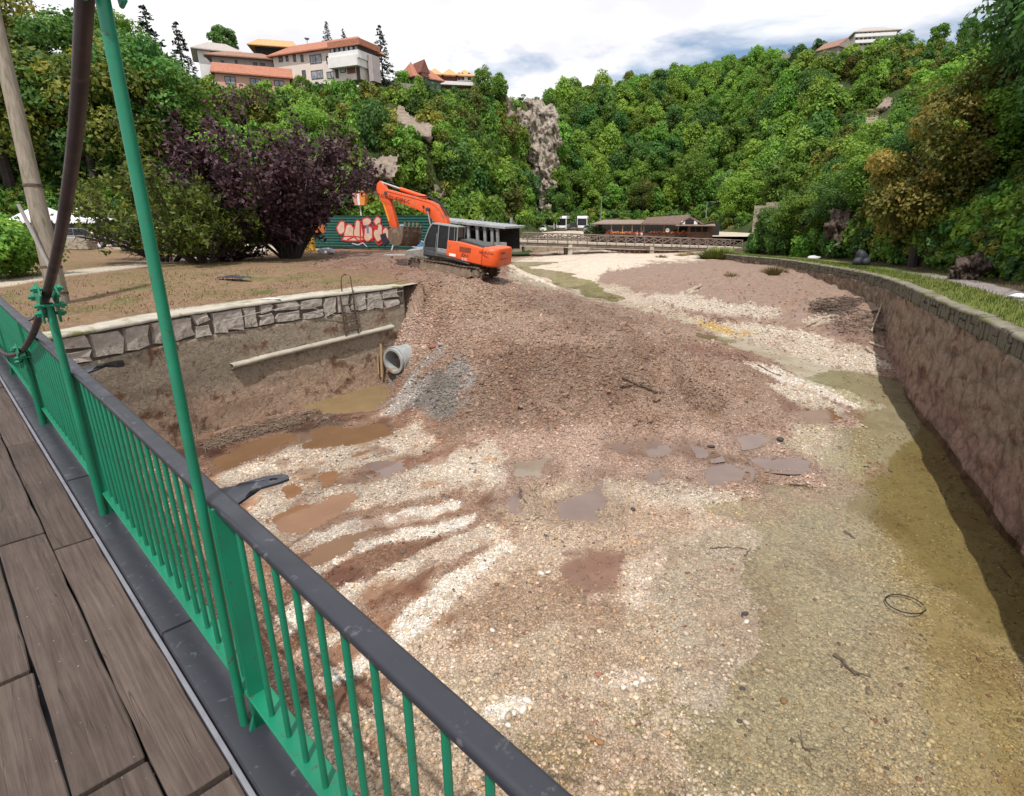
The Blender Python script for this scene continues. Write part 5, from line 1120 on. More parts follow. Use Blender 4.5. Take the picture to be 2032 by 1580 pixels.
stroke([(775, 470), (782, 484), (778, 498)], .1, GRW); stroke([(700, 483), (712, 486), (722, 482), (730, 490)], .07, GRW)

# tapered striped container on a post above the fence
ps = aty(716, 408, 44.5); sg = empty('hanging_container', (ps.x, ps.y, ps.z), 'orange, white and pink tapered container on a post above the graffiti fence', 'container')
for (xa, xb, mt) in ((-.52, -.16, surf('faded_pink', (.62, .30, .27), (.55, .22, .2), 4, .6)), (-.16, .06, WHITEP), (.06, .52, surf('faded_orange', (.72, .26, .05), (.6, .2, .05), 4, .6))):
    MB().prism([(xa * .72, 0), (xb * .72, 0), (xb, 1.02), (xa, 1.02)], XZ, -.3, .3).build('panel', mt, sg, .02)
MB().lohi((-.5, -.31, .86), (.5, -.302, .96)).build('rim', surf('dark_red', (.25, .04, .03), None, 4, .6), sg)
MB().cyl((-.05, 0, -2.6), (-.05, 0, .02), .05, 8).build('post', WHITEP, sg)

# vehicles -------------------------------------------------------------------
CHROMEW = surf('alloy_rim', (.45, .46, .48), (.3, .3, .32), 6, .35, metal=.8); LAMPW = surf('lamp_lens', (.6, .6, .58), None, 4, .15); LAMPR = surf('tail_lens', (.35, .02, .02), None, 4, .2)
def wheel(parent, x, y, r, w, inner):
    MB().cyl((x, y - w / 2, r), (x, y + w / 2, r), r, 20).build('wheel', RUBBER, parent, .02)
    wh = [c for c in parent.children][-1]
    MB().cyl((x, y + (w / 2) * inner * .8, r), (x, y + inner * (w / 2 + .012), r), r * .66, 14).build('rim', CHROMEW, wh, .01)
def make_car(label, loc, head, paint, L=4.25, Wd=1.74, H=1.46, sedan=False, group=None, roof=None):
    c = empty('parked_car', loc, label, 'car', group); c.rotation_euler = (0, 0, head); h = L / 2
    low = [(-h, .32), (-h + .02, .62), (-h + .12, .86), (-h + .55, .92), (h - 1.25, .93), (h - .45, .80), (h - .08, .66), (h, .45), (h - .05, .28), (h - .5, .22), (-h + .4, .22)]
    MB().prism(low, XZ, -Wd / 2, Wd / 2).build('body', paint, c, .07, True, 3)
    if sedan: gh = [(-h + .75, .90), (-h + 1.3, H - .04), (-h + 2.1, H), (h - 1.95, H - .05), (h - 1.15, .90)]
    else: gh = [(-h + .12, .90), (-h + .42, H - .06), (-h + .9, H), (h - 2.0, H - .03), (h - 1.15, .90)]
    k = .86; n = len(gh); V = []
    for sg in (-1, 1): V += [(a, sg * Wd / 2 * (.97 if b < 1 else k), b) for a, b in gh]
    MB().add(V, [tuple(range(n)), tuple(range(2 * n - 1, n - 1, -1))] + [(i, (i + 1) % n, n + (i + 1) % n, n + i) for i in range(n)]).build('windows', GLASSD, c, .03)
    rp = [(gh[1][0] + .05, H - .03), (gh[2][0], H + .02), (gh[3][0] + .02, H - .02)]
    V = [(a, sg * Wd / 2 * k * .98, b) for sg in (-1, 1) for a, b in rp]; V += [(a, y, b - .05) for a, y, b in V]
    MB().add(V, [(0, 1, 4, 3), (1, 2, 5, 4), (6, 9, 10, 7), (7, 10, 11, 8), (0, 3, 9, 6), (2, 8, 11, 5), (0, 6, 7, 1), (1, 7, 8, 2), (3, 4, 10, 9), (4, 5, 11, 10)]).build('roof', roof or paint, c, .01)
    pl = MB()
    for sg in (-1, 1):
        for i, j in ((0, 1), (3, 4)):
            a, b = gh[i], gh[j]; pl.beam((a[0], sg * Wd / 2 * (.975 if a[1] < 1 else k + .005), a[1]), (b[0], sg * Wd / 2 * (.975 if b[1] < 1 else k + .005), b[1]), .05, .06)
        xm = (gh[2][0] + gh[3][0]) / 2; pl.beam((xm, sg * Wd / 2 * .975, .92), (xm - .05, sg * Wd / 2 * (k + .005), H - .04), .05, .07)
    pl.build('pillar', paint, c)
    for x in (-h + .78, h - .82):
        for sg in (-1, 1): wheel(c, x, sg * (Wd / 2 - .10), .31, .21, sg)
    for sg in (-1, 1):
        MB().box((h - .14, sg * (Wd / 2 - .26), .66), (.14, .34, .13)).build('headlight', LAMPW, c, .03)
        MB().box((-h + .06, sg * (Wd / 2 - .2), .76), (.1, .26, .18)).build('tail_light', LAMPR, c, .03)
    return c
GREYB = surf('grey_blue_car_paint', (.16, .19, .225), (.13, .155, .19), 2, .25, coat=.6, spec=.6); DGREEN = surf('dark_green_car_paint', (.018, .024, .022), (.012, .017, .016), 2, .2, coat=.7, spec=.6); WCAR = surf('white_car_paint', (.74, .74, .74), (.68, .68, .68), 2, .25, coat=.5, spec=.6)
q = at(300, 496, 3.75); make_car('dark green hatchback parked left of the sprawling green bush', (q.x, q.y, 3.74), math.pi + .12, DGREEN)
q = at(172, 490, 3.75); make_car('grey blue estate car parked behind the concrete block', (q.x, q.y + .5, 3.74), .06, GREYB, 4.5, 1.76, 1.45)
q = at(262, 487, 3.75); make_car('white car parked behind the dark green hatchback', (q.x, q.y + 2.2, 3.74), math.pi + .05, WCAR, 4.3)
q = at(425, 484, 3.75); make_car('white van half hidden behind the sprawling green bush', (q.x, q.y + 1, 3.74), 0.02, WCAR, 4.9, 1.9, 1.95)
# orange truck behind the purple tree
TORG = surf('truck_orange', (.50, .13, .025), (.38, .095, .02), 3, .5, stain=(.2, .09, .05), stain_scale=2, stain_at=.6)
q = at(640, 492, 3.75); tr = empty('tipper_truck', (q.x, q.y + 1.2, 3.74), 'orange tipper truck mostly hidden behind the purple leaved tree', 'truck'); tr.rotation_euler = (0, 0, -.1)
MB().prism([(-1.6, 1.1), (-1.75, 2.3), (1.85, 2.3), (1.65, 1.1)], XZ, -1.1, 1.1).build('tipper_body', TORG, tr, .03)
rb = MB()
for k in range(6): rb.lohi((-1.5 + .6 * k, -1.14, 1.12), (-1.42 + .6 * k, -1.08, 2.28))
rb.build('rib', TORG, tr)
MB().lohi((-1.8, -.45, .75), (3.6, .45, 1.05)).build('chassis', DKG, tr, .02)
MB().prism([(-3.5, .6), (-3.55, 1.5), (-3.2, 2.5), (-1.9, 2.5), (-1.85, .6)], XZ, -1.05, 1.05).build('cab', TORG, tr, .06, True, 2)
MB().lohi((-3.52, -.9, 1.55), (-3.3, .9, 2.25)).lohi((-3.1, -1.07, 1.6), (-2.2, 1.07, 2.25)).build('windows', GLASSD, tr, .02)
for x in (-2.8, 1.0, 2.1):
    for sg in (-1, 1): wheel(tr, x, sg * .95, .46, .3, sg)
# yellow crates and a white sack
YEL = surf('yellow_crate', (.72, .42, .03), (.6, .33, .03), 5, .5); q = at(640, 494, 3.75)
cr_ = empty('crate_stack', (q.x, q.y - 2.2, 3.72), 'yellow plastic crates stacked at the foot of the purple leaved tree', 'crates')
for k in range(3):
    m_ = MB()
    for a in (-.27, .27): m_.lohi((a - .012, -.2, .02 + .30 * k), (a + .012, .2, .29 + .30 * k)); m_.lohi((-.27, a * .72 - .012, .02 + .30 * k), (.27, a * .72 + .012, .08 + .30 * k)); m_.lohi((-.27, a * .72 - .012, .13 + .30 * k), (.27, a * .72 + .012, .18 + .30 * k)); m_.lohi((-.27, a * .72 - .012, .23 + .30 * k), (.27, a * .72 + .012, .29 + .30 * k))
    m_.lohi((-.27, -.2, .0 + .30 * k), (.27, .2, .03 + .30 * k)); m_.build('crate', YEL, cr_, .004)
def lumpy(name, loc, sc, mat, seed, label, cat, n=2, amp=.25, rot=0, parent=None):
    bm = bmesh.new(); bmesh.ops.create_icosphere(bm, subdivisions=n, radius=1)
    R = random.Random(seed); off = R.uniform(0, 50)
    for v in bm.verts:
        f = float(fbm(v.co.x * 1.6 + off, v.co.y * 1.6 + v.co.z * 2.1 + off, seed, 3)); v.co *= 1 + amp * f; v.co.z = max(v.co.z, -.55)
    me = bpy.data.meshes.new(name); bm.to_mesh(me); bm.free(); me.materials.append(mat); me.polygons.foreach_set('use_smooth', np.ones(len(me.polygons), bool))
    o = link(name, me, parent); o.location = loc; o.scale = sc; o.rotation_euler = (0, 0, rot)
    if label: tag(o, label, cat)
    return o
q = at(646, 503, 3.75); lumpy('sack', (q.x, q.y, 3.86), (.55, .3, .26), surf('white_sack', (.66, .66, .70), (.5, .5, .56), 4, .6), 3, 'white sack lying below the yellow crates', 'sack', 3)
# concrete block, red and white board
q = at(146, 494, 3.75); o = MB().prism([(-1.45, 0), (-1.38, .88), (1.28, .92), (1.42, .7), (1.45, 0)], XZ, -.45, .45).build('concrete_barrier', CONC, None, .04); o.location = (q.x, q.y, 3.7); tag(o, 'low weathered concrete block in front of the grey blue car', 'concrete block')
q = at(196, 493, 3.75); sb = empty('warning_board', (q.x, q.y, 3.72), 'tilted red and white striped warning board beside the concrete block', 'warning board'); sb.rotation_euler = (0, math.radians(-9), .3)
MB().lohi((-.2, -.02, .1), (.2, .02, 1.62)).build('panel', WHITEP, sb, .01)
RDP = surf('red_paint', (.42, .03, .03), None, 5, .5)
for k in range(3): MB().prism([(-.185, .28 + .48 * k), (.185, .48 + .48 * k), (.185, .72 + .48 * k - .05), (-.185, .52 + .48 * k - .05)], XZ, -.026, -.021).build('stripe', RDP, sb)
MB().lohi((-.02, .02, 0), (.02, .06, 1.3)).lohi((-.25, -.15, -.02), (.25, .2, .06)).build('stand', DKG, sb)
# white canopied kiosk at the far left
q0_, q1_ = aty(30, 437, 52), aty(172, 437, 52); kx = (q1_.x - q0_.x)
ks = empty('kiosk', (q0_.x, 52, 3.7), 'row of dark kiosks under white scalloped awnings at the far left', 'kiosk'); wz = q0_.z - 3.7
MB().lohi((0, .3, 0), (kx + 1.5, 3.2, wz - .1)).build('wall', surf('dark_grey_boarding', (.05, .062, .066), (.035, .044, .048), 2, .8), ks, .02)
AWN = surf('awning_cloth', (.76, .76, .80), (.68, .68, .73), 3, .7)
for (xa, xb) in ((-.6, kx * .50), (kx * .56, kx + 1.0)):
    xm = (xa + xb) / 2; MB().add([(xa, -.3, wz), (xb, -.3, wz), (xb, 3.2, wz), (xa, 3.2, wz), (xm - .6, 1.4, wz + 1.15), (xm + .6, 1.4, wz + 1.15)], [(0, 1, 5, 4), (1, 2, 5), (2, 3, 4, 5), (3, 0, 4), (0, 3, 2, 1)]).build('awning', AWN, ks)
    sc2 = MB(); nsc = 14
    for k in range(nsc):
        a = xa + (xb - xa) * k / nsc; b = a + (xb - xa) / nsc
        sc2.add([(a, -.305, wz), (b, -.305, wz), (b, -.305, wz - .18), ((a + b) / 2, -.305, wz - .30), (a, -.305, wz - .18)], [(0, 1, 2, 3, 4)])
    sc2.build('scallop', AWN, ks)
# leaning timber utility pole with a stay
POLEW = surf('grey_pole_timber', (.285, .24, .19), (.17, .145, .115), 3, .88, bmp=.5, bscale=12, stretch=(7, 7, .5), stain=(.13, .13, .07), stain_scale=1.6, stain_at=.58)
pbase = at(119, 604, 3.72); r = ray(30, 215); ptop = Vector((0, 0, EYE)) + r * ((pbase.y + .5) / r.y)
up = empty('utility_pole', pbase, 'leaning weathered timber utility pole with steel bands and a thin stay on the left bank', 'utility pole'); v_ = (ptop - pbase)
MB().tube([v_ * -.05, v_ * .3, v_ * .7, v_ * 1.5], [.235, .22, .185, .15], 14).build('pole', POLEW, up, smooth=True)
for t in (.06, .20, .62): MB().tube([v_ * (t - .006), v_ * (t + .006)], [.245 - .05 * t, .245 - .05 * t], 14).build('band', RUST, up)
s0, s1 = aty(36, 405, pbase.y - .2) - pbase, at(101, 520, 3.8) - pbase; s1 = aty(101, 535, pbase.y - .1) - pbase
MB().tube([s0, s1], .045, 8).build('stay', surf('pale_stay', (.38, .35, .34), None, 5, .7), up)
# black plastic scrap
q = at(465, 556, 3.9); 
mb = MB(); V = []; nx_, ny_ = 12, 7
for i in range(nx_):
    for j in range(ny_):
        a = (i / (nx_ - 1) - .5); b = (j / (ny_ - 1) - .5); w = 1 - abs(a) * 1.1
        V.append((a * 1.25, b * .42 * w + a * -.25, .07 + .10 * float(fbm(i * .6, j * .8, 301, 3)) * w + .05 * w))
mb.add(V, [(i * ny_ + j, i * ny_ + j + 1, (i + 1) * ny_ + j + 1, (i + 1) * ny_ + j) for i in range(nx_ - 1) for j in range(ny_ - 1)])
z_ = float(zleft(np.array([q.x]), np.array([q.y]), 3.7, np.array([5.0]))[0])
o = mb.build('plastic_scrap', surf('black_plastic', (.018, .02, .028), (.03, .032, .042), 5, .4), None, smooth=True); q = at(465, 556, z_); o.location = (q.x, q.y, z_); tag(o, 'crumpled black plastic scrap lying on the dry earth bank', 'plastic scrap')
q = at(538, 594, 3.75); lumpy('paper_scrap', (q.x, q.y, 3.76), (.24, .10, .03), WHITEP, 9, 'crumpled white paper scrap on the pale coping of the left wall', 'paper scrap', 2, .4)

# ================================================================== FAR BRIDGE
BRC = surf('pale_bridge_concrete', (.46, .41, .345), (.34, .30, .25), 1.5, .9, stain=(.22, .18, .145), stain_scale=.8, stain_at=.6)
BRG = surf('brown_girder', (.20, .155, .12), (.13, .10, .08), 1.5, .85)
LOG = surf('rustic_log', (.20, .155, .13), (.12, .092, .08), 4, .88)
fl, fr_ = aty(985, 475.5, 76.0), aty(1472, 491, 84.0); gd = (fr_ - fl); GL = gd.length; gd.normalize(); gpn = Vector((-gd.y, gd.x, 0)).normalized(); gup = gd.cross(gpn) * -1
gup = Vector((0, 0, 1))
gb = empty('road_bridge', fl, 'low concrete bridge with rustic crossed log railing across the river bed', 'bridge'); GR = Matrix((gd, gpn, gup)).transposed()
gb.rotation_euler = (0, 0, 0)
def G(t, n, h): return gd * t + gpn * n + Vector((0, 0, h))
MB().beam(G(0, 1.6, -.13), G(GL, 1.6, -.13), 3.3, .26).build('deck', BRC, gb, .02)
gm = MB()
for n_ in (.25, 2.9): gm.beam(G(0, n_, -.44), G(GL, n_, -.44), .4, .36)
gm.build('girder', BRG, gb, .02); MB().beam(G(0, -.12, -.72), G(GL, -.12, -.72), .12, .10).build('service_pipe', BRC, gb)
for u, v in ((1135, 508), (1297, 504)):
    q = aty(u, 490, 77.5 if u < 1200 else 80.5); t = (q - fl).dot(gd); zb = float(bed_at(q.x, q.y)[0]) - fl.z - .3
    MB().beam(G(t, .3, zb - gd.z * t), G(t, .3, -.34), .62 if u < 1200 else .75, .6).beam(G(t, 2.6, zb - gd.z * t), G(t, 2.6, -.34), .6, .6).beam(G(t, -.1, -.75), G(t, 3.1, -.75), .5, .28).build('pier', BRC, gb, .05)
npost = 26; stp = GL / npost
pm_ = MB().beam((0, 0, -.35), (0, 0, 1.05), .13, .13).mesh('post', LOG, .02); pm2 = MB().beam((0, 0, 0), (0, 0, 1.05), .13, .13).mesh('post', LOG, .02)
for side, n_ in ((0, -.05), (1, 3.2)):
    for k in range(npost + 1):
        o = link('post', pm_ if side == 0 else pm2, gb); o.location = G(k * stp, n_, 0); o.rotation_euler = (rnd.uniform(-.04, .04), rnd.uniform(-.05, .05), 0)
    for k in range(npost):
        a, b = k * stp, (k + 1) * stp; j = lambda: rnd.uniform(-.03, .03)
        MB().tube([G(a, n_, .98 + j()), G((a + b) / 2, n_ + .02, .98 + j()), G(b, n_, .98 + j())], .065, 7).build('top_rail', LOG, gb)
        if side == 0 or k % 1 == 0:
            MB().tube([G(a, n_ - .03, .16 + j()), G(b, n_ - .03, .86 + j())], .05, 6).build('brace', LOG, gb); MB().tube([G(a, n_ + .03, .86 + j()), G(b, n_ + .03, .16 + j())], .05, 6).build('brace', LOG, gb)
ab = fl + gd * (GL - .5)
o = MB().lohi((-1.2, -.6, -3), (5.5, 4.2, -.35)).build('bridge_abutment', surf('rubble_abutment', (.40, .36, .28), (.28, .24, .19), 1.8, .9, bmp=.6, bscale=5, bdist=.06), None, .05); o.location = ab; tag(o, 'rubble abutment under the right end of the log railed bridge', 'abutment')
# retaining wall of the coach park seen beneath the bridge, with a dark slot
wa, wb_ = Vector((-12.5, 82, 0)), Vector((6.6, 94, 0)); wd = (wb_ - wa).normalized(); wL = (wb_ - wa).length
rwl = empty('retaining_wall', wa, 'plain concrete retaining wall with one dark slot below the coach park', 'retaining wall'); rwl.rotation_euler = (0, 0, math.atan2(wd.y, wd.x))
CW2 = mud_wall_mat('retaining_concrete', (.36, .295, .225), (.30, .235, .175), .9, (.22, .17, .13), bs=.5)
q = aty(1066, 492, 84); ts = (Vector((q.x, q.y, 0)) - wa).dot(wd)
MB().lohi((0, 0, .2), (ts - .28, .8, 2.98)).build('wall_face', CW2, rwl, .02); MB().lohi((ts + .28, 0, .2), (wL, .8, 2.98)).build('wall_face', CW2, rwl, .02)
MB().lohi((ts - .28, .45, .2), (ts + .28, .8, 2.6)).build('slot', SHADE, rwl); MB().lohi((ts - .28, .0, 2.6), (ts + .28, .8, 2.98)).build('lintel', CW2, rwl)
MB().lohi((0, -.06, 2.98), (wL, .86, 3.14)).build('coping', BRC, rwl, .02)

# ================================================================== COACHES, MOTORHOME
COACHW = surf('coach_white', (.80, .80, .80), (.74, .74, .74), 1, .3, coat=.4, spec=.6); DKB = surf('coach_dark_band', (.05, .055, .065), (.03, .034, .04), 2, .3)
def make_coach(u, label, front, L=11.5):
    q = at(u, 457.5, 3.15); y = 150 + (u - 1130) * .02; q = aty(u, 457.5, y); c = empty('coach', (q.x, y, 3.14), label, 'coach', 'white coaches parked below the wood'); c.rotation_euler = (0, 0, math.radians(front))
    MB().prism([(-L / 2, .35), (-L / 2, 3.3), (-L / 2 + .3, 3.5), (L / 2 - .5, 3.5), (L / 2 - .12, 3.2), (L / 2, 1.5), (L / 2, .35)], XZ, -1.25, 1.25).build('body', COACHW, c, .1, True, 3)
    MB().prism([(L / 2 + .05, 1.30), (L / 2 - .04, 2.9), (L / 2 - .22, 2.9), (L / 2 - .10, 1.30)], XZ, -1.12, 1.12).build('windscreen', GLASSD, c, .02)
    for sg in (-1, 1): MB().lohi((-L / 2 + .6, sg * 1.245, 1.55), (L / 2 - .9, sg * 1.262, 2.85)).build('side_windows', GLASSD, c)
    MB().lohi((L / 2 - .05, -1.15, .45), (L / 2 + .03, 1.15, .75)).build('bumper', DKB, c, .02)
    for sg in (-1, 1):
        MB().box((L / 2 + .01, sg * .92, .98), (.05, .4, .18)).build('headlight', LAMPW, c, .02); MB().beam((L / 2 - .1, sg * 1.2, 3.0), (L / 2 + .35, sg * 1.42, 2.75), .05, .05).box((L / 2 + .35, sg * 1.45, 2.45), (.10, .2, .5)).build('mirror', DKB, c, .02)
    for x in (-L / 2 + 2.8, L / 2 - 2.3):
        for sg in (-1, 1): wheel(c, x, sg * 1.08, .5, .3, sg)
    return c
make_coach(1100, 'tall white coach parked second vehicle right of the white motorhome', -104); make_coach(1119, 'white coach parked close beside the tall white coach', -98); make_coach(1157, 'lone white coach parked left of the wooden restaurant', -96)
q = aty(1041, 459, 139); mh = empty('motorhome', (q.x, 139, 3.14), 'white motorhome with overcab bunk parked below the tall rock', 'motorhome'); mh.rotation_euler = (0, 0, math.radians(188))
MB().prism([(-3.2, .5), (-3.2, 2.9), (1.6, 2.95), (2.6, 2.75), (2.55, 2.1), (1.55, 2.0), (1.5, .5)], XZ, -1.1, 1.1).build('living_box', COACHW, mh, .08, True, 2)
MB().prism([(1.45, .4), (1.5, 1.95), (1.9, 1.95), (2.7, 1.25), (3.1, 1.05), (3.15, .4)], XZ, -.98, .98).build('cab', COACHW, mh, .06, True, 2)
MB().prism([(1.96, 1.92), (2.66, 1.28), (2.72, 1.32), (2.02, 1.96)], XZ, -.85, .85).lohi((1.65, -1.0, 1.25), (2.25, 1.0, 1.75)).build('cab_windows', GLASSD, mh)
for x in (-2.3, -.2): MB().lohi((x - .45, -1.115, 1.6), (x + .45, 1.115, 2.2)).build('side_window', GLASSD, mh, .01)
MB().beam((-2.9, 1.107, 1.5), (1.3, 1.107, 1.25), .01, .10).build('stripe', DKB, mh)
for x in (-2.0, 2.2):
    for sg in (-1, 1): wheel(mh, x, sg * .9, .34, .24, sg)
q = aty(1067, 459.5, 134); make_car('small white car parked beside the motorhome', (q.x, 134, 3.14), math.pi - .1, WCAR, 4.1)
q = aty(1016, 458, 134); make_car('dark car parked left of the white motorhome', (q.x, 134, 3.14), .1, DKG, 4.3)
q = aty(1176, 456.5, 131); make_car('grey green car parked before the lone white coach', (q.x, 131, 3.14), .05, surf('grey_green_paint', (.22, .27, .25), None, 2, .3, coat=.4), 4.3)
q = aty(1138, 456, 147); make_car('dark van between the two coaches and the lone coach', (q.x, 147, 3.14), math.pi / 2, DKG, 4.6, 1.9, 2.0)
def lamp(u, vt, vb, y, label):
    b = aty(u, vb, y); t = aty(u, vt, y); L = empty('street_lamp', b, label, 'street lamp'); h = t.z - b.z
    MB().tube([(0, 0, -.2), (0, 0, h * .6), (0, 0, h)], [.10, .075, .05], 8).build('pole', PAVC, L); MB().tube([(0, 0, h), (.5, -.2, h + .12), (1.0, -.4, h + .1)], .04, 6).box((1.2, -.48, h + .07), (.6, .2, .1)).build('lamp_head', PAVC, L)
lamp(1192, 392, 452, 118, 'tall thin lamp post rising above the left end of the restaurant roof'); lamp(1401, 402, 430, 112, 'lamp post among trees behind the right end of the restaurant')

# ================================================================== RESTAURANT
TIMB = surf('brown_timber', (.15, .078, .05), (.085, .045, .03), 3, .8); ROOFB = surf('brown_shingle_roof', (.165, .105, .08), (.105, .068, .055), 2.5, .9, bmp=.5, bscale=5, bdist=.05); ROOFG = surf('grey_brown_roof', (.27, .20, .16), (.18, .135, .11), 2, .9); LTIMB = surf('pale_timber_post', (.36, .21, .12), (.25, .15, .09), 4, .75)
def blk(u0, u1, v0, v1, y): a, b = aty(u0, v1, y), aty(u1, v0, y); return a, b
re_ = aty(1180, 474, 99); rs = empty('restaurant', (re_.x, 99, re_.z), 'long dark timber restaurant with brown roofs and red flower boxes behind the log railed bridge', 'restaurant'); ro = Vector(rs.location)
def rp(u, v, y): return aty(u, v, y) - ro
a, b = rp(1188, 474, 103), rp(1424, 444, 103)
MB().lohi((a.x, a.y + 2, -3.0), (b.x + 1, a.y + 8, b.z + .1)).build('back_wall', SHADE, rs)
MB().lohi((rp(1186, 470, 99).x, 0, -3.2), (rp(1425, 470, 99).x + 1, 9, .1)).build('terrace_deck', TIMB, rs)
MB().lohi((-2.2, .4, -3.2), (32, .9, -.1)).build('undercroft_shade', SHADE, rs)  # near-black sheet painting in the shaded void below the restaurant
for k in range(26):
    x = rp(1170 + k * 10, 480, 98.6).x; MB().beam((x, -.4, -2.6), (x, -.4, .0), .16, .16).build('stilt', TIMB, rs)
# left canopy: hipped sheet roof on posts
def roof_px(pts, mat, name, th=.12):
    P = [rp(*q) for q in pts]; n = len(P); MB().add(P + [p_ - Vector((0, 0, th)) for p_ in P], [tuple(range(n)), tuple(range(2 * n - 1, n - 1, -1))] + [(i, (i + 1) % n, n + (i + 1) % n, n + i) for i in range(n)]).build(name, mat, rs)
roof_px([(1174, 444, 97.5), (1285, 444, 97.5), (1285, 436.5, 103), (1198, 436, 103)], ROOFG, 'canopy_roof'); roof_px([(1174, 444, 97.5), (1198, 436, 103), (1190, 441, 107)], ROOFG, 'canopy_roof')
roof_px([(1272, 443.5, 97), (1348, 444.5, 97), (1372, 438, 102), (1369, 426, 104), (1285, 431.5, 103)], ROOFB, 'main_roof', .2)
roof_px([(1348, 444.5, 97), (1368, 432.5, 98.5), (1369, 426, 105), (1352, 430, 106)], ROOFB, 'main_roof', .2)
roof_px([(1348, 444, 96.4), (1369, 431, 97.2), (1371, 430, 104), (1352, 440, 104)], ROOFB, 'gable_roof', .16); roof_px([(1369, 431, 97.2), (1395, 445, 96.4), (1397, 444, 104), (1371, 430, 104)], ROOFB, 'gable_roof', .16)
roof_px([(1395, 444.5, 96.4), (1416, 437, 98), (1420, 439, 104), (1400, 444, 104)], ROOFB, 'side_roof', .14); roof_px([(1340, 447, 95.9), (1420, 447.5, 95.9), (1418, 444.5, 98), (1345, 444.5, 98)], ROOFG, 'porch_roof', .12)
P = [rp(1352, 445, 97.0), rp(1369, 433, 97.0), rp(1391, 445, 97.0)]; MB().add([*P] + [p_ + Vector((0, .2, 0)) for p_ in P], [(0, 1, 2), (5, 4, 3), (0, 3, 4, 1), (1, 4, 5, 2), (2, 5, 3, 0)]).build('gable_wall', SHADE, rs)
for u in (1355, 1380): a = rp(u, 442.5, 96.9); MB().lohi((a.x - .25, a.y - .05, a.z - .22), (a.x + .35, a.y, a.z + .3)).build('gable_panel', WHITEP, rs)
MB().lohi((rp(1365, 460, 97.3).x, -1.5, 0), (rp(1415, 460, 97.3).x, -1.3, rp(1380, 448, 97).z)).build('front_wall', TIMB, rs)
for u in (1376, 1387, 1400): a = rp(u, 456, 97.2); MB().lohi((a.x - .4, -1.56, a.z - .35), (a.x + .4, -1.5, a.z + .45)).build('window', GLASSD, rs)
for u in (1213, 1235, 1254, 1272, 1277, 1317, 1345, 1365): a = rp(u, 463, 98.0); MB().beam((a.x, -1.0, -.1), (a.x, -1.0, rp(u, 444.5, 98).z), .17, .17).build('post', LTIMB, rs)
MB().lohi((rp(1200, 466, 98).x, -1.15, .50), (rp(1365, 466, 98).x, -1.05, .95)).build('terrace_parapet', TIMB, rs); MB().lohi((rp(1200, 466, 98).x, -1.2, 0), (rp(1365, 466, 98).x, -1.1, .12)).build('terrace_beam', TIMB, rs)
FLR = leaf_mat('red_flowers', (.20, .05, .03), (.42, .10, .04), (.50, .24, .12), .2)
def leaf_blob(n, r, size, R, flat=1.0):
    V, Fc, T = [], [], []
    for i in range(n):
        d = R.normal(size=3); d /= np.linalg.norm(d); p_ = d * r * R.uniform(.55, 1) ** .5; p_[2] *= flat; a = R.normal(size=3); a /= np.linalg.norm(a); b = np.cross(a, d); b /= np.linalg.norm(b) + 1e-9; s = size * R.uniform(.6, 1.2)
        V += [p_ - a * s, p_ + b * s * .6, p_ + a * s, p_ - b * s * .6]; T.append(R.uniform())
        Fc.append((4 * i, 4 * i + 1, 4 * i + 2, 4 * i + 3))
    return np.array(V), np.array(Fc), np.repeat(T, 4)
Rf = np.random.default_rng(4)
for u in list(range(1206, 1272, 9)) + list(range(1292, 1366, 8)):
    V, Fc, T = leaf_blob(40, .36, .12, Rf, .6); me = np_mesh('flower_box', V, Fc, FLR); color_attr(me, 'tone', T); o = link('flower_box', me, rs); a = rp(u, 460, 97.8); o.location = (a.x, -1.25, 1.05 + Rf.uniform(-.1, .1)); o.scale = (1.3, .8, 1)
a = rp(1325, 457, 97.4); MB().cyl((a.x, -1.4, a.z), (a.x, -1.46, a.z), .34, 20).build('satellite_dish', WHITEP, rs)
HEDGE = leaf_mat('hedge_leaf', (.02, .04, .01), (.045, .085, .02), (.09, .13, .03), .25)
V, Fc, T = leaf_blob(900, 1.0, .14, Rf, 1.0); V[:, 0] *= 2.2; me = np_mesh('clipped_hedge', V, Fc, HEDGE); color_attr(me, 'tone', T); o = link('clipped_hedge', me); q = aty(1181, 460, 100); o.location = (q.x, 99.5, q.z - .2); tag(o, 'square dark hedge at the left end of the restaurant terrace', 'hedge')

# ================================================================== HOUSES ON THE HILLS
TILE = surf('terracotta_tiles', (.40, .165, .10), (.29, .115, .072), 3, .85, bmp=.5, bscale=2.5, bdist=.08, stain=(.24, .12, .09), stain_scale=.9, stain_at=.6)
TILEB = surf('brown_roof_tiles', (.30, .17, .12), (.21, .115, .085), 3, .85, bmp=.5, bscale=2.5, bdist=.08); TILEO = surf('ochre_roof_tiles', (.58, .33, .15), (.46, .24, .11), 2, .8, bmp=.4, bscale=2.5, bdist=.08); TILEG = surf('pale_grey_tiles', (.40, .36, .33), (.30, .27, .25), 2, .85)
PINKW = surf('pink_render', (.62, .375, .30), (.55, .32, .255), 1, .85, stain=(.45, .28, .22), stain_scale=.6, stain_at=.64); CREAMW = surf('cream_render', (.68, .60, .54), (.61, .53, .475), 1, .85, stain=(.5, .43, .38), stain_scale=.6, stain_at=.66); LILW = surf('lilac_render', (.42, .36, .36), (.33, .28, .28), 1, .85); SLATE = surf('slate_blue_boards', (.125, .15, .175), (.085, .105, .125), 2, .7); REDW = surf('red_brown_timber_wall', (.20, .075, .055), (.13, .05, .04), 2, .8); WHW = surf('white_render', (.72, .70, .69), (.64, .62, .61), 1, .85); STONEW = surf('grey_rubble', (.33, .29, .25), (.22, .19, .165), 1.2, .9, bmp=.7, bscale=3, bdist=.15)
FRAMEB = surf('dark_window_frame', (.055, .045, .042), (.04, .033, .03), 3, .6)
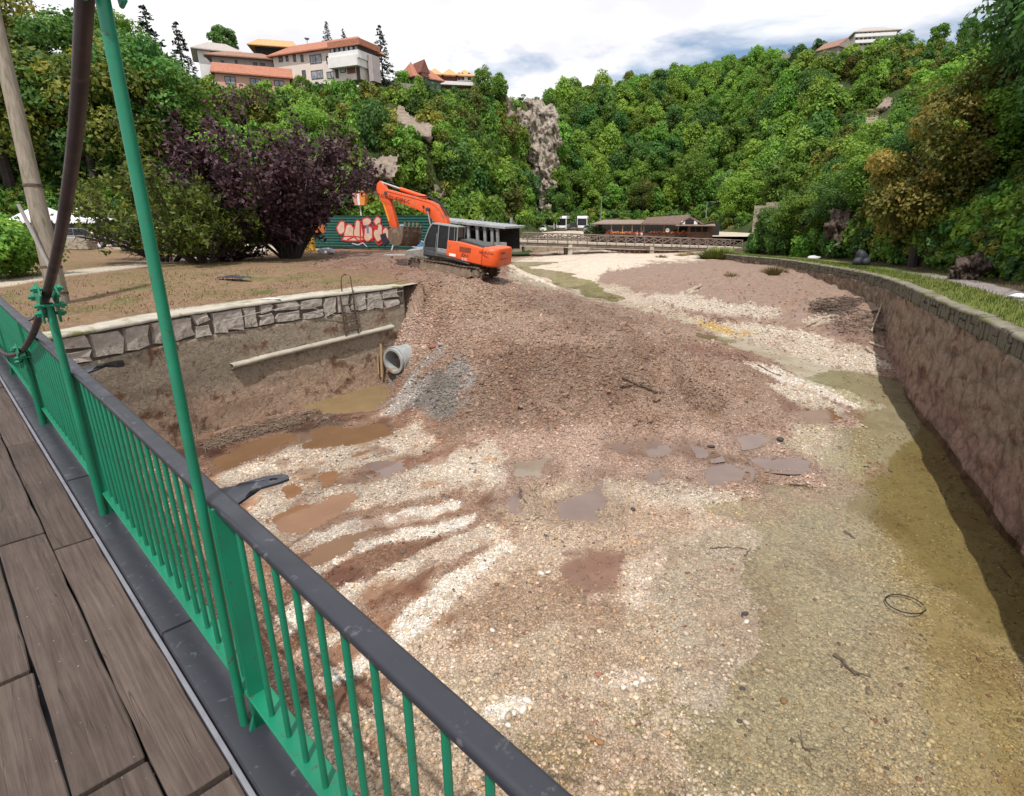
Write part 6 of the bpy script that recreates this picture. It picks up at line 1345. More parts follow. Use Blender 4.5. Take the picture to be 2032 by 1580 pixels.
class House:
    def __init__(s, name, label, uL, uR, vb, vt, yL, yR, dp, wall, cat='house', sink=6.0):
        s.a, s.b = aty(uL, vb, yL), aty(uR, vb, yR); s.z0 = min(s.a.z, s.b.z); e = s.b - s.a; e.z = 0; s.w = e.length; e.normalize(); s.e = e; s.n = Vector((-e.y, e.x, 0)); s.h = (aty((uL + uR) / 2, vt, (yL + yR) / 2).z) - s.z0; s.dp = dp
        s.o = empty(name, (s.a.x, s.a.y, s.z0), label, cat); s.o.rotation_euler = (0, 0, math.atan2(e.y, e.x))
        if wall: MB().lohi((0, 0, -sink), (s.w, dp, s.h)).build('wall', wall, s.o)
    def f(s, u, v):                    # sight line to facade coordinates
        r = ray(u, v); A = Vector((s.a.x, s.a.y, 0)); t = s.n.dot(A) / s.n.dot(r); q = r * t; return (q - A).dot(s.e), EYE + q.z - s.z0
    def window(s, u0, u1, v0, v1, glass=None, mull=1, y=0):
        x0, z1 = s.f(u0, v0); x1, z0 = s.f(u1, v1); m = MB(); w = .09
        m.lohi((x0, y - .07, z0), (x0 + w, y + .05, z1)).lohi((x1 - w, y - .07, z0), (x1, y + .05, z1)).lohi((x0 + w, y - .07, z1 - w), (x1 - w, y + .05, z1)).lohi((x0 + w, y - .07, z0), (x1 - w, y + .05, z0 + w))
        for k in range(mull): xm = x0 + (x1 - x0) * (k + 1) / (mull + 1); m.lohi((xm - .05, y - .06, z0 + w), (xm + .05, y + .05, z1 - w))
        f = m.build('window', FRAMEB, s.o); MB().lohi((x0 + w, y - .03, z0 + w), (x1 - w, y + .04, z1 - w)).build('pane', glass or PANE, f)
    def block(s, u0, u1, v0, v1, y0, y1, name, mat): x0, z1 = s.f(u0, v0); x1, z0 = s.f(u1, v1); return MB().lohi((x0, y0, z0), (x1, y1, z1)).build(name, mat, s.o)
    def gable(s, rise, mat, ov=.5, x0=None, x1=None, y0=None, y1=None, z=None, hip=0.0, ends=None, along=True):
        x0 = -ov if x0 is None else x0; x1 = s.w + ov if x1 is None else x1; y0 = -ov if y0 is None else y0; y1 = s.dp + ov if y1 is None else y1; z = s.h - .05 if z is None else z; th = .18
        if along: ym = (y0 + y1) / 2; V = [(x0, y0, z), (x1, y0, z), (x1, y1, z), (x0, y1, z), (x0 + hip, ym, z + rise), (x1 - hip, ym, z + rise)]; Fc = [(0, 1, 5, 4), (2, 3, 4, 5), (1, 2, 5), (3, 0, 4)]
        else: xm = (x0 + x1) / 2; V = [(x0, y0, z), (x1, y0, z), (x1, y1, z), (x0, y1, z), (xm, y0 + hip, z + rise), (xm, y1 - hip, z + rise)]; Fc = [(1, 2, 5, 4), (3, 0, 4, 5), (0, 1, 4), (2, 3, 5)]
        V += [(a, b, c - th) for a, b, c in V[:4]]; Fc += [(0, 6, 7, 1), (1, 7, 8, 2), (2, 8, 9, 3), (3, 9, 6, 0), (6, 9, 8, 7)]
        r = MB().add(V, Fc).build('roof', mat, s.o)
        if hip == 0 and ends:
            if along: yi0, yi1 = y0 + ov, y1 - ov; m = MB(); [m.add([(x, yi0, z - .1), (x, yi1, z - .1), (x, (yi0 + yi1) / 2, z + rise * .88)], [(0, 1, 2)]) for x in (x0 - .01 + ov * .3, x1 + .01 - ov * .3)]; m.build('gable_wall', ends, s.o)
            else: m = MB(); [m.add([(x0 + ov, y, z - .1), (x1 - ov, y, z - .1), ((x0 + x1) / 2, y, z + rise * .88)], [(0, 1, 2)]) for y in (y0 - .01, y1 + .01)]; m.build('gable_wall', ends, s.o)
        return r
PANE = glass_dark('window_pane', (.045, .055, .07), .12); CURT = surf('curtained_pane', (.36, .37, .42), (.12, .13, .16), 1.5, .2)
h = House('house', 'pink rendered house with long terracotta roof, lowest of the hilltop houses', 431, 577, 178, 148, 97, 101, 7.5, PINKW)
h.gable(2.1, TILE, .55, ends=PINKW)
for w in ((445, 469, 151, 168, 1), (495, 519, 155, 172, 1), (543, 565, 159, 172, 1)): h.window(*w[:4], CURT, w[4])
h.block(474, 481, 167, 169, -.12, 0, 'vent', FRAMEB)
h = House('house', 'grey lilac house with brown hipped roof just above the pink house', 424, 543, 141, 114, 113, 116, 9, LILW); h.gable(1.9, TILEB, 1.1, hip=3.2)
for w in ((438, 446, 120, 130), (466, 472, 119, 130), (502, 511, 124, 131), (516, 526, 125, 131)): h.window(*w, None, 0)
h = House('house', 'white house with pale grey tiled roof at the left end of the hilltop row', 399, 424, 150, 98, 118, 119, 9, WHW); h.gable(2.4, TILEG, 1.0, x1=h.w + 6.0, hip=3.0); h.window(404, 409, 108, 114, None, 0)
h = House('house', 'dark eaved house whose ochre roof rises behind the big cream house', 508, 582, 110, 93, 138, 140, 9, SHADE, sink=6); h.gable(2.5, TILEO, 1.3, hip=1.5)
m_ = MB().lathe((0, 0, 0), [(.05, -2.6), (.05, 0), (.3, .1), (.55, .35), (.58, .38)], 12).build('satellite_dish', PAVR, h.o); m_.location = (h.w + 3.0, 2, h.h + 2.2)
h = House('house', 'big cream house with glazed corner bay and red tiled roof on the hilltop', 548, 662, 164, 104, 114, 109, 6, CREAMW, sink=6); h.gable(2.2, TILE, .8, x1=h.w + 6.2, hip=2.6)
for w in ((552, 562, 109, 123, 0), (566, 573, 107.5, 122, 0), (581, 588, 108, 122.5, 0), (596, 603, 109, 123, 0), (614, 639, 110, 124.5, 1), (647, 661, 112, 125.5, 0), (599, 608, 140, 154, 0), (617, 642, 141, 155.5, 1), (648, 666, 143, 155, 1)): h.window(*w[:4], CURT if w[4] else None, w[4])
h.block(662, 722, 110, 117.5, -1.3, 4, 'balcony_band', WHW); h.block(662, 721, 119.5, 133, -1.5, 4, 'balcony', WHW); h.block(661, 720, 92, 110.2, -.9, 3.2, 'bay_wall', FRAMEB); h.block(664, 719, 133, 158, -.4, 3, 'bay_base', CREAMW)
for k in range(6): h.window(663 + k * 9.5, 671.5 + k * 9.5, 94.5, 109, CURT, 0, -.95)
h.block(660, 724, 88.5, 92, -1.3, 4, 'bay_roof', TILE); h.block(668, 676, 135, 156, -.48, -.40, 'door_recess', FRAMEB); h.window(679, 690, 135, 145, CURT, 0, -.45); h.block(692, 709, 134, 146, -.50, -.40, 'brown_shutter', REDW); h.block(710, 719, 135, 158, -.46, -.40, 'side_recess', FRAMEB)
h.block(721, 734, 106, 158, 1.0, 3.0, 'side_wing', LILW)
h = House('house', 'slate blue house with steep red roof and dormer right of the spruce', 824, 875, 180, 155, 127, 131, 8, SLATE); h.gable(3.0, TILE, .4, hip=1.6, x1=h.w + .8)
x0, z0 = h.f(833, 158); x1, _z = h.f(851, 158); h.gable(2.3, REDW, .3, x0=x0, x1=x1, y0=-.55, y1=4, z=h.h + .9, along=False, ends=REDW); MB().lohi((x0 + .3, -.5, h.h - .1), (x1 - .3, 2, h.h + 1.0)).build('dormer_wall', REDW, h.o); h.window(836, 848, 149, 155, CURT, 1, -.55); h.window(847, 853, 162, 167, CURT, 0); h.window(828, 836, 166, 177, CURT, 0)
h = House('house', 'white gabled house squeezed behind the slate blue house', 812, 826, 180, 148, 132, 132, 9, WHW); h.gable(2.3, TILE, .5, along=False, ends=WHW)
h = House('house', 'red brown villa with ochre scalloped roof and white arched corner at the skyline', 850, 940, 168, 149, 142, 144, 11, REDW); h.block(851, 941, 162, 173, -1.5, 11, 'white_base', WHW); h.block(907, 939, 147, 163, -.5, 11, 'white_corner', WHW)
for (ua, ub) in ((847, 880), (876, 909), (904, 942)): x0, _z = h.f(ua, 150); x1, _z = h.f(ub, 150); h.gable(1.9, TILEO, .4, x0=x0, x1=x1, y0=-1.4, y1=11, z=h.h - .2, along=False, hip=3.4)
for u in (911, 918, 931): x, z = h.f(u, 160); pts = [(x - .35, z), (x + .35, z), (x + .35, z + 1.1)] + [(x + .35 * math.cos(a), z + 1.1 + .4 * math.sin(a)) for a in np.linspace(.3, 2.84, 6)] + [(x - .35, z + 1.1)]; MB().prism(pts, XZ, -.56, -.48).build('arched_window', FRAMEB, h.o)
for u in (860, 866, 886, 891, 896): h.window(u, u + 3, 148, 152, None, 0)
# fort wall, small stone house, big pale building, house at the far right
h = House('fort_wall', 'long grey ruined fort wall on the right hand skyline', 1548, 1612, 136, 107, 186, 182, 5, STONEW, 'fort wall', 8); mb = MB()
for k in range(9): mb.lohi((h.w * k / 9, .1, h.h), (h.w * (k + 1) / 9 - .1, 4.8, h.h + rnd.uniform(.1, .7)))
mb.build('broken_top', STONEW, h.o, .08); h.block(1588, 1592, 110, 120, -.3, 0, 'buttress', STONEW)
h = House('house', 'small stone hut with a grey gable and one tiny window on the right hill', 1660, 1690, 112, 95, 172, 176, 6, STONEW, sink=5); h.gable(2.4, TILEB, .4, along=False, ends=STONEW); h.window(1668, 1675, 99, 103.5, None, 0)
h = House('public_building', 'large pale building with long balconies at the top of the right hill', 1696, 1775, 94, 62, 188, 186, 10, CREAMW, 'building', 6); h.gable(2.4, TILEG, 1.0, hip=4)
for v in (66, 78): h.block(1695, 1776, v + 4, v + 6, -1.2, 0, 'balcony', WHW)
for v in (66, 76, 86):
    for k in range(9): h.window(1698 + k * 8.5, 1702.5 + k * 8.5, v - 1, v + 4, None, 0)
h = House('house', 'grey house with red roof behind bushes at the far right of the hill', 1990, 2040, 106, 88, 150, 140, 8, STONEW, sink=6); h.gable(3.0, TILE, .7, along=False, ends=STONEW)
# ruined retaining wall on the right slope
h = House('ruined_wall', 'grey concrete wall fragment with grass on top among trees right of the restaurant', 1494, 1562, 440, 408, 121, 117, 3, CONC, 'ruined wall', 4); h.block(1520, 1566, 402, 408, .2, 3, 'upper_course', CONC)
h = House('shed', 'small shed with rusty orange roof right of the ruined concrete wall', 1568, 1592, 420, 410, 121, 121, 3, LILW, 'shed', 3); h.gable(1.0, TILEO, .3)
h = House('terrace_wall', 'low grey terrace wall in the shrubs beneath the big cream house', 622, 652, 203, 193, 103, 104, 2, LILW, 'terrace wall', 2); h.block(620, 654, 190, 193, -.3, 2, 'coping', FRAMEB)
h = House('garden_wall', 'low stone garden wall running below the spruce on the hilltop', 742, 822, 172, 162, 120, 125, 1.0, STONEW, 'garden wall', 3)

# ================================================================== VEGETATION
LG_MID = leaf_mat('leaf_mid_green', (.05, .115, .018), (.135, .26, .038), (.24, .37, .066)); LG_DARK = leaf_mat('leaf_dark_green', (.03, .075, .02), (.074, .168, .038), (.14, .245, .058))
LG_LITE = leaf_mat('leaf_light_green', (.06, .125, .018), (.165, .28, .038), (.27, .38, .07)); LG_BROWN = leaf_mat('leaf_browning', (.075, .07, .018), (.19, .135, .035), (.32, .20, .065)); LG_YEL = leaf_mat('leaf_yellowing', (.045, .078, .016), (.125, .155, .03), (.29, .265, .05))
LG_CHEST = leaf_mat('leaf_chestnut', (.03, .06, .015), (.125, .13, .028), (.33, .255, .06)); LG_PURP = leaf_mat('leaf_purple', (.018, .008, .012), (.045, .020, .027), (.10, .052, .058), .18); LG_BUSH = leaf_mat('leaf_bush', (.05, .085, .015), (.13, .185, .028), (.25, .275, .055)); LG_CON = leaf_mat('conifer_needle', (.006, .018, .010), (.014, .036, .018), (.030, .060, .026), .1)
BARK = surf('bark', (.085, .065, .05), (.05, .038, .03), 5, .9, bmp=.6, bscale=14, bdist=.03); TWIG = surf('pinkish_twig', (.30, .215, .19), (.20, .135, .125), 6, .8); BARKD = surf('dark_bark', (.05, .038, .034), (.03, .023, .021), 5, .9)
def leaves_mesh(name, P, Nn, size, R, mat, tone, asp=.62, bend=.25):
    n = len(P); Nn = Nn / (np.linalg.norm(Nn, axis=1)[:, None] + 1e-9); a = R.normal(size=(n, 3)); a -= (a * Nn).sum(1)[:, None] * Nn; a /= np.linalg.norm(a, axis=1)[:, None] + 1e-9; b = np.cross(Nn, a)
    s = (size * R.uniform(.6, 1.3, n))[:, None]; V = np.stack([P - a * s, P + b * s * asp - Nn * s * bend, P + a * s, P - b * s * asp - Nn * s * bend], 1).reshape(-1, 3)
    me = np_mesh(name, V, np.arange(4 * n).reshape(-1, 4), mat); color_attr(me, 'tone', np.repeat(np.clip(tone, 0, 1), 4)); return me
def crown_mesh(seed, n, nl, Rv, zc, size, mat, lr=.34, shape='round', up=.35, name='crown', shell=.55):
    R = np.random.default_rng(seed); Rv = np.array(Rv, float)
    d = R.normal(size=(nl, 3)); d /= np.linalg.norm(d, axis=1)[:, None]; rr = R.uniform(shell, .86, nl) ; C = d * rr[:, None] * Rv
    if shape == 'egg': C[:, :2] *= (1.12 - .38 * (C[:, 2:] / Rv[2] * .5 + .5))
    lrad = lr * Rv.mean() * R.uniform(.65, 1.25, nl); li = R.integers(0, nl, n); e = R.normal(size=(n, 3)); e[:, 2] += up; e /= np.linalg.norm(e, axis=1)[:, None]
    P = C[li] + e * (lrad[li] * R.uniform(.62, 1.08, n))[:, None] * np.array((1, 1, .82)); Nn = e + .55 * R.normal(size=(n, 3)) + np.array((0, 0, .35)); P[:, 2] += zc
    lt = R.uniform(0, 1, nl); tone = .62 * lt[li] + .38 * R.uniform(0, 1, n); return leaves_mesh(name, P, Nn, size, R, mat, tone)
def trunk_mesh(seed, h, r, Rx, mat, nb=6):
    R = random.Random(seed); m = MB(); k = [Vector((0, 0, -.5)), Vector((R.uniform(-.1, .1), R.uniform(-.1, .1), h * .35)), Vector((R.uniform(-.3, .3), R.uniform(-.3, .3), h * .7)), Vector((R.uniform(-.4, .4), R.uniform(-.4, .4), h))]; m.tube(k, [r * 1.25, r, r * .65, r * .3], 8)
    for i in range(nb):
        a = R.uniform(0, 6.28); z = h * R.uniform(.35, .7); b = k[2] * (z / k[2].z); e = b + Vector((math.cos(a) * Rx * .7, math.sin(a) * Rx * .7, h * R.uniform(.12, .35))); m.tube([b, (b + e) / 2 + Vector((0, 0, .3)), e], [r * .45, r * .3, r * .1], 5)
    return m.mesh('trunk', mat, smooth=True)
FAR = [(crown_mesh(100 + i, 3900, 34 + 7 * i, (3.6 + .5 * (i % 3), 3.6 + .4 * (i % 2), 3.9 + .6 * (i % 3)), 5.2, .31, LG_MID, shape='egg'), trunk_mesh(100 + i, 7, .22, 2.6, BARK, 4)) for i in range(6)]
SHR = [crown_mesh(140 + i, 1900, 20, (2.0, 1.9, 1.5), 1.3, .165, LG_MID, lr=.38, name='shrub') for i in range(5)]
NEAR = [(crown_mesh(160 + i, 15000, 70, (4.4, 4.2, 4.6), 5.8, .145, LG_DARK, lr=.27, shape='round', shell=.5), trunk_mesh(160 + i, 8.5, .30, 3.4, BARKD, 9)) for i in range(3)]
MIDT = [(crown_mesh(180 + i, 8000, 52, (4.6, 4.4, 4.8), 6.0, .195, LG_MID, lr=.30, shape='round'), trunk_mesh(180 + i, 8.5, .3, 3.2, BARKD, 6)) for i in range(3)]
def conifer_mesh(seed, H, n=2600):
    R = np.random.default_rng(seed); P, Nn, T = [], [], []; nw = 24
    for w in range(nw):
        t = (w + .5) / nw; z = H * (.08 + .9 * t); rad = (1 - t) ** .85 * H * .27 + .15; nb = max(4, int(9 * (1 - t) + 4))
        for b in range(nb):
            a = R.uniform(0, 6.28); L = rad * R.uniform(.7, 1.1); m = int(8 + 14 * (1 - t)); s = np.sqrt(R.uniform(.04, 1, m)); P += [(math.cos(a) * L * q + R.normal() * .10, math.sin(a) * L * q + R.normal() * .10, z - .30 * L * q + .1 * L * q * q + R.normal() * .07) for q in s]
            Nn += [(math.cos(a) * .3, math.sin(a) * .3, 1)] * m; T += list(R.uniform(.1, .9) * .5 + R.uniform(0, .5, m))
    return leaves_mesh('crown', np.array(P), np.array(Nn) + .4 * R.normal(size=(len(P), 3)), .26, R, LG_CON, np.array(T), .35, .1)
CONM = [conifer_mesh(5, 11), conifer_mesh(6, 11)]; CONT = MB().tube([(0, 0, -.5), (0, 0, 10.8)], [.2, .03], 7).mesh('trunk', BARKD)
def own_mat(o, mat):
    if mat is not None and o.data.materials[0] is not mat: o.material_slots[0].link = 'OBJECT'; o.material_slots[0].material = mat
def put_tree(pair, loc, sc, rot, label, mat=None, group=None, name='tree', cat='tree', squash=1.0):
    t = empty(name, loc, label, cat, group, (rnd.uniform(-.03, .03), rnd.uniform(-.03, .03), rot)); t.scale = (sc, sc, sc * squash); own_mat(link('crown', pair[0], t), mat); link('trunk', pair[1], t); return t
def put_shrub(me, loc, sc, rot, label, mat=None, group=None, name='shrub', cat='shrub', squash=1.0):
    o = link(name, me); o.location = loc; o.scale = (sc, sc, sc * squash); o.rotation_euler = (rnd.uniform(-.1, .1), rnd.uniform(-.1, .1), rot); own_mat(o, mat); return tag(o, label, cat, group)
def scatter(poly, spacing, maxn, seed, excl=()):
    R = random.Random(seed); xs = [p_[0] for p_ in poly]; ys_ = [p_[1] for p_ in poly]; out = []; tries = 0
    while tries < maxn * 60 and len(out) < maxn:
        tries += 1; u, v = R.uniform(min(xs), max(xs)), R.uniform(min(ys_), max(ys_))
        if not inpoly(u, v, poly) or any(inpoly(u, v, e) for e in excl): continue
        s = spacing(u, v) if callable(spacing) else spacing
        if all((u - a) ** 2 + (v - b) ** 2 * 1.6 > s * s for a, b in out): out.append((u, v))
    x, y, z = on_hill([o[0] for o in out], [o[1] for o in out]); return [(o, Vector((float(a), float(b), float(c)))) for o, a, b, c in zip(out, x, y, z) if not np.isnan(b)]
R_A = [(690,300),(730,318),(785,318),(782,352),(700,352)]; R_B = [(815,270),(850,290),(878,370),(868,395),(830,350)]; R_C = [(1018,235),(1050,205),(1092,208),(1102,260),(1088,400),(1080,430),(1058,420),(1050,330)]; R_D = [(985,185),(1010,190),(1022,235),(1000,250)]; R_E = [(1632,205),(1648,165),(1688,165),(1692,205),(1660,215)]; R_F = [(1715,228),(1772,230),(1765,250),(1720,248)]
X_A = [(685,292),(792,302),(792,410),(690,410)]; X_B = [(812,265),(858,286),(888,378),(884,440),(835,430),(812,330)]; X_D = [(980,180),(1012,188),(1030,250),(1022,285),(995,270)]; X_E = [(1628,160),(1696,160),(1702,250),(1640,252)]; X_F = [(1708,222),(1780,226),(1778,290),(1712,284)]; X_G = [(1740,186),(1802,188),(1806,245),(1745,245)]; X_H = [(742,212),(792,212),(850,248),(856,318),(800,300),(752,270)]
# the wood on the slope behind the coaches
WOOD = [(1086,235),(1120,222),(1200,205),(1300,190),(1400,172),(1500,152),(1570,150),(1640,185),(1650,300),(1590,400),(1490,424),(1420,420),(1180,428),(1086,430),(1100,320)]
tones = [('mid green', LG_MID), ('mid green', LG_MID), ('mid green', LG_MID), ('dark green', LG_DARK), ('dark green', LG_DARK), ('light green', LG_LITE), ('light green', LG_LITE)]
for (u, v), p_ in scatter(WOOD, lambda u, v: 19 + (v - 150) * .045, 215, 1, (R_C,)):
    tn, mt = tones[rnd.randrange(7)]; row = 'low on the wooded slope' if v > 345 else ('halfway up the wooded slope' if v > 250 else 'high on the wooded slope')
    row += ', over the coaches' if u < 1180 else (', over the canopy end' if u < 1290 else (', over the main roof' if u < 1420 else (', above the right roof end' if u < 1510 else ', towards the fort wall')))
    put_tree(FAR[rnd.randrange(6)], p_ - Vector((0, 0, .8)), rnd.uniform(.78, 1.15), rnd.uniform(0, 6.28), f'{tn} tree {row}', mt, f'{tn} trees {row}', squash=rnd.uniform(.95, 1.25))
sky_u = [1092,1112,1135,1160,1182,1208,1232,1255,1278,1302,1328,1350,1372,1396,1420,1445,1468,1492,1516,1538]
for u in sky_u:
    x, y, z = on_hill(u, float(np.interp(u, [1090, 1200, 1300, 1400, 1500, 1560], [214, 203, 188, 168, 150, 140])) + 3)
    if not np.isnan(y[0]): tn, mt = tones[rnd.randrange(7)]; put_tree(FAR[rnd.randrange(6)], (x[0], y[0], z[0] - 1), rnd.uniform(.7, 1.1), rnd.uniform(0, 6), f'{tn} rounded tree on the skyline above the coaches', mt, f'{tn} trees on the wooded skyline')
def at_hill(u, v, dz=0): x, y, z = on_hill(u, v); return Vector((x[0], y[0], z[0] + dz))
for (u, v, s, mt, lab) in [(1192,215,.9,LG_BROWN,'browning tree near the left end of the wooded skyline, the browner of two there'), (1287,275,.85,LG_BROWN,'rusty brown tree alone in the middle of the wooded slope'), (1160,258,.75,LG_YEL,'yellowish tree on the wooded slope just right of the tall rock'), (1250,178,.8,LG_YEL,'yellow green tree on the skyline right of the browning trees'), (1352,170,.8,LG_BROWN,'brownish tree on the skyline left of the blue sky gap'), (1462,172,.8,LG_YEL,'golden tree high on the slope under the blue sky gap'), (1393,235,.5,LG_BROWN,'small rusty tree high on the wooded slope right of centre'), (1470,338,.5,LG_BROWN,'small reddish tree low on the slope above the restaurant roof end'), (1378,405,1.35,LG_LITE,'tall bright green tree rising behind the restaurant roof'), (1462,440,1.1,LG_LITE,'leafy light green tree right beside the restaurant end'), (1275,425,1.0,LG_YEL,'pale yellowish tree directly behind the restaurant canopy')]:
    put_tree(FAR[rnd.randrange(6)] if s < 1 else MIDT[1], at_hill(u, v, -.8), s, rnd.uniform(0, 6), lab, mt)
def conifer(loc, s, label): t = empty('spruce', loc, label, 'spruce tree', None, (0, 0, rnd.uniform(0, 6))); t.scale = (s, s, s); link('crown', CONM[rnd.randrange(2)], t); link('trunk', CONT, t)
p_ = aty(762, 178, 119); conifer((p_.x, p_.y, p_.z - 1), 1.08, 'dark spruce standing right of the big cream house against the sky')
p_ = aty(652, 92, 150); conifer((p_.x, p_.y, p_.z - 3), .75, 'spruce top just visible behind the roof of the big cream house'); p_ = aty(683, 92, 152); conifer((p_.x, p_.y, p_.z - 3), .62, 'smaller spruce top behind the right roof end of the big cream house')
p_ = aty(1523, 140, 250); conifer((p_.x, p_.y, p_.z - 3), 1.05, 'small spruce on the skyline against the blue sky gap')
p_ = aty(320, 200, 92); conifer((p_.x, p_.y, p_.z - 4), 1.5, 'broad dark conifer left of the hilltop houses'); p_ = aty(372, 185, 100); conifer((p_.x, p_.y, p_.z - 3), 1.2, 'dark conifer touching the left end of the hilltop houses')
for (u, v, y, s, pr, mt, lab) in [(447,100,132,.75,0,LG_DARK,'round dark tree behind the roofs of the leftmost hilltop houses'), (800,176,128,.55,1,LG_MID,'leafy tree between the spruce and the slate blue house'), (962,172,142,.62,2,LG_MID,'round green tree right of the ochre roofed villa'), (990,178,148,.6,3,LG_MID,'second green tree right of the ochre roofed villa'), (1622,118,186,.75,4,LG_DARK,'dark tree rising between fort wall and small stone hut'), (1670,110,180,.55,5,LG_DARK,'thin dark tree left of the small stone hut'), (1860,88,182,.8,0,LG_MID,'dark green tree right of the large pale building'), (1920,84,175,.8,1,LG_DARK,'dense tree on the right skyline left of the grey house'), (1800,92,180,.6,2,LG_MID,'bushy tree below the right end of the large pale building'), (1740,98,180,.5,3,LG_LITE,'light green tree in front of the large pale building')]:
    p_ = aty(u, v, y); put_tree(FAR[pr], p_ - Vector((0, 0, 2)), s, rnd.uniform(0, 6), lab, mt)
# shrubs on the left cliff slope
LSL = [(440,256),(590,250),(640,226),(740,212),(800,216),(840,226),(930,220),(1010,206),(1024,250),(1046,330),(1050,405),(1000,432),(870,428),(790,420),(690,405),(640,395),(560,230)]
stn = [('mid green', LG_MID), ('mid green', LG_MID), ('dark green', LG_DARK), ('light green', LG_LITE), ('yellowish', LG_YEL)]
for (u, v), p_ in scatter(LSL, lambda u, v: 17 + (0 if u > 800 else 5), 200, 2, (X_A, X_B, R_C, X_D, X_H)):
    tn, mt = stn[rnd.randrange(5)]; row = 'just below the hilltop houses' if v < 255 else ('midway up the cliff slope' if v < 350 else 'low on the cliff slope')
    row += ', left of the fence' if u < 660 else (', over the fence' if u < 770 else (', over the boom' if u < 880 else (', over the pavilion' if u < 985 else ', beside the crag')))
    put_shrub(SHR[rnd.randrange(5)], p_ - Vector((0, 0, .3)), rnd.uniform(.8, 1.5) * (.8 + p_.y / 300), rnd.uniform(0, 6), f'{tn} shrub {row}', mt, f'{tn} shrubs {row}', squash=rnd.uniform(.9, 1.5))
# shrubs and small trees on the right slope
RSL = [(1600,172),(1690,152),(1780,124),(1990,128),(2075,130),(2075,270),(1900,330),(1760,380),(1660,430),(1600,400),(1640,300)]
k = 0
for (u, v), p_ in scatter(RSL, 21, 170, 3, (X_E, X_F, X_G)):
    tn, mt = stn[rnd.randrange(5)]; row = ('on the upper right slope' if v < 230 else 'on the lower right slope') + (', below the fort wall' if u < 1690 else (', below the pale building' if u < 1830 else ', towards the right edge'))
    if rnd.random() < .5 and k < 96: k += 1; put_shrub(SHR[rnd.randrange(5)], p_ - Vector((0, 0, .3)), rnd.uniform(1.1, 1.9) * (.6 + p_.y / 300), rnd.uniform(0, 6), f'{tn} shrub {row}', mt, f'{tn} shrubs {row}', squash=rnd.uniform(.9, 1.4))
    else: put_tree(FAR[rnd.randrange(6)], p_ - Vector((0, 0, .8)), rnd.uniform(.42, .72) * (.6 + p_.y / 300), rnd.uniform(0, 6), f'{tn} small tree {row}', mt, f'{tn} small trees {row}')
# big trees behind the street on the left
for (u, v, y, s, q, mt, lab) in [(-60,440,62,1.35,0,LG_DARK,'tall dark tree at the far left edge behind the kiosks'), (40,440,60,1.5,1,LG_YEL,'tall yellowing chestnut tree behind the leaning utility pole'), (130,440,64,1.15,2,LG_DARK,'dark tree behind the thick brown suspension pipe'), (205,430,62,1.2,0,LG_DARK,'dark green tree between suspension pipe and green hanger rod'), (262,430,63,1.28,1,LG_YEL,'yellow flecked chestnut tree right behind the green hanger rod'), (330,425,66,1.2,2,LG_DARK,'dark tree behind the left part of the purple leaved tree'), (395,420,68,.95,0,LG_MID,'green tree left of and below the pink house'), (300,330,74,1.2,1,LG_DARK,'dark tree higher up behind the yellow flecked chestnut'), (180,310,76,1.3,2,LG_DARK,'dark tree on the upper slope left of the green hanger rod'), (90,280,78,1.3,0,LG_YEL,'yellowing tree on the upper slope at the left edge'), (20,250,80,1.2,1,LG_DARK,'dark tree on the upper slope in the left corner'), (400,300,80,.6,2,LG_MID,'green tree on the slope directly below the pink house'), (455,290,84,.26,0,LG_MID,'small green tree under the windows of the pink house'), (240,200,90,1.05,1,LG_MID,'leafy tree top against the blue sky beside the green rod'), (470,410,58,.75,2,LG_MID,'green tree behind the middle of the purple leaved tree'), (560,400,60,.68,0,LG_MID,'green tree behind the top of the purple leaved tree'), (530,290,90,.26,1,LG_YEL,'yellowish small tree between pink house and purple tree'), (620,350,72,.7,1,LG_MID,'green tree on the slope right of the purple tree top'), (610,250,98,.36,2,LG_LITE,'light green tree under the left end of the cream house'), (-140,420,70,1.4,2,LG_DARK,'dark tree beyond the left picture edge behind the kiosks')]:
    p_ = aty(u, v, y); z = float(hill_at(p_.x, p_.y)[0]); put_tree(MIDT[q], (p_.x, p_.y, max(z, 3.4) - .4), s, rnd.uniform(0, 6), lab, mt)
# shrubs along the back of the fence
for i, (u, s, mt) in enumerate([(742, .8, LG_LITE), (770, .9, LG_LITE), (800, .85, LG_LITE), (830, .8, LG_MID), (862, .9, LG_DARK), (895, .9, LG_MID), (930, 1.0, LG_LITE), (965, 1.0, LG_MID), (992, .7, LG_LITE)]):
    y = 48 if u < 850 else 54; p_ = aty(u, 440, y); put_shrub(SHR[i % 5], (p_.x, y, 3.6), s * 1.25, i, ('bright green' if mt is LG_LITE else 'darker green') + ' shrub just behind the graffiti fence and pavilion', mt, ('bright green' if mt is LG_LITE else 'darker green') + ' shrubs behind fence and pavilion', squash=1.25)
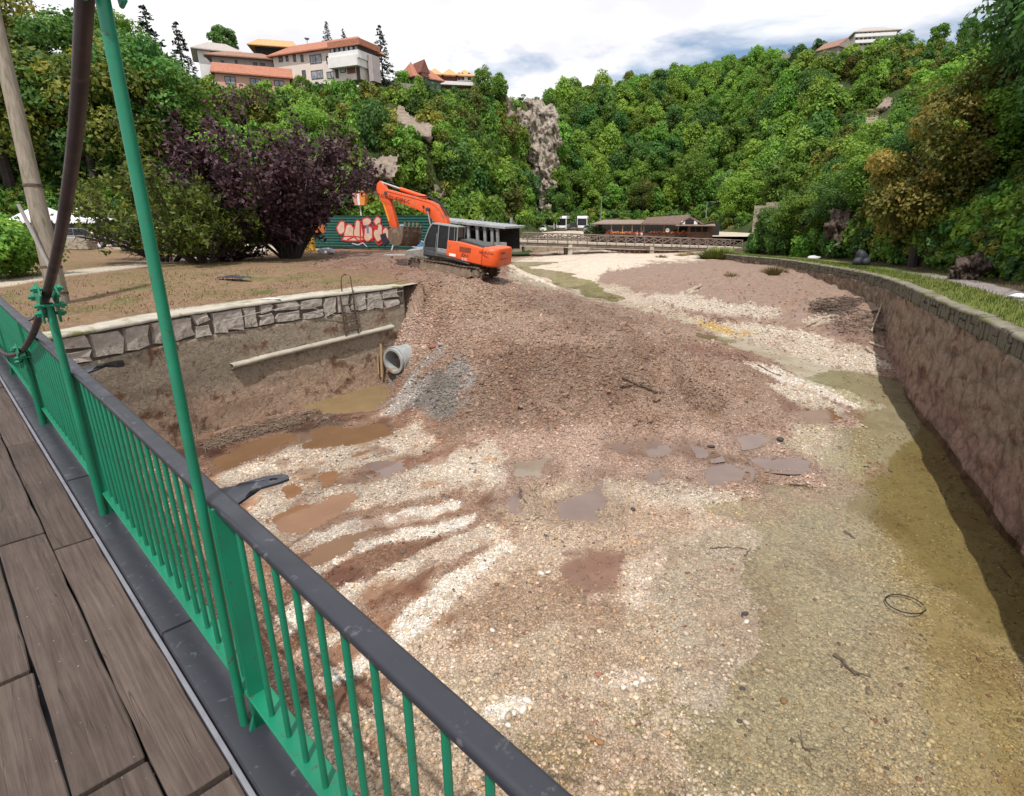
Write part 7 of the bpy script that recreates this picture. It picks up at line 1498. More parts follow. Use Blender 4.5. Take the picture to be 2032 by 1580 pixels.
# trees overhanging the right river path
def rwp(y, off): i = int(np.argmin(np.abs(RWs[:, 1] - y))); d = rdir[i]; return Vector((RWs[i, 0] + d[0] * off, RWs[i, 1] + d[1] * off, RWs[i, 2] + max(0, off - 4.6) * .2))
RT = [(9.5,7.6,1.0,0,LG_DARK,.85,'dark tree nearest to the bridge on the right bank'), (13.5,8.8,1.15,1,LG_DARK,.95,'dark overhanging tree at the right edge beside the gravel path'), (23.2,6.9,.8,2,LG_LITE,.72,'fresh green feathery tree overhanging the right path'), (29,8.2,1.1,0,LG_DARK,1.05,'tall dark tree behind the fresh green feathery one'), (36,4.9,.86,1,LG_YEL,1.1,'big golden brown chestnut on the right bank'), (38.5,8.2,.85,2,LG_DARK,.95,'dark tree just left of the golden brown chestnut'), (42,8.5,.8,0,LG_DARK,.9,'dark tree behind the dark rubbish bags'), (36.5,7.5,.8,1,LG_MID,.8,'green tree over the middle of the curved river wall'), (41,7.0,.78,2,LG_DARK,.8,'dark tree right of the rock face on the right bank'), (46,7.0,.75,0,LG_MID,.8,'green tree left of the rock face on the right bank'), (51,6.2,.72,1,LG_DARK,.75,'dark tree over the far end of the river wall'), (56,5.6,.75,2,LG_MID,.75,'rounded green tree nearest to the right end of the log bridge'), (61,5.4,.72,0,LG_DARK,.75,'dark green tree just behind the bridge end on the right bank'), (26.5,8.0,1.1,2,LG_DARK,1.1,'tall dark tree standing higher at the right edge'), (34,10.5,1.2,1,LG_DARK,1.05,'tall dark tree standing higher behind the chestnut'), (31,15.5,1.0,0,LG_MID,1.0,'green tree standing higher left of the chestnut'), (39,14,.95,1,LG_MID,.95,'mid green tree above the rock face on the right bank'), (48,13,.95,2,LG_MID,.95,'mid green tree above the far end of the river wall'), (11,15,1.35,0,LG_DARK,1.15,'tall dark tree reaching beyond the right picture edge'), (57,12,.9,1,LG_LITE,.9,'light green tree behind the bridge end on the right bank'), (38,12,1.2,2,LG_DARK,1.1,'dark tree on the slope top right of the chestnut')]
for (y, off, s, q, mt, sq, lab) in RT:
    p_ = rwp(y, off); p_.z = max(p_.z, float(hill_at(p_.x, p_.y)[0])) - .4; put_tree(NEAR[q], p_, s, y, lab, LG_CHEST if 'golden' in lab else mt, squash=sq)
for i, (y, off, s) in enumerate([(11,7.0,1.0),(15,7.6,1.1),(19.5,7.2,1.0),(26,6.6,.95),(29.5,6.4,1.0),(34,6.2,1.0),(38.5,5.8,.9),(43,5.4,.9),(48,5.2,.95),(53,4.8,.95),(58,4.6,1.0),(63,4.4,1.0)]):
    p_ = rwp(y, off); put_shrub(SHR[i % 5], p_ - Vector((0, 0, .2)), s * .9, i, ('dark green' if i % 3 else 'mid green') + ' shrub at the foot of the trees along the right path, ' + ('near end' if y < 22 else ('middle' if y < 42 else 'far end')), LG_DARK if i % 3 else LG_MID, ('dark green' if i % 3 else 'mid green') + ' shrubs along the right path, ' + ('near end' if y < 22 else ('middle' if y < 42 else 'far end')), squash=1.1)

# purple leaved tree and the sprawling green bush: many stems from the ground
def spray_plant(seed, stems, hgt, spread, nleaf, lsize, lmat, wood, root, label, name, lean=(0, 0), fan=.8, twigs=0, droop=0.0, zmin=.4):
    R = np.random.default_rng(seed); t = empty(name, root, label, 'tree' if 'tree' in name else 'shrub'); P, D = [], []; m = MB(); tw = MB()
    for i in range(stems):
        a = R.uniform(0, 6.28); f = R.uniform(.05, 1) ** .6; L = hgt * R.uniform(.72, 1.06) * (1 - .25 * f); dirv = np.array((math.cos(a) * f * fan + lean[0], math.sin(a) * f * fan + lean[1], 1.0)); dirv /= np.linalg.norm(dirv); p_ = np.array((math.cos(a) * .3, math.sin(a) * .3, -.2)); pts = [p_.copy()]; st = L / 7
        for k in range(7): dirv = dirv + np.array((math.cos(a) * .10 * f * spread, math.sin(a) * .10 * f * spread, .02 - droop * k * f)) + R.normal(size=3) * .07; dirv /= np.linalg.norm(dirv); p_ = p_ + dirv * st; pts.append(p_.copy())
        m.tube(pts, [.085 * (1 - .11 * k) for k in range(8)], 5); pts = np.array(pts)
        for j in range(13):
            s = R.uniform(.18, 1) * 7; k = int(min(s, 6.99)); b = pts[k] + (pts[k + 1] - pts[k]) * (s - k); d = pts[k + 1] - pts[k]; d /= np.linalg.norm(d); e = d * .9 + R.normal(size=3) * .55; e /= np.linalg.norm(e); l = L * R.uniform(.10, .24); q = b + e * l + np.array((0, 0, -droop * l)); mid = (b + q) / 2 + R.normal(size=3) * .06
            (tw if R.uniform() < twigs else m).tube([b, mid, q], [.022, .016, .008], 4, False); n = 26; s2_ = R.uniform(.15, 1.05, n); P.append(b + (q - b) * s2_[:, None] + R.normal(size=(n, 3)) * .19); D.append(np.tile(e, (n, 1)))
    P = np.concatenate(P); D = np.concatenate(D); k = R.permutation(len(P))[:nleaf]; k = k[P[k][:, 2] > zmin]; P, D = P[k], D[k]
    me = leaves_mesh('crown', P, R.normal(size=P.shape) + np.array((0, -.2, .5)), lsize, R, lmat, R.uniform(0, 1, len(P)) ** 1.3, .5, .2); link('crown', me, t); m.build('stems', wood, t); 
    if tw.v: tag(tw.build('bare_twigs', TWIG, t), kind='stuff')
    return t
q = at(556, 513, 3.75); spray_plant(21, 50, 9.7, 1.5, 21000, .16, LG_PURP, BARKD, (q.x + .3, q.y + .8, 3.7), 'large purple leaved tree with bare pinkish twigs on the left bank', 'purple_tree', lean=(-.11, .04), fan=.60, twigs=.22, zmin=.9)
q = at(430, 516, 3.75); spray_plant(22, 30, 6.4, 2.0, 12500, .14, LG_BUSH, BARK, (q.x + .2, q.y - 1.6, 3.7), 'sprawling yellow green bush beside the purple leaved tree', 'sprawling_bush', fan=.95, droop=.012, zmin=.5)
q = at(345, 514, 3.75); spray_plant(23, 26, 6.2, 2.3, 11500, .14, LG_BUSH, BARK, (q.x + .2, q.y - 1.0, 3.7), 'sprawling yellow green bush behind the green hanger rod', 'sprawling_bush', lean=(-.16, 0), fan=1.0, droop=.0, zmin=2.3)
q = at(555, 512, 3.75); spray_plant(24, 26, 2.9, 1.8, 2600, .10, LG_PURP, BARKD, (q.x - 2.4, q.y - 1.2, 3.7), 'low tangle of bare twigs in front of the purple leaved tree', 'twiggy_bush', fan=1.2, twigs=.55, droop=.02, zmin=.2)
for (u, v, s, lab) in [(28, 548, .78, 'dense dark hedge bush at the left edge near the suspension pipe'), (-30, 555, .85, 'dense dark hedge bush beyond the left edge')]:
    q = at(u, v, 3.72); V = crown_mesh(300 + int(u), 8000, 34, (2.2, 2.0, 1.6), 1.45, .10, LG_MID, lr=.34, name='hedge_bush'); o = link('hedge_bush', V); o.location = q; o.scale = (s, s, s * 1.0); tag(o, lab, 'bush')

# clumps of low growth covering the slopes between trees and shrubs
def gn_scatter(name, P, rot, sc, col, protos, kindlabel, parent=None):
    me = bpy.data.meshes.new(name); me.vertices.add(len(P)); me.vertices.foreach_set('co', np.asarray(P, np.float32).ravel())
    for nm, arr in (('rotv', rot), ('scv', sc)): a = me.attributes.new(nm, 'FLOAT_VECTOR', 'POINT'); a.data.foreach_set('vector', np.asarray(arr, np.float32).ravel())
    if col is not None: a = me.attributes.new('pc', 'FLOAT_COLOR', 'POINT'); a.data.foreach_set('color', np.c_[col, np.ones(len(col))].astype(np.float32).ravel())
    o = link(name, me, parent); c = bpy.data.collections.new(name + '_pieces')
    for i, p_ in enumerate(protos): c.objects.link(bpy.data.objects.new(name + '_piece', p_))
    ng = bpy.data.node_groups.new(name, 'GeometryNodeTree'); ng.interface.new_socket('Geometry', in_out='INPUT', socket_type='NodeSocketGeometry'); ng.interface.new_socket('Geometry', in_out='OUTPUT', socket_type='NodeSocketGeometry')
    A = ng.nodes.new; i_, o_ = A('NodeGroupInput'), A('NodeGroupOutput'); ci = A('GeometryNodeCollectionInfo'); ci.inputs['Collection'].default_value = c; ci.inputs['Separate Children'].default_value = True; ci.inputs['Reset Children'].default_value = True
    ip = A('GeometryNodeInstanceOnPoints'); ip.inputs['Pick Instance'].default_value = True; r_ = A('GeometryNodeInputNamedAttribute'); r_.data_type = 'FLOAT_VECTOR'; r_.inputs['Name'].default_value = 'rotv'; s_n = A('GeometryNodeInputNamedAttribute'); s_n.data_type = 'FLOAT_VECTOR'; s_n.inputs['Name'].default_value = 'scv'
    L = ng.links.new; L(i_.outputs[0], ip.inputs['Points']); L(ci.outputs[0], ip.inputs['Instance']); L(r_.outputs['Attribute'], ip.inputs['Rotation']); L(s_n.outputs['Attribute'], ip.inputs['Scale']); L(ip.outputs[0], o_.inputs[0])
    md = o.modifiers.new('scatter', 'NODES'); md.node_group = ng; return tag(o, kind='stuff', label=kindlabel)
Rg = np.random.default_rng(31); uu = Rg.uniform(-160, 2200, 9000); vv = np.where(uu > 1480, Rg.uniform(95, 580, 9000), Rg.uniform(95, 452, 9000)); bad = np.zeros(9000, bool)
for e in (X_A, X_B, R_C, X_D, X_E, X_F, X_G, X_H): bad |= inpoly(uu, vv, e)
bad |= ((uu > 420) & (uu < 742) & (vv < 190)) | ((uu > 815) & (uu < 948) & (vv < 192))
x, y, z = on_hill(uu[~bad], vv[~bad]); ok = ~np.isnan(y) & (z > 3.3); x, y, z = x[ok], y[ok], z[ok]; n = len(x)
def clump(i, mat): return crown_mesh(400 + i, 480, 9, (1, 1, .8), .5, .135, mat, lr=.42, name='clump')
s = Rg.uniform(.7, 1.5, n) * (.55 + y / 160); gn_scatter('undergrowth', np.c_[x, y, z - .2], np.c_[np.zeros(n), np.zeros(n), Rg.uniform(0, 6.28, n)], np.c_[s, s, s * Rg.uniform(.8, 1.3, n)], None, [clump(0, LG_MID), clump(1, LG_DARK), clump(2, LG_LITE), clump(3, LG_MID), clump(4, LG_YEL), clump(5, LG_DARK)], 'low green growth covering the slopes between trees')
for i, (u, v, dp_, s, mt) in enumerate([(1022,300,148,1.0,LG_MID),(1030,340,147,1.1,LG_LITE),(1042,378,145,1.1,LG_MID),(1100,395,148,1.2,LG_DARK),(1104,350,152,1.2,LG_MID),(1108,300,156,1.2,LG_MID),(1016,255,150,.9,LG_YEL),(1046,418,142,1.2,LG_LITE),(1092,430,144,1.1,LG_MID),(1062,205,156,.8,LG_LITE),(1088,204,157,.9,LG_MID)]):
    p_ = aty(u, v + 12, dp_); put_shrub(SHR[i % 5], p_, s * 1.25, i, 'green shrub clinging to the tall limestone crag, ' + ['upper left edge', 'left edge halfway up', 'left edge near the foot', 'right edge near the foot', 'right edge halfway up', 'right edge high up', 'far upper left beside the brown strip', 'lowest left at its foot', 'lowest right at its foot', 'left on its top', 'right on its top'][i], mt, 'shrubs on the crag')
# ---------------- bare rock
ROCK = surf('limestone_cliff', (.46, .39, .325), (.22, .18, .145), .9, .92, bmp=1.0, bscale=2.0, bdist=.6, stain=(.075, .07, .045), stain_scale=.85, stain_at=.54, stretch=(1, 1, .3)); EROCK = surf('earthy_rock', (.31, .245, .20), (.19, .15, .115), .7, .95, bmp=1.0, bscale=2.2, bdist=.3, stain=(.09, .105, .04), stain_scale=.9, stain_at=.60)  # dark blotches of the limestone paint in the shade of caves
RROCK = surf('shaded_reddish_rock', (.115, .075, .06), (.06, .043, .036), 1.2, .95, bmp=1.0, bscale=4, bdist=.2)  # colour darkened so these sunlit rocks look shaded
def rock(poly, depth, bulge, mat, label, seed, step=2.5, rough=1.4):
    xs = [p_[0] for p_ in poly]; ys_ = [p_[1] for p_ in poly]; U = np.arange(min(xs) - 14, max(xs) + 15, step); V = np.arange(min(ys_) - 14, max(ys_) + 15, step); U, V = np.meshgrid(U, V); sd = sdpoly(U + 12 * fbm(U * .06, V * .06, seed, 4), V + 12 * fbm(U * .06, V * .06, seed + 3, 4), poly); k = np.clip((sd + 6) / 18, -1, 1)
    dep = np.interp(V, [p_[0] for p_ in depth], [p_[1] for p_ in depth]) - bulge * k - rough * (fbm(U * .06, V * .025, seed + 5, 5) + 1.1 * np.abs(fbm(U * .10, V * .04, seed + 9, 5)) + .35 * np.floor(3 * fbm(U * .08, V * .03, seed + 13, 3)) / 3)
    Y = dep; a = (U - CX) / F_PX; b = -(V - CY) / F_PX; t = Y / (_c + _s * b); Fq = grid_faces(*U.shape); Fq = Fq[(sd.ravel()[Fq] > -9).all(1)]; me = np_mesh('rock_face', np.c_[(a * t).ravel(), Y.ravel(), (EYE + t * (-_s + _c * b)).ravel()], Fq, mat); tag(link('rock_face', me), label, 'rock')
def hdep(poly): 
    v = [p_[1] for p_ in poly]; um = sum(p_[0] for p_ in poly) / len(poly); x, y, z = on_hill([um] * 2, [min(v), max(v)]); y = np.nan_to_num(y, nan=float(np.nanmean(y))); return [(min(v), float(y[0])), (max(v), float(y[1]))]
rock([(1022,262),(1036,228),(1050,210),(1078,207),(1094,222),(1102,262),(1100,310),(1092,350),(1090,385),(1080,395),(1068,372),(1066,345),(1050,300)], [(200, 153), (430, 150)], 2.0, ROCK, 'tall pale limestone crag at the end of the left cliff slope', 51, 1.4, 1.15)
rock([(1050,372),(1066,366),(1078,390),(1084,420),(1072,428),(1056,400)], [(360, 146), (435, 145)], 2, ROCK, 'lower pale limestone block under the tall crag', 52, 2)
rock(R_A, hdep(R_A), 2.2, EROCK, 'pinkish bare rock patch above the raised excavator arm', 53, 2.5, .9); rock(R_B, hdep(R_B), 2.2, EROCK, 'greyish rock patch beside and above the excavator boom', 54, 2.5, .9); rock(R_D, hdep(R_D), 2.0, EROCK, 'brown rock strip left of the tall limestone crag', 55, 2.5, 1)
rock([(745,215),(790,215),(845,250),(850,275),(800,262),(760,240)], hdep([(790, 215), (800, 270)]), 1.6, EROCK, 'brown bare earth patch under the garden wall', 56, 2.5, .8)
rock(R_E, hdep(R_E), 2.5, ROCK, 'grey rock outcrop high on the right slope below the stone hut', 57, 2.5, 1.2); rock(R_F, hdep(R_F), 1.8, EROCK, 'brown bare patch on the right slope above the golden chestnut', 58, 2.5, .9); rock([(1745,195),(1790,190),(1800,205),(1750,212)], hdep([(1770, 190), (1770, 212)]), 1.6, EROCK, 'upper brown bare patch on the right slope', 59, 2.5, .8)
p_ = rwp(48, 10.5); rock([(1652,428),(1690,425),(1702,470),(1685,498),(1655,492),(1648,455)], [(420, p_.y + .5), (500, p_.y - .5)], 1.0, RROCK, 'brown rock face behind the grass at the right river wall', 60, 2, .5)
p_ = rwp(25, 7.5); rock([(1885,535),(1910,514),(1945,512),(1968,536),(1930,550),(1890,550)], [(500, p_.y + 3), (565, p_.y + 2.2)], .4, RROCK, 'reddish rock lump under the overhanging trees on the right', 61, 2, .4)

# ================================================================== LOOSE THINGS ON THE RIVER BED
def pebble_mesh(seed, sub=1, flat=.6, amp=.22):
    bm = bmesh.new(); bmesh.ops.create_icosphere(bm, subdivisions=sub, radius=1); R = random.Random(seed)
    for v in bm.verts: v.co *= 1 + R.uniform(-amp, amp); v.co.z *= flat; v.co.x *= 1.18
    me = bpy.data.meshes.new('pebble'); bm.to_mesh(me); bm.free(); me.polygons.foreach_set('use_smooth', np.ones(len(me.polygons), bool)); return me
m, nt, nd, lk, p = new_mat('pebble'); a1 = N(nt, 'ShaderNodeAttribute', attribute_name='pc'); a1.attribute_type = 'INSTANCER'
tcn = nd.new('ShaderNodeTexCoord'); n1 = noise(nt, tcn.outputs['Object'], 2.2, 5, .6); r1 = ramp(nt, n1.outputs['Fac'], [(.3, .8), (.7, 1.15)]); lk.new(mixrgb(nt, 1.0, a1.outputs['Color'], r1.outputs[0], 'MULTIPLY'), p.inputs['Base Color']); p.inputs['Roughness'].default_value = .75; p.inputs['Specular IOR Level'].default_value = .3; PEB = m
PB = [pebble_mesh(i) for i in range(5)]
for q in PB: q.materials.append(PEB)
Rg = np.random.default_rng(77)
# stones lie thicker where the ground is stony; count per patch follows how large the patch lies in view
cu_, cv_ = BU[:-1, :-1], BV[:-1, :-1]; area = np.abs((BU[:-1, 1:] - cu_) * (BV[1:, :-1] - cv_)); vis = (cu_ > -80) & (cu_ < 2120) & (cv_ > 480) & (cv_ < 1660)
sdh = np.where(hide, 0, 1)[:-1, :-1]; w = area * vis * sdh * (.02 + BG[:-1, :-1] ** 1.3); w = np.minimum(w, np.percentile(w[w > 0], 99.5)); NP_ = 150000
pick = np.searchsorted(np.cumsum(w.ravel()) / w.sum(), Rg.uniform(0, 1, NP_)); i, j = np.unravel_index(np.minimum(pick, w.size - 1), w.shape); f, g = Rg.uniform(0, 1, NP_), Rg.uniform(0, 1, NP_)
X = BX[i, j] + (BX[i, j + 1] - BX[i, j]) * f; Y = BY[i, j] + (BY[i + 1, j] - BY[i, j]) * g; Z = bed_at(X, Y); C = BC[i, j]; D = np.hypot(X, Y)
r = np.exp(Rg.normal(math.log(.0165), .40, NP_)) * np.clip(D / 11, .9, 2.6); r = np.clip(r, .008, .058); fm = np.clip((Z - 1.0), 0, 1)
br = np.exp(Rg.normal(.09, .20, NP_)); C = C * br[:, None]; kind = Rg.uniform(0, 1, NP_); C = np.where((kind > .985)[:, None], np.array((.19, .085, .06)) * br[:, None], C); C = np.where((kind < .012)[:, None], np.array((.09, .08, .07)) * br[:, None], C); C = np.where(((kind > .05) & (kind < .16))[:, None], np.minimum(C * 1.25 + .04, .66), C); C = np.where(((kind > .2) & (kind < .27))[:, None], C * np.array((1.12, .95, .72)), C)
dry = Z > zw(Y) + .01
for P in PUDW: dry &= ~((sdpoly(X, Y, P) > .06) & (Rg.uniform(0, 1, NP_) < .97))
keep = dry | (Rg.uniform(0, 1, NP_) < .4); X, Y, Z, r, C = X[keep], Y[keep], Z[keep], r[keep], np.clip(C[keep], .02, .75); n = len(X)
gn_scatter('gravel', np.c_[X, Y, Z + r * .12], np.c_[Rg.uniform(-.35, .35, n), Rg.uniform(-.35, .35, n), Rg.uniform(0, 6.28, n)], np.c_[r, r * Rg.uniform(.7, 1.1, n), r * Rg.uniform(.7, 1.2, n)], C, PB, 'loose pebbles over the river bed')
# clods and angular rubble on the fill
bm = []
for k in range(4): q = pebble_mesh(60 + k, 1, .85, .38); q.polygons.foreach_set('use_smooth', np.zeros(len(q.polygons), bool)); q.materials.append(PEB); bm.append(q)
w2 = area * vis * sdh * (fill_mask[:-1, :-1] > .25); w2 = np.minimum(w2, np.percentile(w2[w2 > 0], 99)); NP2 = 9000; pick = np.searchsorted(np.cumsum(w2.ravel()) / w2.sum(), Rg.uniform(0, 1, NP2)); i, j = np.unravel_index(np.minimum(pick, w2.size - 1), w2.shape)
X = BX[i, j] + Rg.uniform(-.03, .03, NP2); Y = BY[i, j] + Rg.uniform(-.05, .05, NP2); Z = bed_at(X, Y); r = np.clip(np.exp(Rg.normal(math.log(.028), .5, NP2)), .010, .12); C = np.clip(BC[i, j] * np.exp(Rg.normal(.06, .24, NP2))[:, None], .03, .6)
gn_scatter('rubble', np.c_[X, Y, Z + r * .15], Rg.uniform(-3, 3, (NP2, 3)), np.c_[r, r * Rg.uniform(.6, 1, NP2), r * Rg.uniform(.6, 1, NP2)], C, bm, 'loose rubble and clods over the fill ramp')
# single larger stones
SM = {'white': surf('white_stone', (.66, .62, .56), (.5, .46, .41), 9, .8, bmp=.3, bscale=30), 'dark': surf('dark_stone', (.07, .06, .055), (.04, .035, .032), 9, .7, bmp=.4, bscale=30), 'brown': surf('brown_stone', (.30, .17, .075), (.2, .11, .05), 9, .7, bmp=.3, bscale=30), 'red': surf('red_stone', (.26, .10, .075), (.18, .075, .06), 9, .8, bmp=.3, bscale=30), 'grey': surf('grey_stone', (.33, .31, .29), (.22, .205, .19), 7, .85, bmp=.5, bscale=24)}
LOB = [pebble_mesh(80 + k, 2, .66, .09) for k in range(4)]
for k_, q in enumerate(LOB): q.materials.append(SM['white']); 
for k, (u, v, px_, c, lab) in enumerate([(1074,1139,9,'white','bright white stone left in a close pair below the red mud patch'), (1088,1137,10,'white','bright white stone right in a close pair below the red mud patch'), (1046,1392,13,'white','large white stone at the top of the small cluster near the handrail'), (1038,1410,12,'white','white stone at the centre of the small cluster near the handrail'), (1020,1416,10,'white','white stone at the left of the cluster near the handrail'), (1008,1440,9,'white','lowest white stone of the cluster near the handrail'), (1262,1357,9,'white','white stone at the middle of a short row on the tan gravel'), (1275,1350,9,'white','white stone at the right end of a short row on the tan gravel'), (1238,1366,8,'white','white stone at the left end of a short row on the tan gravel'), (1478,1219,10,'dark','round dark stone with a white one just below it'), (1481,1235,9,'white','white stone just below the round dark stone'), (1174,1466,11,'brown','orange brown stone left of a pair at the bottom centre'), (1190,1474,12,'brown','orange brown stone right of a pair at the bottom centre'), (1555,1392,11,'brown','lone orange brown stone at the bottom right of the gravel'), (1473,1368,8,'dark','dark reddish stone right of the white row'), (1411,888,11,'dark','dark boulder between the lilac puddles'), (1548,874,13,'dark','dark boulder right of the half brown puddle'), (1256,1012,10,'dark','dark stone right of the largest lilac puddle'), (912,1012,7,'brown','orange stone on the white gravel streak'), (977,1252,8,'white','white stone on the brown gravel right of the handrail'), (1735,1432,8,'red','red stone in shallow water at the bottom right'), (860,690,15,'red','broken red clay pipe piece above the concrete drain pipe'), (836,668,16,'brown','half buried brown boulder above the concrete drain pipe'), (876,686,11,'grey','pale curved rubble piece right of the red clay piece')]):
    q = on_bed(u, v); d = (q - Vector((0, 0, EYE))).length; r = px_ * d / F_PX * .62; o = link('stone', LOB[k % 4]); o.location = q + Vector((0, 0, r * .25)); o.scale = (r, r * .8, r * .8); o.rotation_euler = (rnd.uniform(-.3, .3), rnd.uniform(-.3, .3), rnd.uniform(0, 6)); own_mat(o, SM[c]); tag(o, lab, 'stone')
# dark rubble at the foot of the right wall where the mud flat ends
BRM = pebble_mesh(95, 2, .8, .16); BRM.polygons.foreach_set('use_smooth', np.zeros(len(BRM.polygons), bool)); BRM.materials.append(SM['grey'])
for k, (u, v, px_, c) in enumerate([(1782,618,22,'dark'),(1790,636,26,'grey'),(1795,655,24,'dark'),(1786,672,26,'dark'),(1800,690,30,'grey'),(1778,690,20,'dark'),(1765,600,14,'dark'),(1752,592,12,'grey'),(1812,700,26,'dark'),(1775,706,18,'dark')]):
    q = on_bed(u, v); d = (q - Vector((0, 0, EYE))).length; r = px_ * d / F_PX * .55; o = link('wall_rubble', BRM); o.location = q + Vector((0, 0, r * .2)); o.scale = (r * 1.2, r * .8, r * .55); o.rotation_euler = (rnd.uniform(-.3, .3), rnd.uniform(-.3, .3), rnd.uniform(0, 6)); own_mat(o, SM[c]); tag(o, ('dark' if c == 'dark' else 'grey') + ' rubble block fallen at the foot of the curved right wall', 'rubble block', ('dark' if c == 'dark' else 'grey') + ' rubble blocks at the foot of the right wall')
DRIFT = surf('driftwood', (.15, .105, .08), (.085, .06, .048), 8, .9, bmp=.5, bscale=30); PALED = surf('pale_driftwood', (.44, .36, .27), (.30, .24, .18), 8, .85)
def branch(pts, rr, mat, label, lift=.02, side=0, cat='branch', name='branch', wob=.02, elev=None):
    P = [on_bed(*q) + Vector((0, 0, lift)) for q in pts]
    if elev: P = [a + Vector((0, 0, e)) for a, e in zip(P, elev)]
    Q = resample([tuple(a) for a in P], max(.06, (P[0] - P[-1]).length / 14)); Q[:, 2] += wob * np.array([float(fbm(k * .7, 3, 5, 2)) for k in range(len(Q))]); Q[:, 0] += wob * np.array([float(fbm(k * .6, 9, 6, 2)) for k in range(len(Q))]); o = P[0].copy(); m_ = MB().tube([Vector(a) - o for a in Q], list(np.linspace(rr, rr * .55, len(Q))), 6)
    for k in range(side): b = Vector(Q[len(Q) // 2 + k]) - o; m_.tube([b, b + Vector((rnd.uniform(-.2, .2), rnd.uniform(-.2, .2), rnd.uniform(.02, .12)))], [rr * .6, rr * .25], 5)
    b = m_.build(name, mat, None, smooth=True); b.location = o; tag(b, label, cat)
branch([(1232,752),(1270,768),(1312,783)], .045, DRIFT, 'long dark branch lying across the front of the fill', .05, 1)
branch([(1408,1090),(1440,1087),(1482,1092)], .012, DRIFT, 'thin brown twig on the gravel right of the red mud patch'); branch([(1476,1105),(1484,1097),(1490,1088)], .012, DRIFT, 'short curved dark twig right of the thin brown twig')
branch([(1652,1302),(1668,1312),(1682,1326),(1698,1342)], .028, DRIFT, 'knotty dark branch at the edge of the shallow water', .03, 3); branch([(1674,1056),(1697,1070)], .03, DRIFT, 'short dark stick in grey shallow water'); branch([(1985,1125),(2006,1148)], .022, DRIFT, 'short dark stick in olive shallow water at the right edge'); branch([(1565,962),(1600,965),(1640,975)], .02, DRIFT, 'thin dark twig on gravel below the half brown puddle', .02, 2); branch([(1566,1470),(1600,1490)], .02, DRIFT, 'thin dark twig at the very bottom of the gravel', .02, 2); branch([(700,1208),(712,1216)], .02, DRIFT, 'short stick behind the railing on pale gravel')
branch([(1030,968),(1035,985),(1045,1000)], .02, DRIFT, 'dark forked twig left of the largest lilac puddle', .02, 2)
branch([(1728,660),(1742,632),(1752,612)], .05, PALED, 'pale straight pole standing aslant in the mud near the right wall', .05, 0, elev=(0, .25, .55)); branch([(1652,542),(1664,552),(1672,560)], .05, PALED, 'pale broken branch leaning at the top of the mud flat', .05, 0, elev=(.5, .2, .0)); branch([(1676,552),(1688,551),(1698,562)], .05, PALED, 'pale bent branch beside the river wall', .08, 0); branch([(1725,682),(1755,692)], .06, PALED, 'pale plank shaped driftwood half sunk in the mud', .05, 0); branch([(1718,692),(1740,708)], .06, PALED, 'second pale driftwood piece near the shallow water', .05, 0); branch([(1598,648),(1640,632),(1662,630)], .10, PALED, 'thick pale driftwood trunk on the mud flat', .06, 2); branch([(1360,584),(1391,568)], .14, PALED, 'pale beam lying in the middle of the mud flat', .06, 0); branch([(1470,705),(1520,735),(1550,748)], .03, DRIFT, 'dark branch between fill and stream', .03, 2)
q = on_bed(1795, 1207); ring = [Vector((.19 * math.cos(a) * 1.15, .19 * math.sin(a), .01 + .006 * a)) for a in np.linspace(.0, 5.6, 34)]; o = MB().tube(ring, .0085, 7).build('hose_loop', RUBBER, None, smooth=True); o.location = (q.x, q.y, q.z + .05); o.scale = (1.25, 1.25, 1); tag(o, 'open loop of thin black hose lying in shallow water', 'hose')
# drift heap on the mud flat, dead stalks along the left wall
def stick_heap(name, poly, n, L, rr, mat, label, hgt=.12, seed=1):
    R = random.Random(seed); m_ = MB(); xs = [p_[0] for p_ in poly]; ys_ = [p_[1] for p_ in poly]
    while n > 0:
        u, v = R.uniform(min(xs), max(xs)), R.uniform(min(ys_), max(ys_))
        if not inpoly(u, v, poly): continue
        n -= 1; q = on_bed(u, v); a = R.uniform(0, 3.14); l = L * R.uniform(.4, 1); h = R.uniform(0, hgt); d = Vector((math.cos(a) * l / 2, math.sin(a) * l / 2, R.uniform(-.1, .1) * l)); m_.tube([q - d + Vector((0, 0, h)), q + Vector((0, 0, h + .02)), q + d + Vector((0, 0, h))], rr * R.uniform(.6, 1.3), 4)
    return tag(m_.build(name, mat), label, kind='stuff')
stick_heap('drift_heap', [(1606,602),(1660,595),(1722,590),(1716,600),(1680,622),(1640,626),(1612,616)], 230, .7, .018, DRIFT, 'dark tangled drift heap on the mud flat', .2, 3); stick_heap('drift_heap', [(1640,630),(1700,615),(1760,620),(1770,655),(1700,665),(1650,650)], 110, .7, .016, DRIFT, 'scattered dark driftwood below the heap', .1, 4)
STRAW = surf('dead_stalk', (.20, .145, .105), (.12, .088, .065), 8, .9); stick_heap('dead_stalks', [(390,878),(470,850),(560,825),(640,812),(600,842),(500,868),(410,900)], 420, .38, .009, STRAW, 'dead reed stalks washed against the foot of the left wall', .06, 5)
# white flecks painting in the glint of ripples along the right wall
GLINT = surf('ripple_glints', (.80, .82, .85), None, 9, .5); R = random.Random(8); m_ = MB()
for k in range(150):
    t = R.random(); u = 1868 + 150 * t + R.gauss(0, 6); v = 810 + 165 * t ** 1.05 + R.gauss(0, 7); q = at(u, v, float(zw(15)) + .012); s = R.uniform(.012, .05); a0 = R.uniform(0, 6); m_.add([(q.x + s * math.cos(a0 + a) * R.uniform(.6, 1.6), q.y + s * .6 * math.sin(a0 + a), q.z + R.uniform(0, .012)) for a in (0, 1.3, 2.5, 3.8, 5.0)], [(0, 1, 2, 3, 4)])
tag(m_.build('ripple_glints', GLINT), 'small white flecks painted as ripple glints along the right wall', kind='stuff')
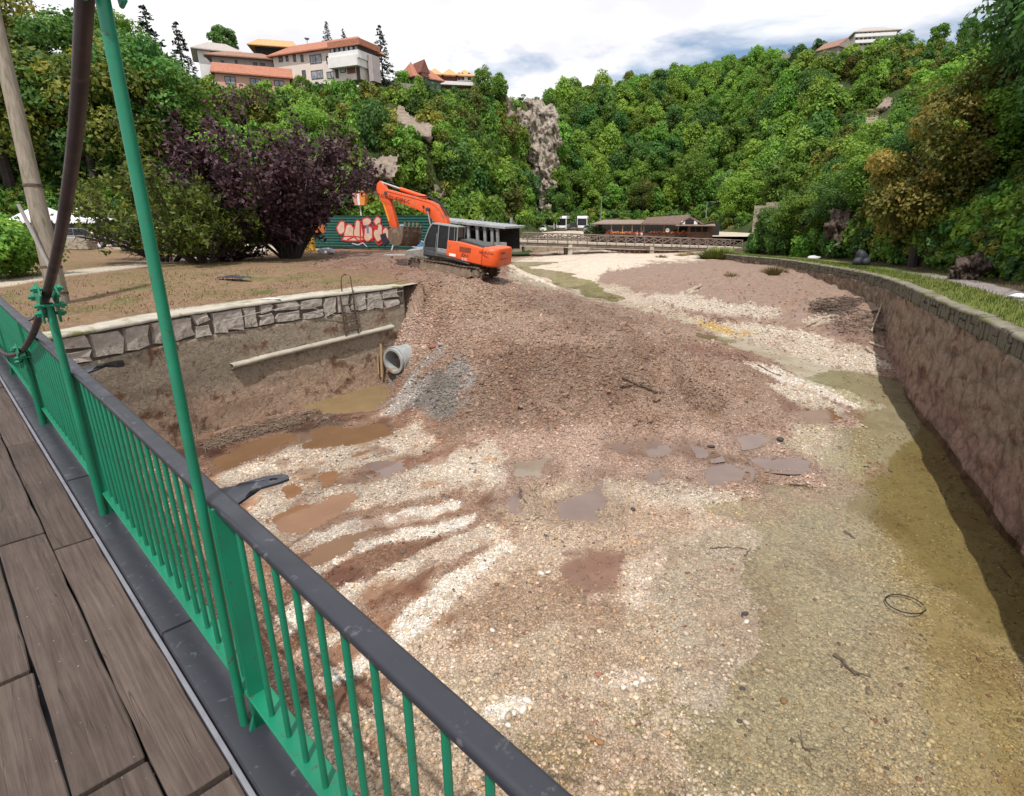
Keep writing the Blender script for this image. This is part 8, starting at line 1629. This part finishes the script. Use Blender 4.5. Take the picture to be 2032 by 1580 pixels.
# ---------------- grass and tufts
GRS = leaf_mat('grass_blade', (.04, .06, .012), (.085, .115, .026), (.17, .17, .05), .25); DGR = leaf_mat('dry_grass_blade', (.12, .085, .04), (.22, .165, .08), (.32, .26, .13), .2)
def blades(name, P, h, w, mat, label, R, lean=.5):
    n = len(P); a = R.uniform(0, 6.28, n); hh = h * R.uniform(.5, 1.2, n); t = np.c_[np.cos(a), np.sin(a), 0 * a]; l = R.uniform(0, 6.28, n); ln = np.c_[np.cos(l), np.sin(l), 0 * l] * (hh * R.uniform(0, lean, n))[:, None]; V = np.stack([P - t * w, P + t * w, P + ln + np.c_[0 * a, 0 * a, hh]], 1).reshape(-1, 3); me = np_mesh(name, V, np.arange(3 * n).reshape(-1, 3), mat); color_attr(me, 'tone', np.repeat(R.uniform(0, 1, n), 3)); return tag(link(name, me), label, kind='stuff')
n = 16000; k = Rg.integers(0, len(RWs), n); k = k[(RWs[k, 1] > 7) & (RWs[k, 1] < 66)]; n = len(k); o = np.where(Rg.uniform(0, 1, n) < .85, Rg.uniform(.35, 2.1, n), Rg.uniform(3.2, 4.4, n)); P = np.c_[RWs[k, 0] + rdir[k, 0] * o + Rg.normal(0, .08, n), RWs[k, 1] + rdir[k, 1] * o + Rg.normal(0, .08, n), RWs[k, 2] + .0]; blades('grass', P, .13, .012, GRS, 'short green grass along the right river path', Rg)
n = 15000; i = Rg.integers(20, len(LB) - 30, n); o = np.abs(Rg.normal(0, 5.5, n)) + .9; P = np.c_[LB[i, 0] + ldir[i, 0] * o + Rg.normal(0, .15, n), LB[i, 1] + ldir[i, 1] * o + Rg.normal(0, .15, n)]; z = zleft(P[:, 0], P[:, 1], 3.7, o); kk = (fbm(P[:, 0] * .9, P[:, 1] * .9, 71, 4) > -.15) & (sdpoly(P[:, 0], P[:, 1], RAMP) < 0); pu, pv = project(P[:, 0], P[:, 1], z); kk &= ~((pv < 566) & (pu < 30)); blades('dry_grass', np.c_[P, z][kk], .075, .014, DGR, 'short dry grass on the left bank', Rg, 1.2)
def tuft(u, v, r, h, nb, label, mat, px_=0): 
    q = on_bed(u, v); R = np.random.default_rng(int(u)); n = nb; a = R.uniform(0, 6.28, n); rr = r * np.sqrt(R.uniform(0, 1, n)); P = np.c_[rr * np.cos(a), rr * np.sin(a) * .8, 0 * a - .03]; hh = h * R.uniform(.4, 1, n) * (1 - .4 * (rr / r) ** 2); out = np.c_[np.cos(a), np.sin(a), 0 * a] * (rr * .5 + hh * R.uniform(0, .35, n))[:, None]; t = np.c_[-np.sin(a), np.cos(a), 0 * a]; w = .02 + .01 * h; V = np.stack([P - t * w, P + t * w, P + out + np.c_[0 * a, 0 * a, hh]], 1).reshape(-1, 3); me = np_mesh('grass_clump', V, np.arange(3 * n).reshape(-1, 3), mat); color_attr(me, 'tone', np.repeat(R.uniform(0, 1, n), 3)); o = link('grass_clump', me); o.location = q; tag(o, label, 'grass clump')
tuft(1424, 513, 1.9, 1.5, 1500, 'large light green grass clump on the mud flat below the log bridge', GRS); tuft(1537, 544, .8, .8, 500, 'small brownish green grass clump on the mud flat nearer the right wall', DGR); tuft(1352, 508, .8, .55, 300, 'low dry grass clump right of the right bridge pier', DGR); tuft(1372, 506, .9, .6, 350, 'dry grass clump between the pier and the large green clump', DGR); tuft(1312, 511, .6, .45, 220, 'tiny dry grass clump at the foot of the right bridge pier', DGR); tuft(1103, 505, .7, .5, 200, 'dry drift clump on the pale sand left of the left bridge pier', DGR); tuft(1450, 548, .45, .4, 180, 'tiny dry twiggy clump in the middle of the mud flat', DGR)
# ---------------- litter on the right bank, shrub leaves on the wall
def rb_at(u, v, z): return at(u, v, z)
i = int(np.argmin(np.abs(RWs[:, 1] - 31))); BAGM = surf('black_bag', (.02, .022, .03), (.035, .037, .05), 5, .6)
q = at(1710, 527, float(RWs[i, 2]) + .05); bg_ = empty('rubbish_bags', q, 'dark rubbish bags piled on the grass by the right river wall', 'rubbish bags')
for k, (dx_, dy_, s) in enumerate([(-.28, 0, .3), (.25, .1, .32), (.0, .2, .36), (.1, -.15, .24)]): lumpy('bag', (dx_, dy_, .2 + (.3 if k == 2 else 0)), (s, s * .9, s * 1.0), BAGM, 60 + k, None, None, 2, .3, k, bg_)
q = at(2018, 592, 3.72); lumpy('plastic_bag', (q.x, q.y, 3.78), (.20, .12, .09), WHITEP, 70, 'white plastic bag lying beside the gravel path at the right edge', 'plastic bag', 2, .4)
q = at(1615, 513, 3.05); lumpy('plastic_bag', (q.x, q.y, 3.1), (.5, .25, .16), surf('grey_bag', (.55, .55, .58), None, 5, .5), 71, 'grey white bag on the grass near the far end of the right wall', 'plastic bag', 2, .4)
# ---------------- two people walking over the far bridge
SKIN = surf('skin', (.46, .27, .19), None, 5, .6); HAIR = surf('dark_hair', (.03, .022, .018), None, 9, .7)
def person(loc, rot, shirt, legs, label, stride=.16, bag=None):
    J = {'pel': (0, 0, .95), 'sp': (0, .01, 1.18), 'ch': (0, .0, 1.36), 'nk': (0, 0, 1.50), 'hd0': (0, .01, 1.58), 'hd': (0, .02, 1.68), 'hd2': (0, .01, 1.75), 'ls': (.17, 0, 1.43), 'le': (.23, -.06, 1.15), 'lh': (.24, .08, .93), 'lf': (.235, .12, .84), 'rs': (-.17, 0, 1.43), 're': (-.23, -.02, 1.15), 'rh': (-.24, .14, .95), 'rf': (-.235, .19, .87), 'lp': (.09, 0, .90), 'lk': (.10, stride * .7, .50), 'la': (.10, stride * .5, .08), 'lt': (.10, stride * .5 + .17, .03), 'rp': (-.09, 0, .90), 'rk': (-.10, -stride * .3, .50), 'ra': (-.10, -stride, .09), 'rt': (-.10, -stride + .16, .03)}
    rad = {'pel': (.15, .11), 'sp': (.135, .10), 'ch': (.165, .11), 'nk': (.055, .055), 'hd0': (.07, .08), 'hd': (.085, .10), 'hd2': (.07, .085), 'ls': (.065, .065), 'le': (.045, .045), 'lh': (.032, .032), 'lf': (.035, .025), 'rs': (.065, .065), 're': (.045, .045), 'rh': (.032, .032), 'rf': (.035, .025), 'lp': (.095, .095), 'lk': (.062, .062), 'la': (.04, .045), 'lt': (.04, .03), 'rp': (.095, .095), 'rk': (.062, .062), 'ra': (.04, .045), 'rt': (.04, .03)}
    E_ = [('pel', 'sp'), ('sp', 'ch'), ('ch', 'nk'), ('nk', 'hd0'), ('hd0', 'hd'), ('hd', 'hd2'), ('ch', 'ls'), ('ls', 'le'), ('le', 'lh'), ('lh', 'lf'), ('ch', 'rs'), ('rs', 're'), ('re', 'rh'), ('rh', 'rf'), ('pel', 'lp'), ('lp', 'lk'), ('lk', 'la'), ('la', 'lt'), ('pel', 'rp'), ('rp', 'rk'), ('rk', 'ra'), ('ra', 'rt')]
    def skin(keys, grow, mat, name, par, root):
        ks = [k for k in J if k in keys]; me = bpy.data.meshes.new(name); me.from_pydata([J[k] for k in ks], [(ks.index(a), ks.index(b)) for a, b in E_ if a in ks and b in ks], []); o = link(name, me); sk = o.modifiers.new('s', 'SKIN'); o.modifiers.new('d', 'SUBSURF').levels = 1
        for v_, k in zip(me.skin_vertices[0].data, ks): v_.radius = (rad[k][0] + grow, rad[k][1] + grow); v_.use_root = (k == root)
        dg = bpy.context.evaluated_depsgraph_get(); me2 = bpy.data.meshes.new_from_object(o.evaluated_get(dg)); bpy.data.objects.remove(o); me2.materials.clear(); me2.materials.append(mat); me2.polygons.foreach_set('use_smooth', np.ones(len(me2.polygons), bool)); return link(name, me2, par)
    b = skin(J.keys(), 0, SKIN, 'person', None, 'pel'); b.location = loc; b.rotation_euler = (0, 0, rot); tag(b, label, 'person'); b.name = 'person'
    skin(('pel', 'sp', 'ch', 'ls', 'rs', 'le', 're'), .018, shirt, 'shirt', b, 'pel'); skin(('pel', 'lp', 'rp', 'lk', 'rk', 'la', 'ra'), .016, legs, 'trousers', b, 'pel')
    hm = MB().lathe((0, -.015, 1.70), [(.085, -.04), (.105, .0), (.10, .06), (.06, .11), (.01, .125)], 12).build('hair', HAIR, b, smooth=True)
    fc = MB().box((-.032, .115, 1.70), (.018, .012, .010)).box((.032, .115, 1.70), (.018, .012, .010)).box((0, .115, 1.64), (.04, .008, .008)); fc.build('eyes_and_mouth', HAIR, b); MB().prism([(-.014, 1.66), (.014, 1.66), (0, 1.70)], lambda a, c, t: Vector((a, t, c)), .10, .135).build('nose', SKIN, b); MB().lathe((.098, .01, 1.685), [(.012, -.025), (.02, 0), (.012, .025)], 8).lathe((-.098, .01, 1.685), [(.012, -.025), (.02, 0), (.012, .025)], 8).build('ears', SKIN, b)
    for sg in (-1, 1): MB().box((sg * .10, (stride * .5 if sg > 0 else -stride) + .07, .035), (.085, .26, .07)).build('shoe', WHITEP, b, .02)
    return b
PKS = surf('pink_shirt', (.52, .28, .27), None, 8, .8); WHS = surf('pale_shirt', (.62, .60, .58), None, 8, .8); BLJ = surf('blue_jeans', (.06, .09, .15), None, 12, .85); DKT = surf('dark_trousers', (.03, .032, .04), None, 12, .85)
for u, sh, lg, lab in ((1277, PKS, BLJ, 'person in pink top walking across the far log railed bridge'), (1289, WHS, DKT, 'person in pale shirt and dark trousers walking across the far log railed bridge')):
    q = aty(u, 478, 79); t = (Vector((q.x, q.y, 0)) - Vector((fl.x, fl.y, 0))).dot(Vector((gd.x, gd.y, 0)).normalized()); p_ = fl + gd * t + gpn * (1.0 if u < 1285 else 1.3); person(p_, math.atan2(gd.y, gd.x) - math.pi / 2 + (0 if u < 1285 else .1), sh, lg, lab)
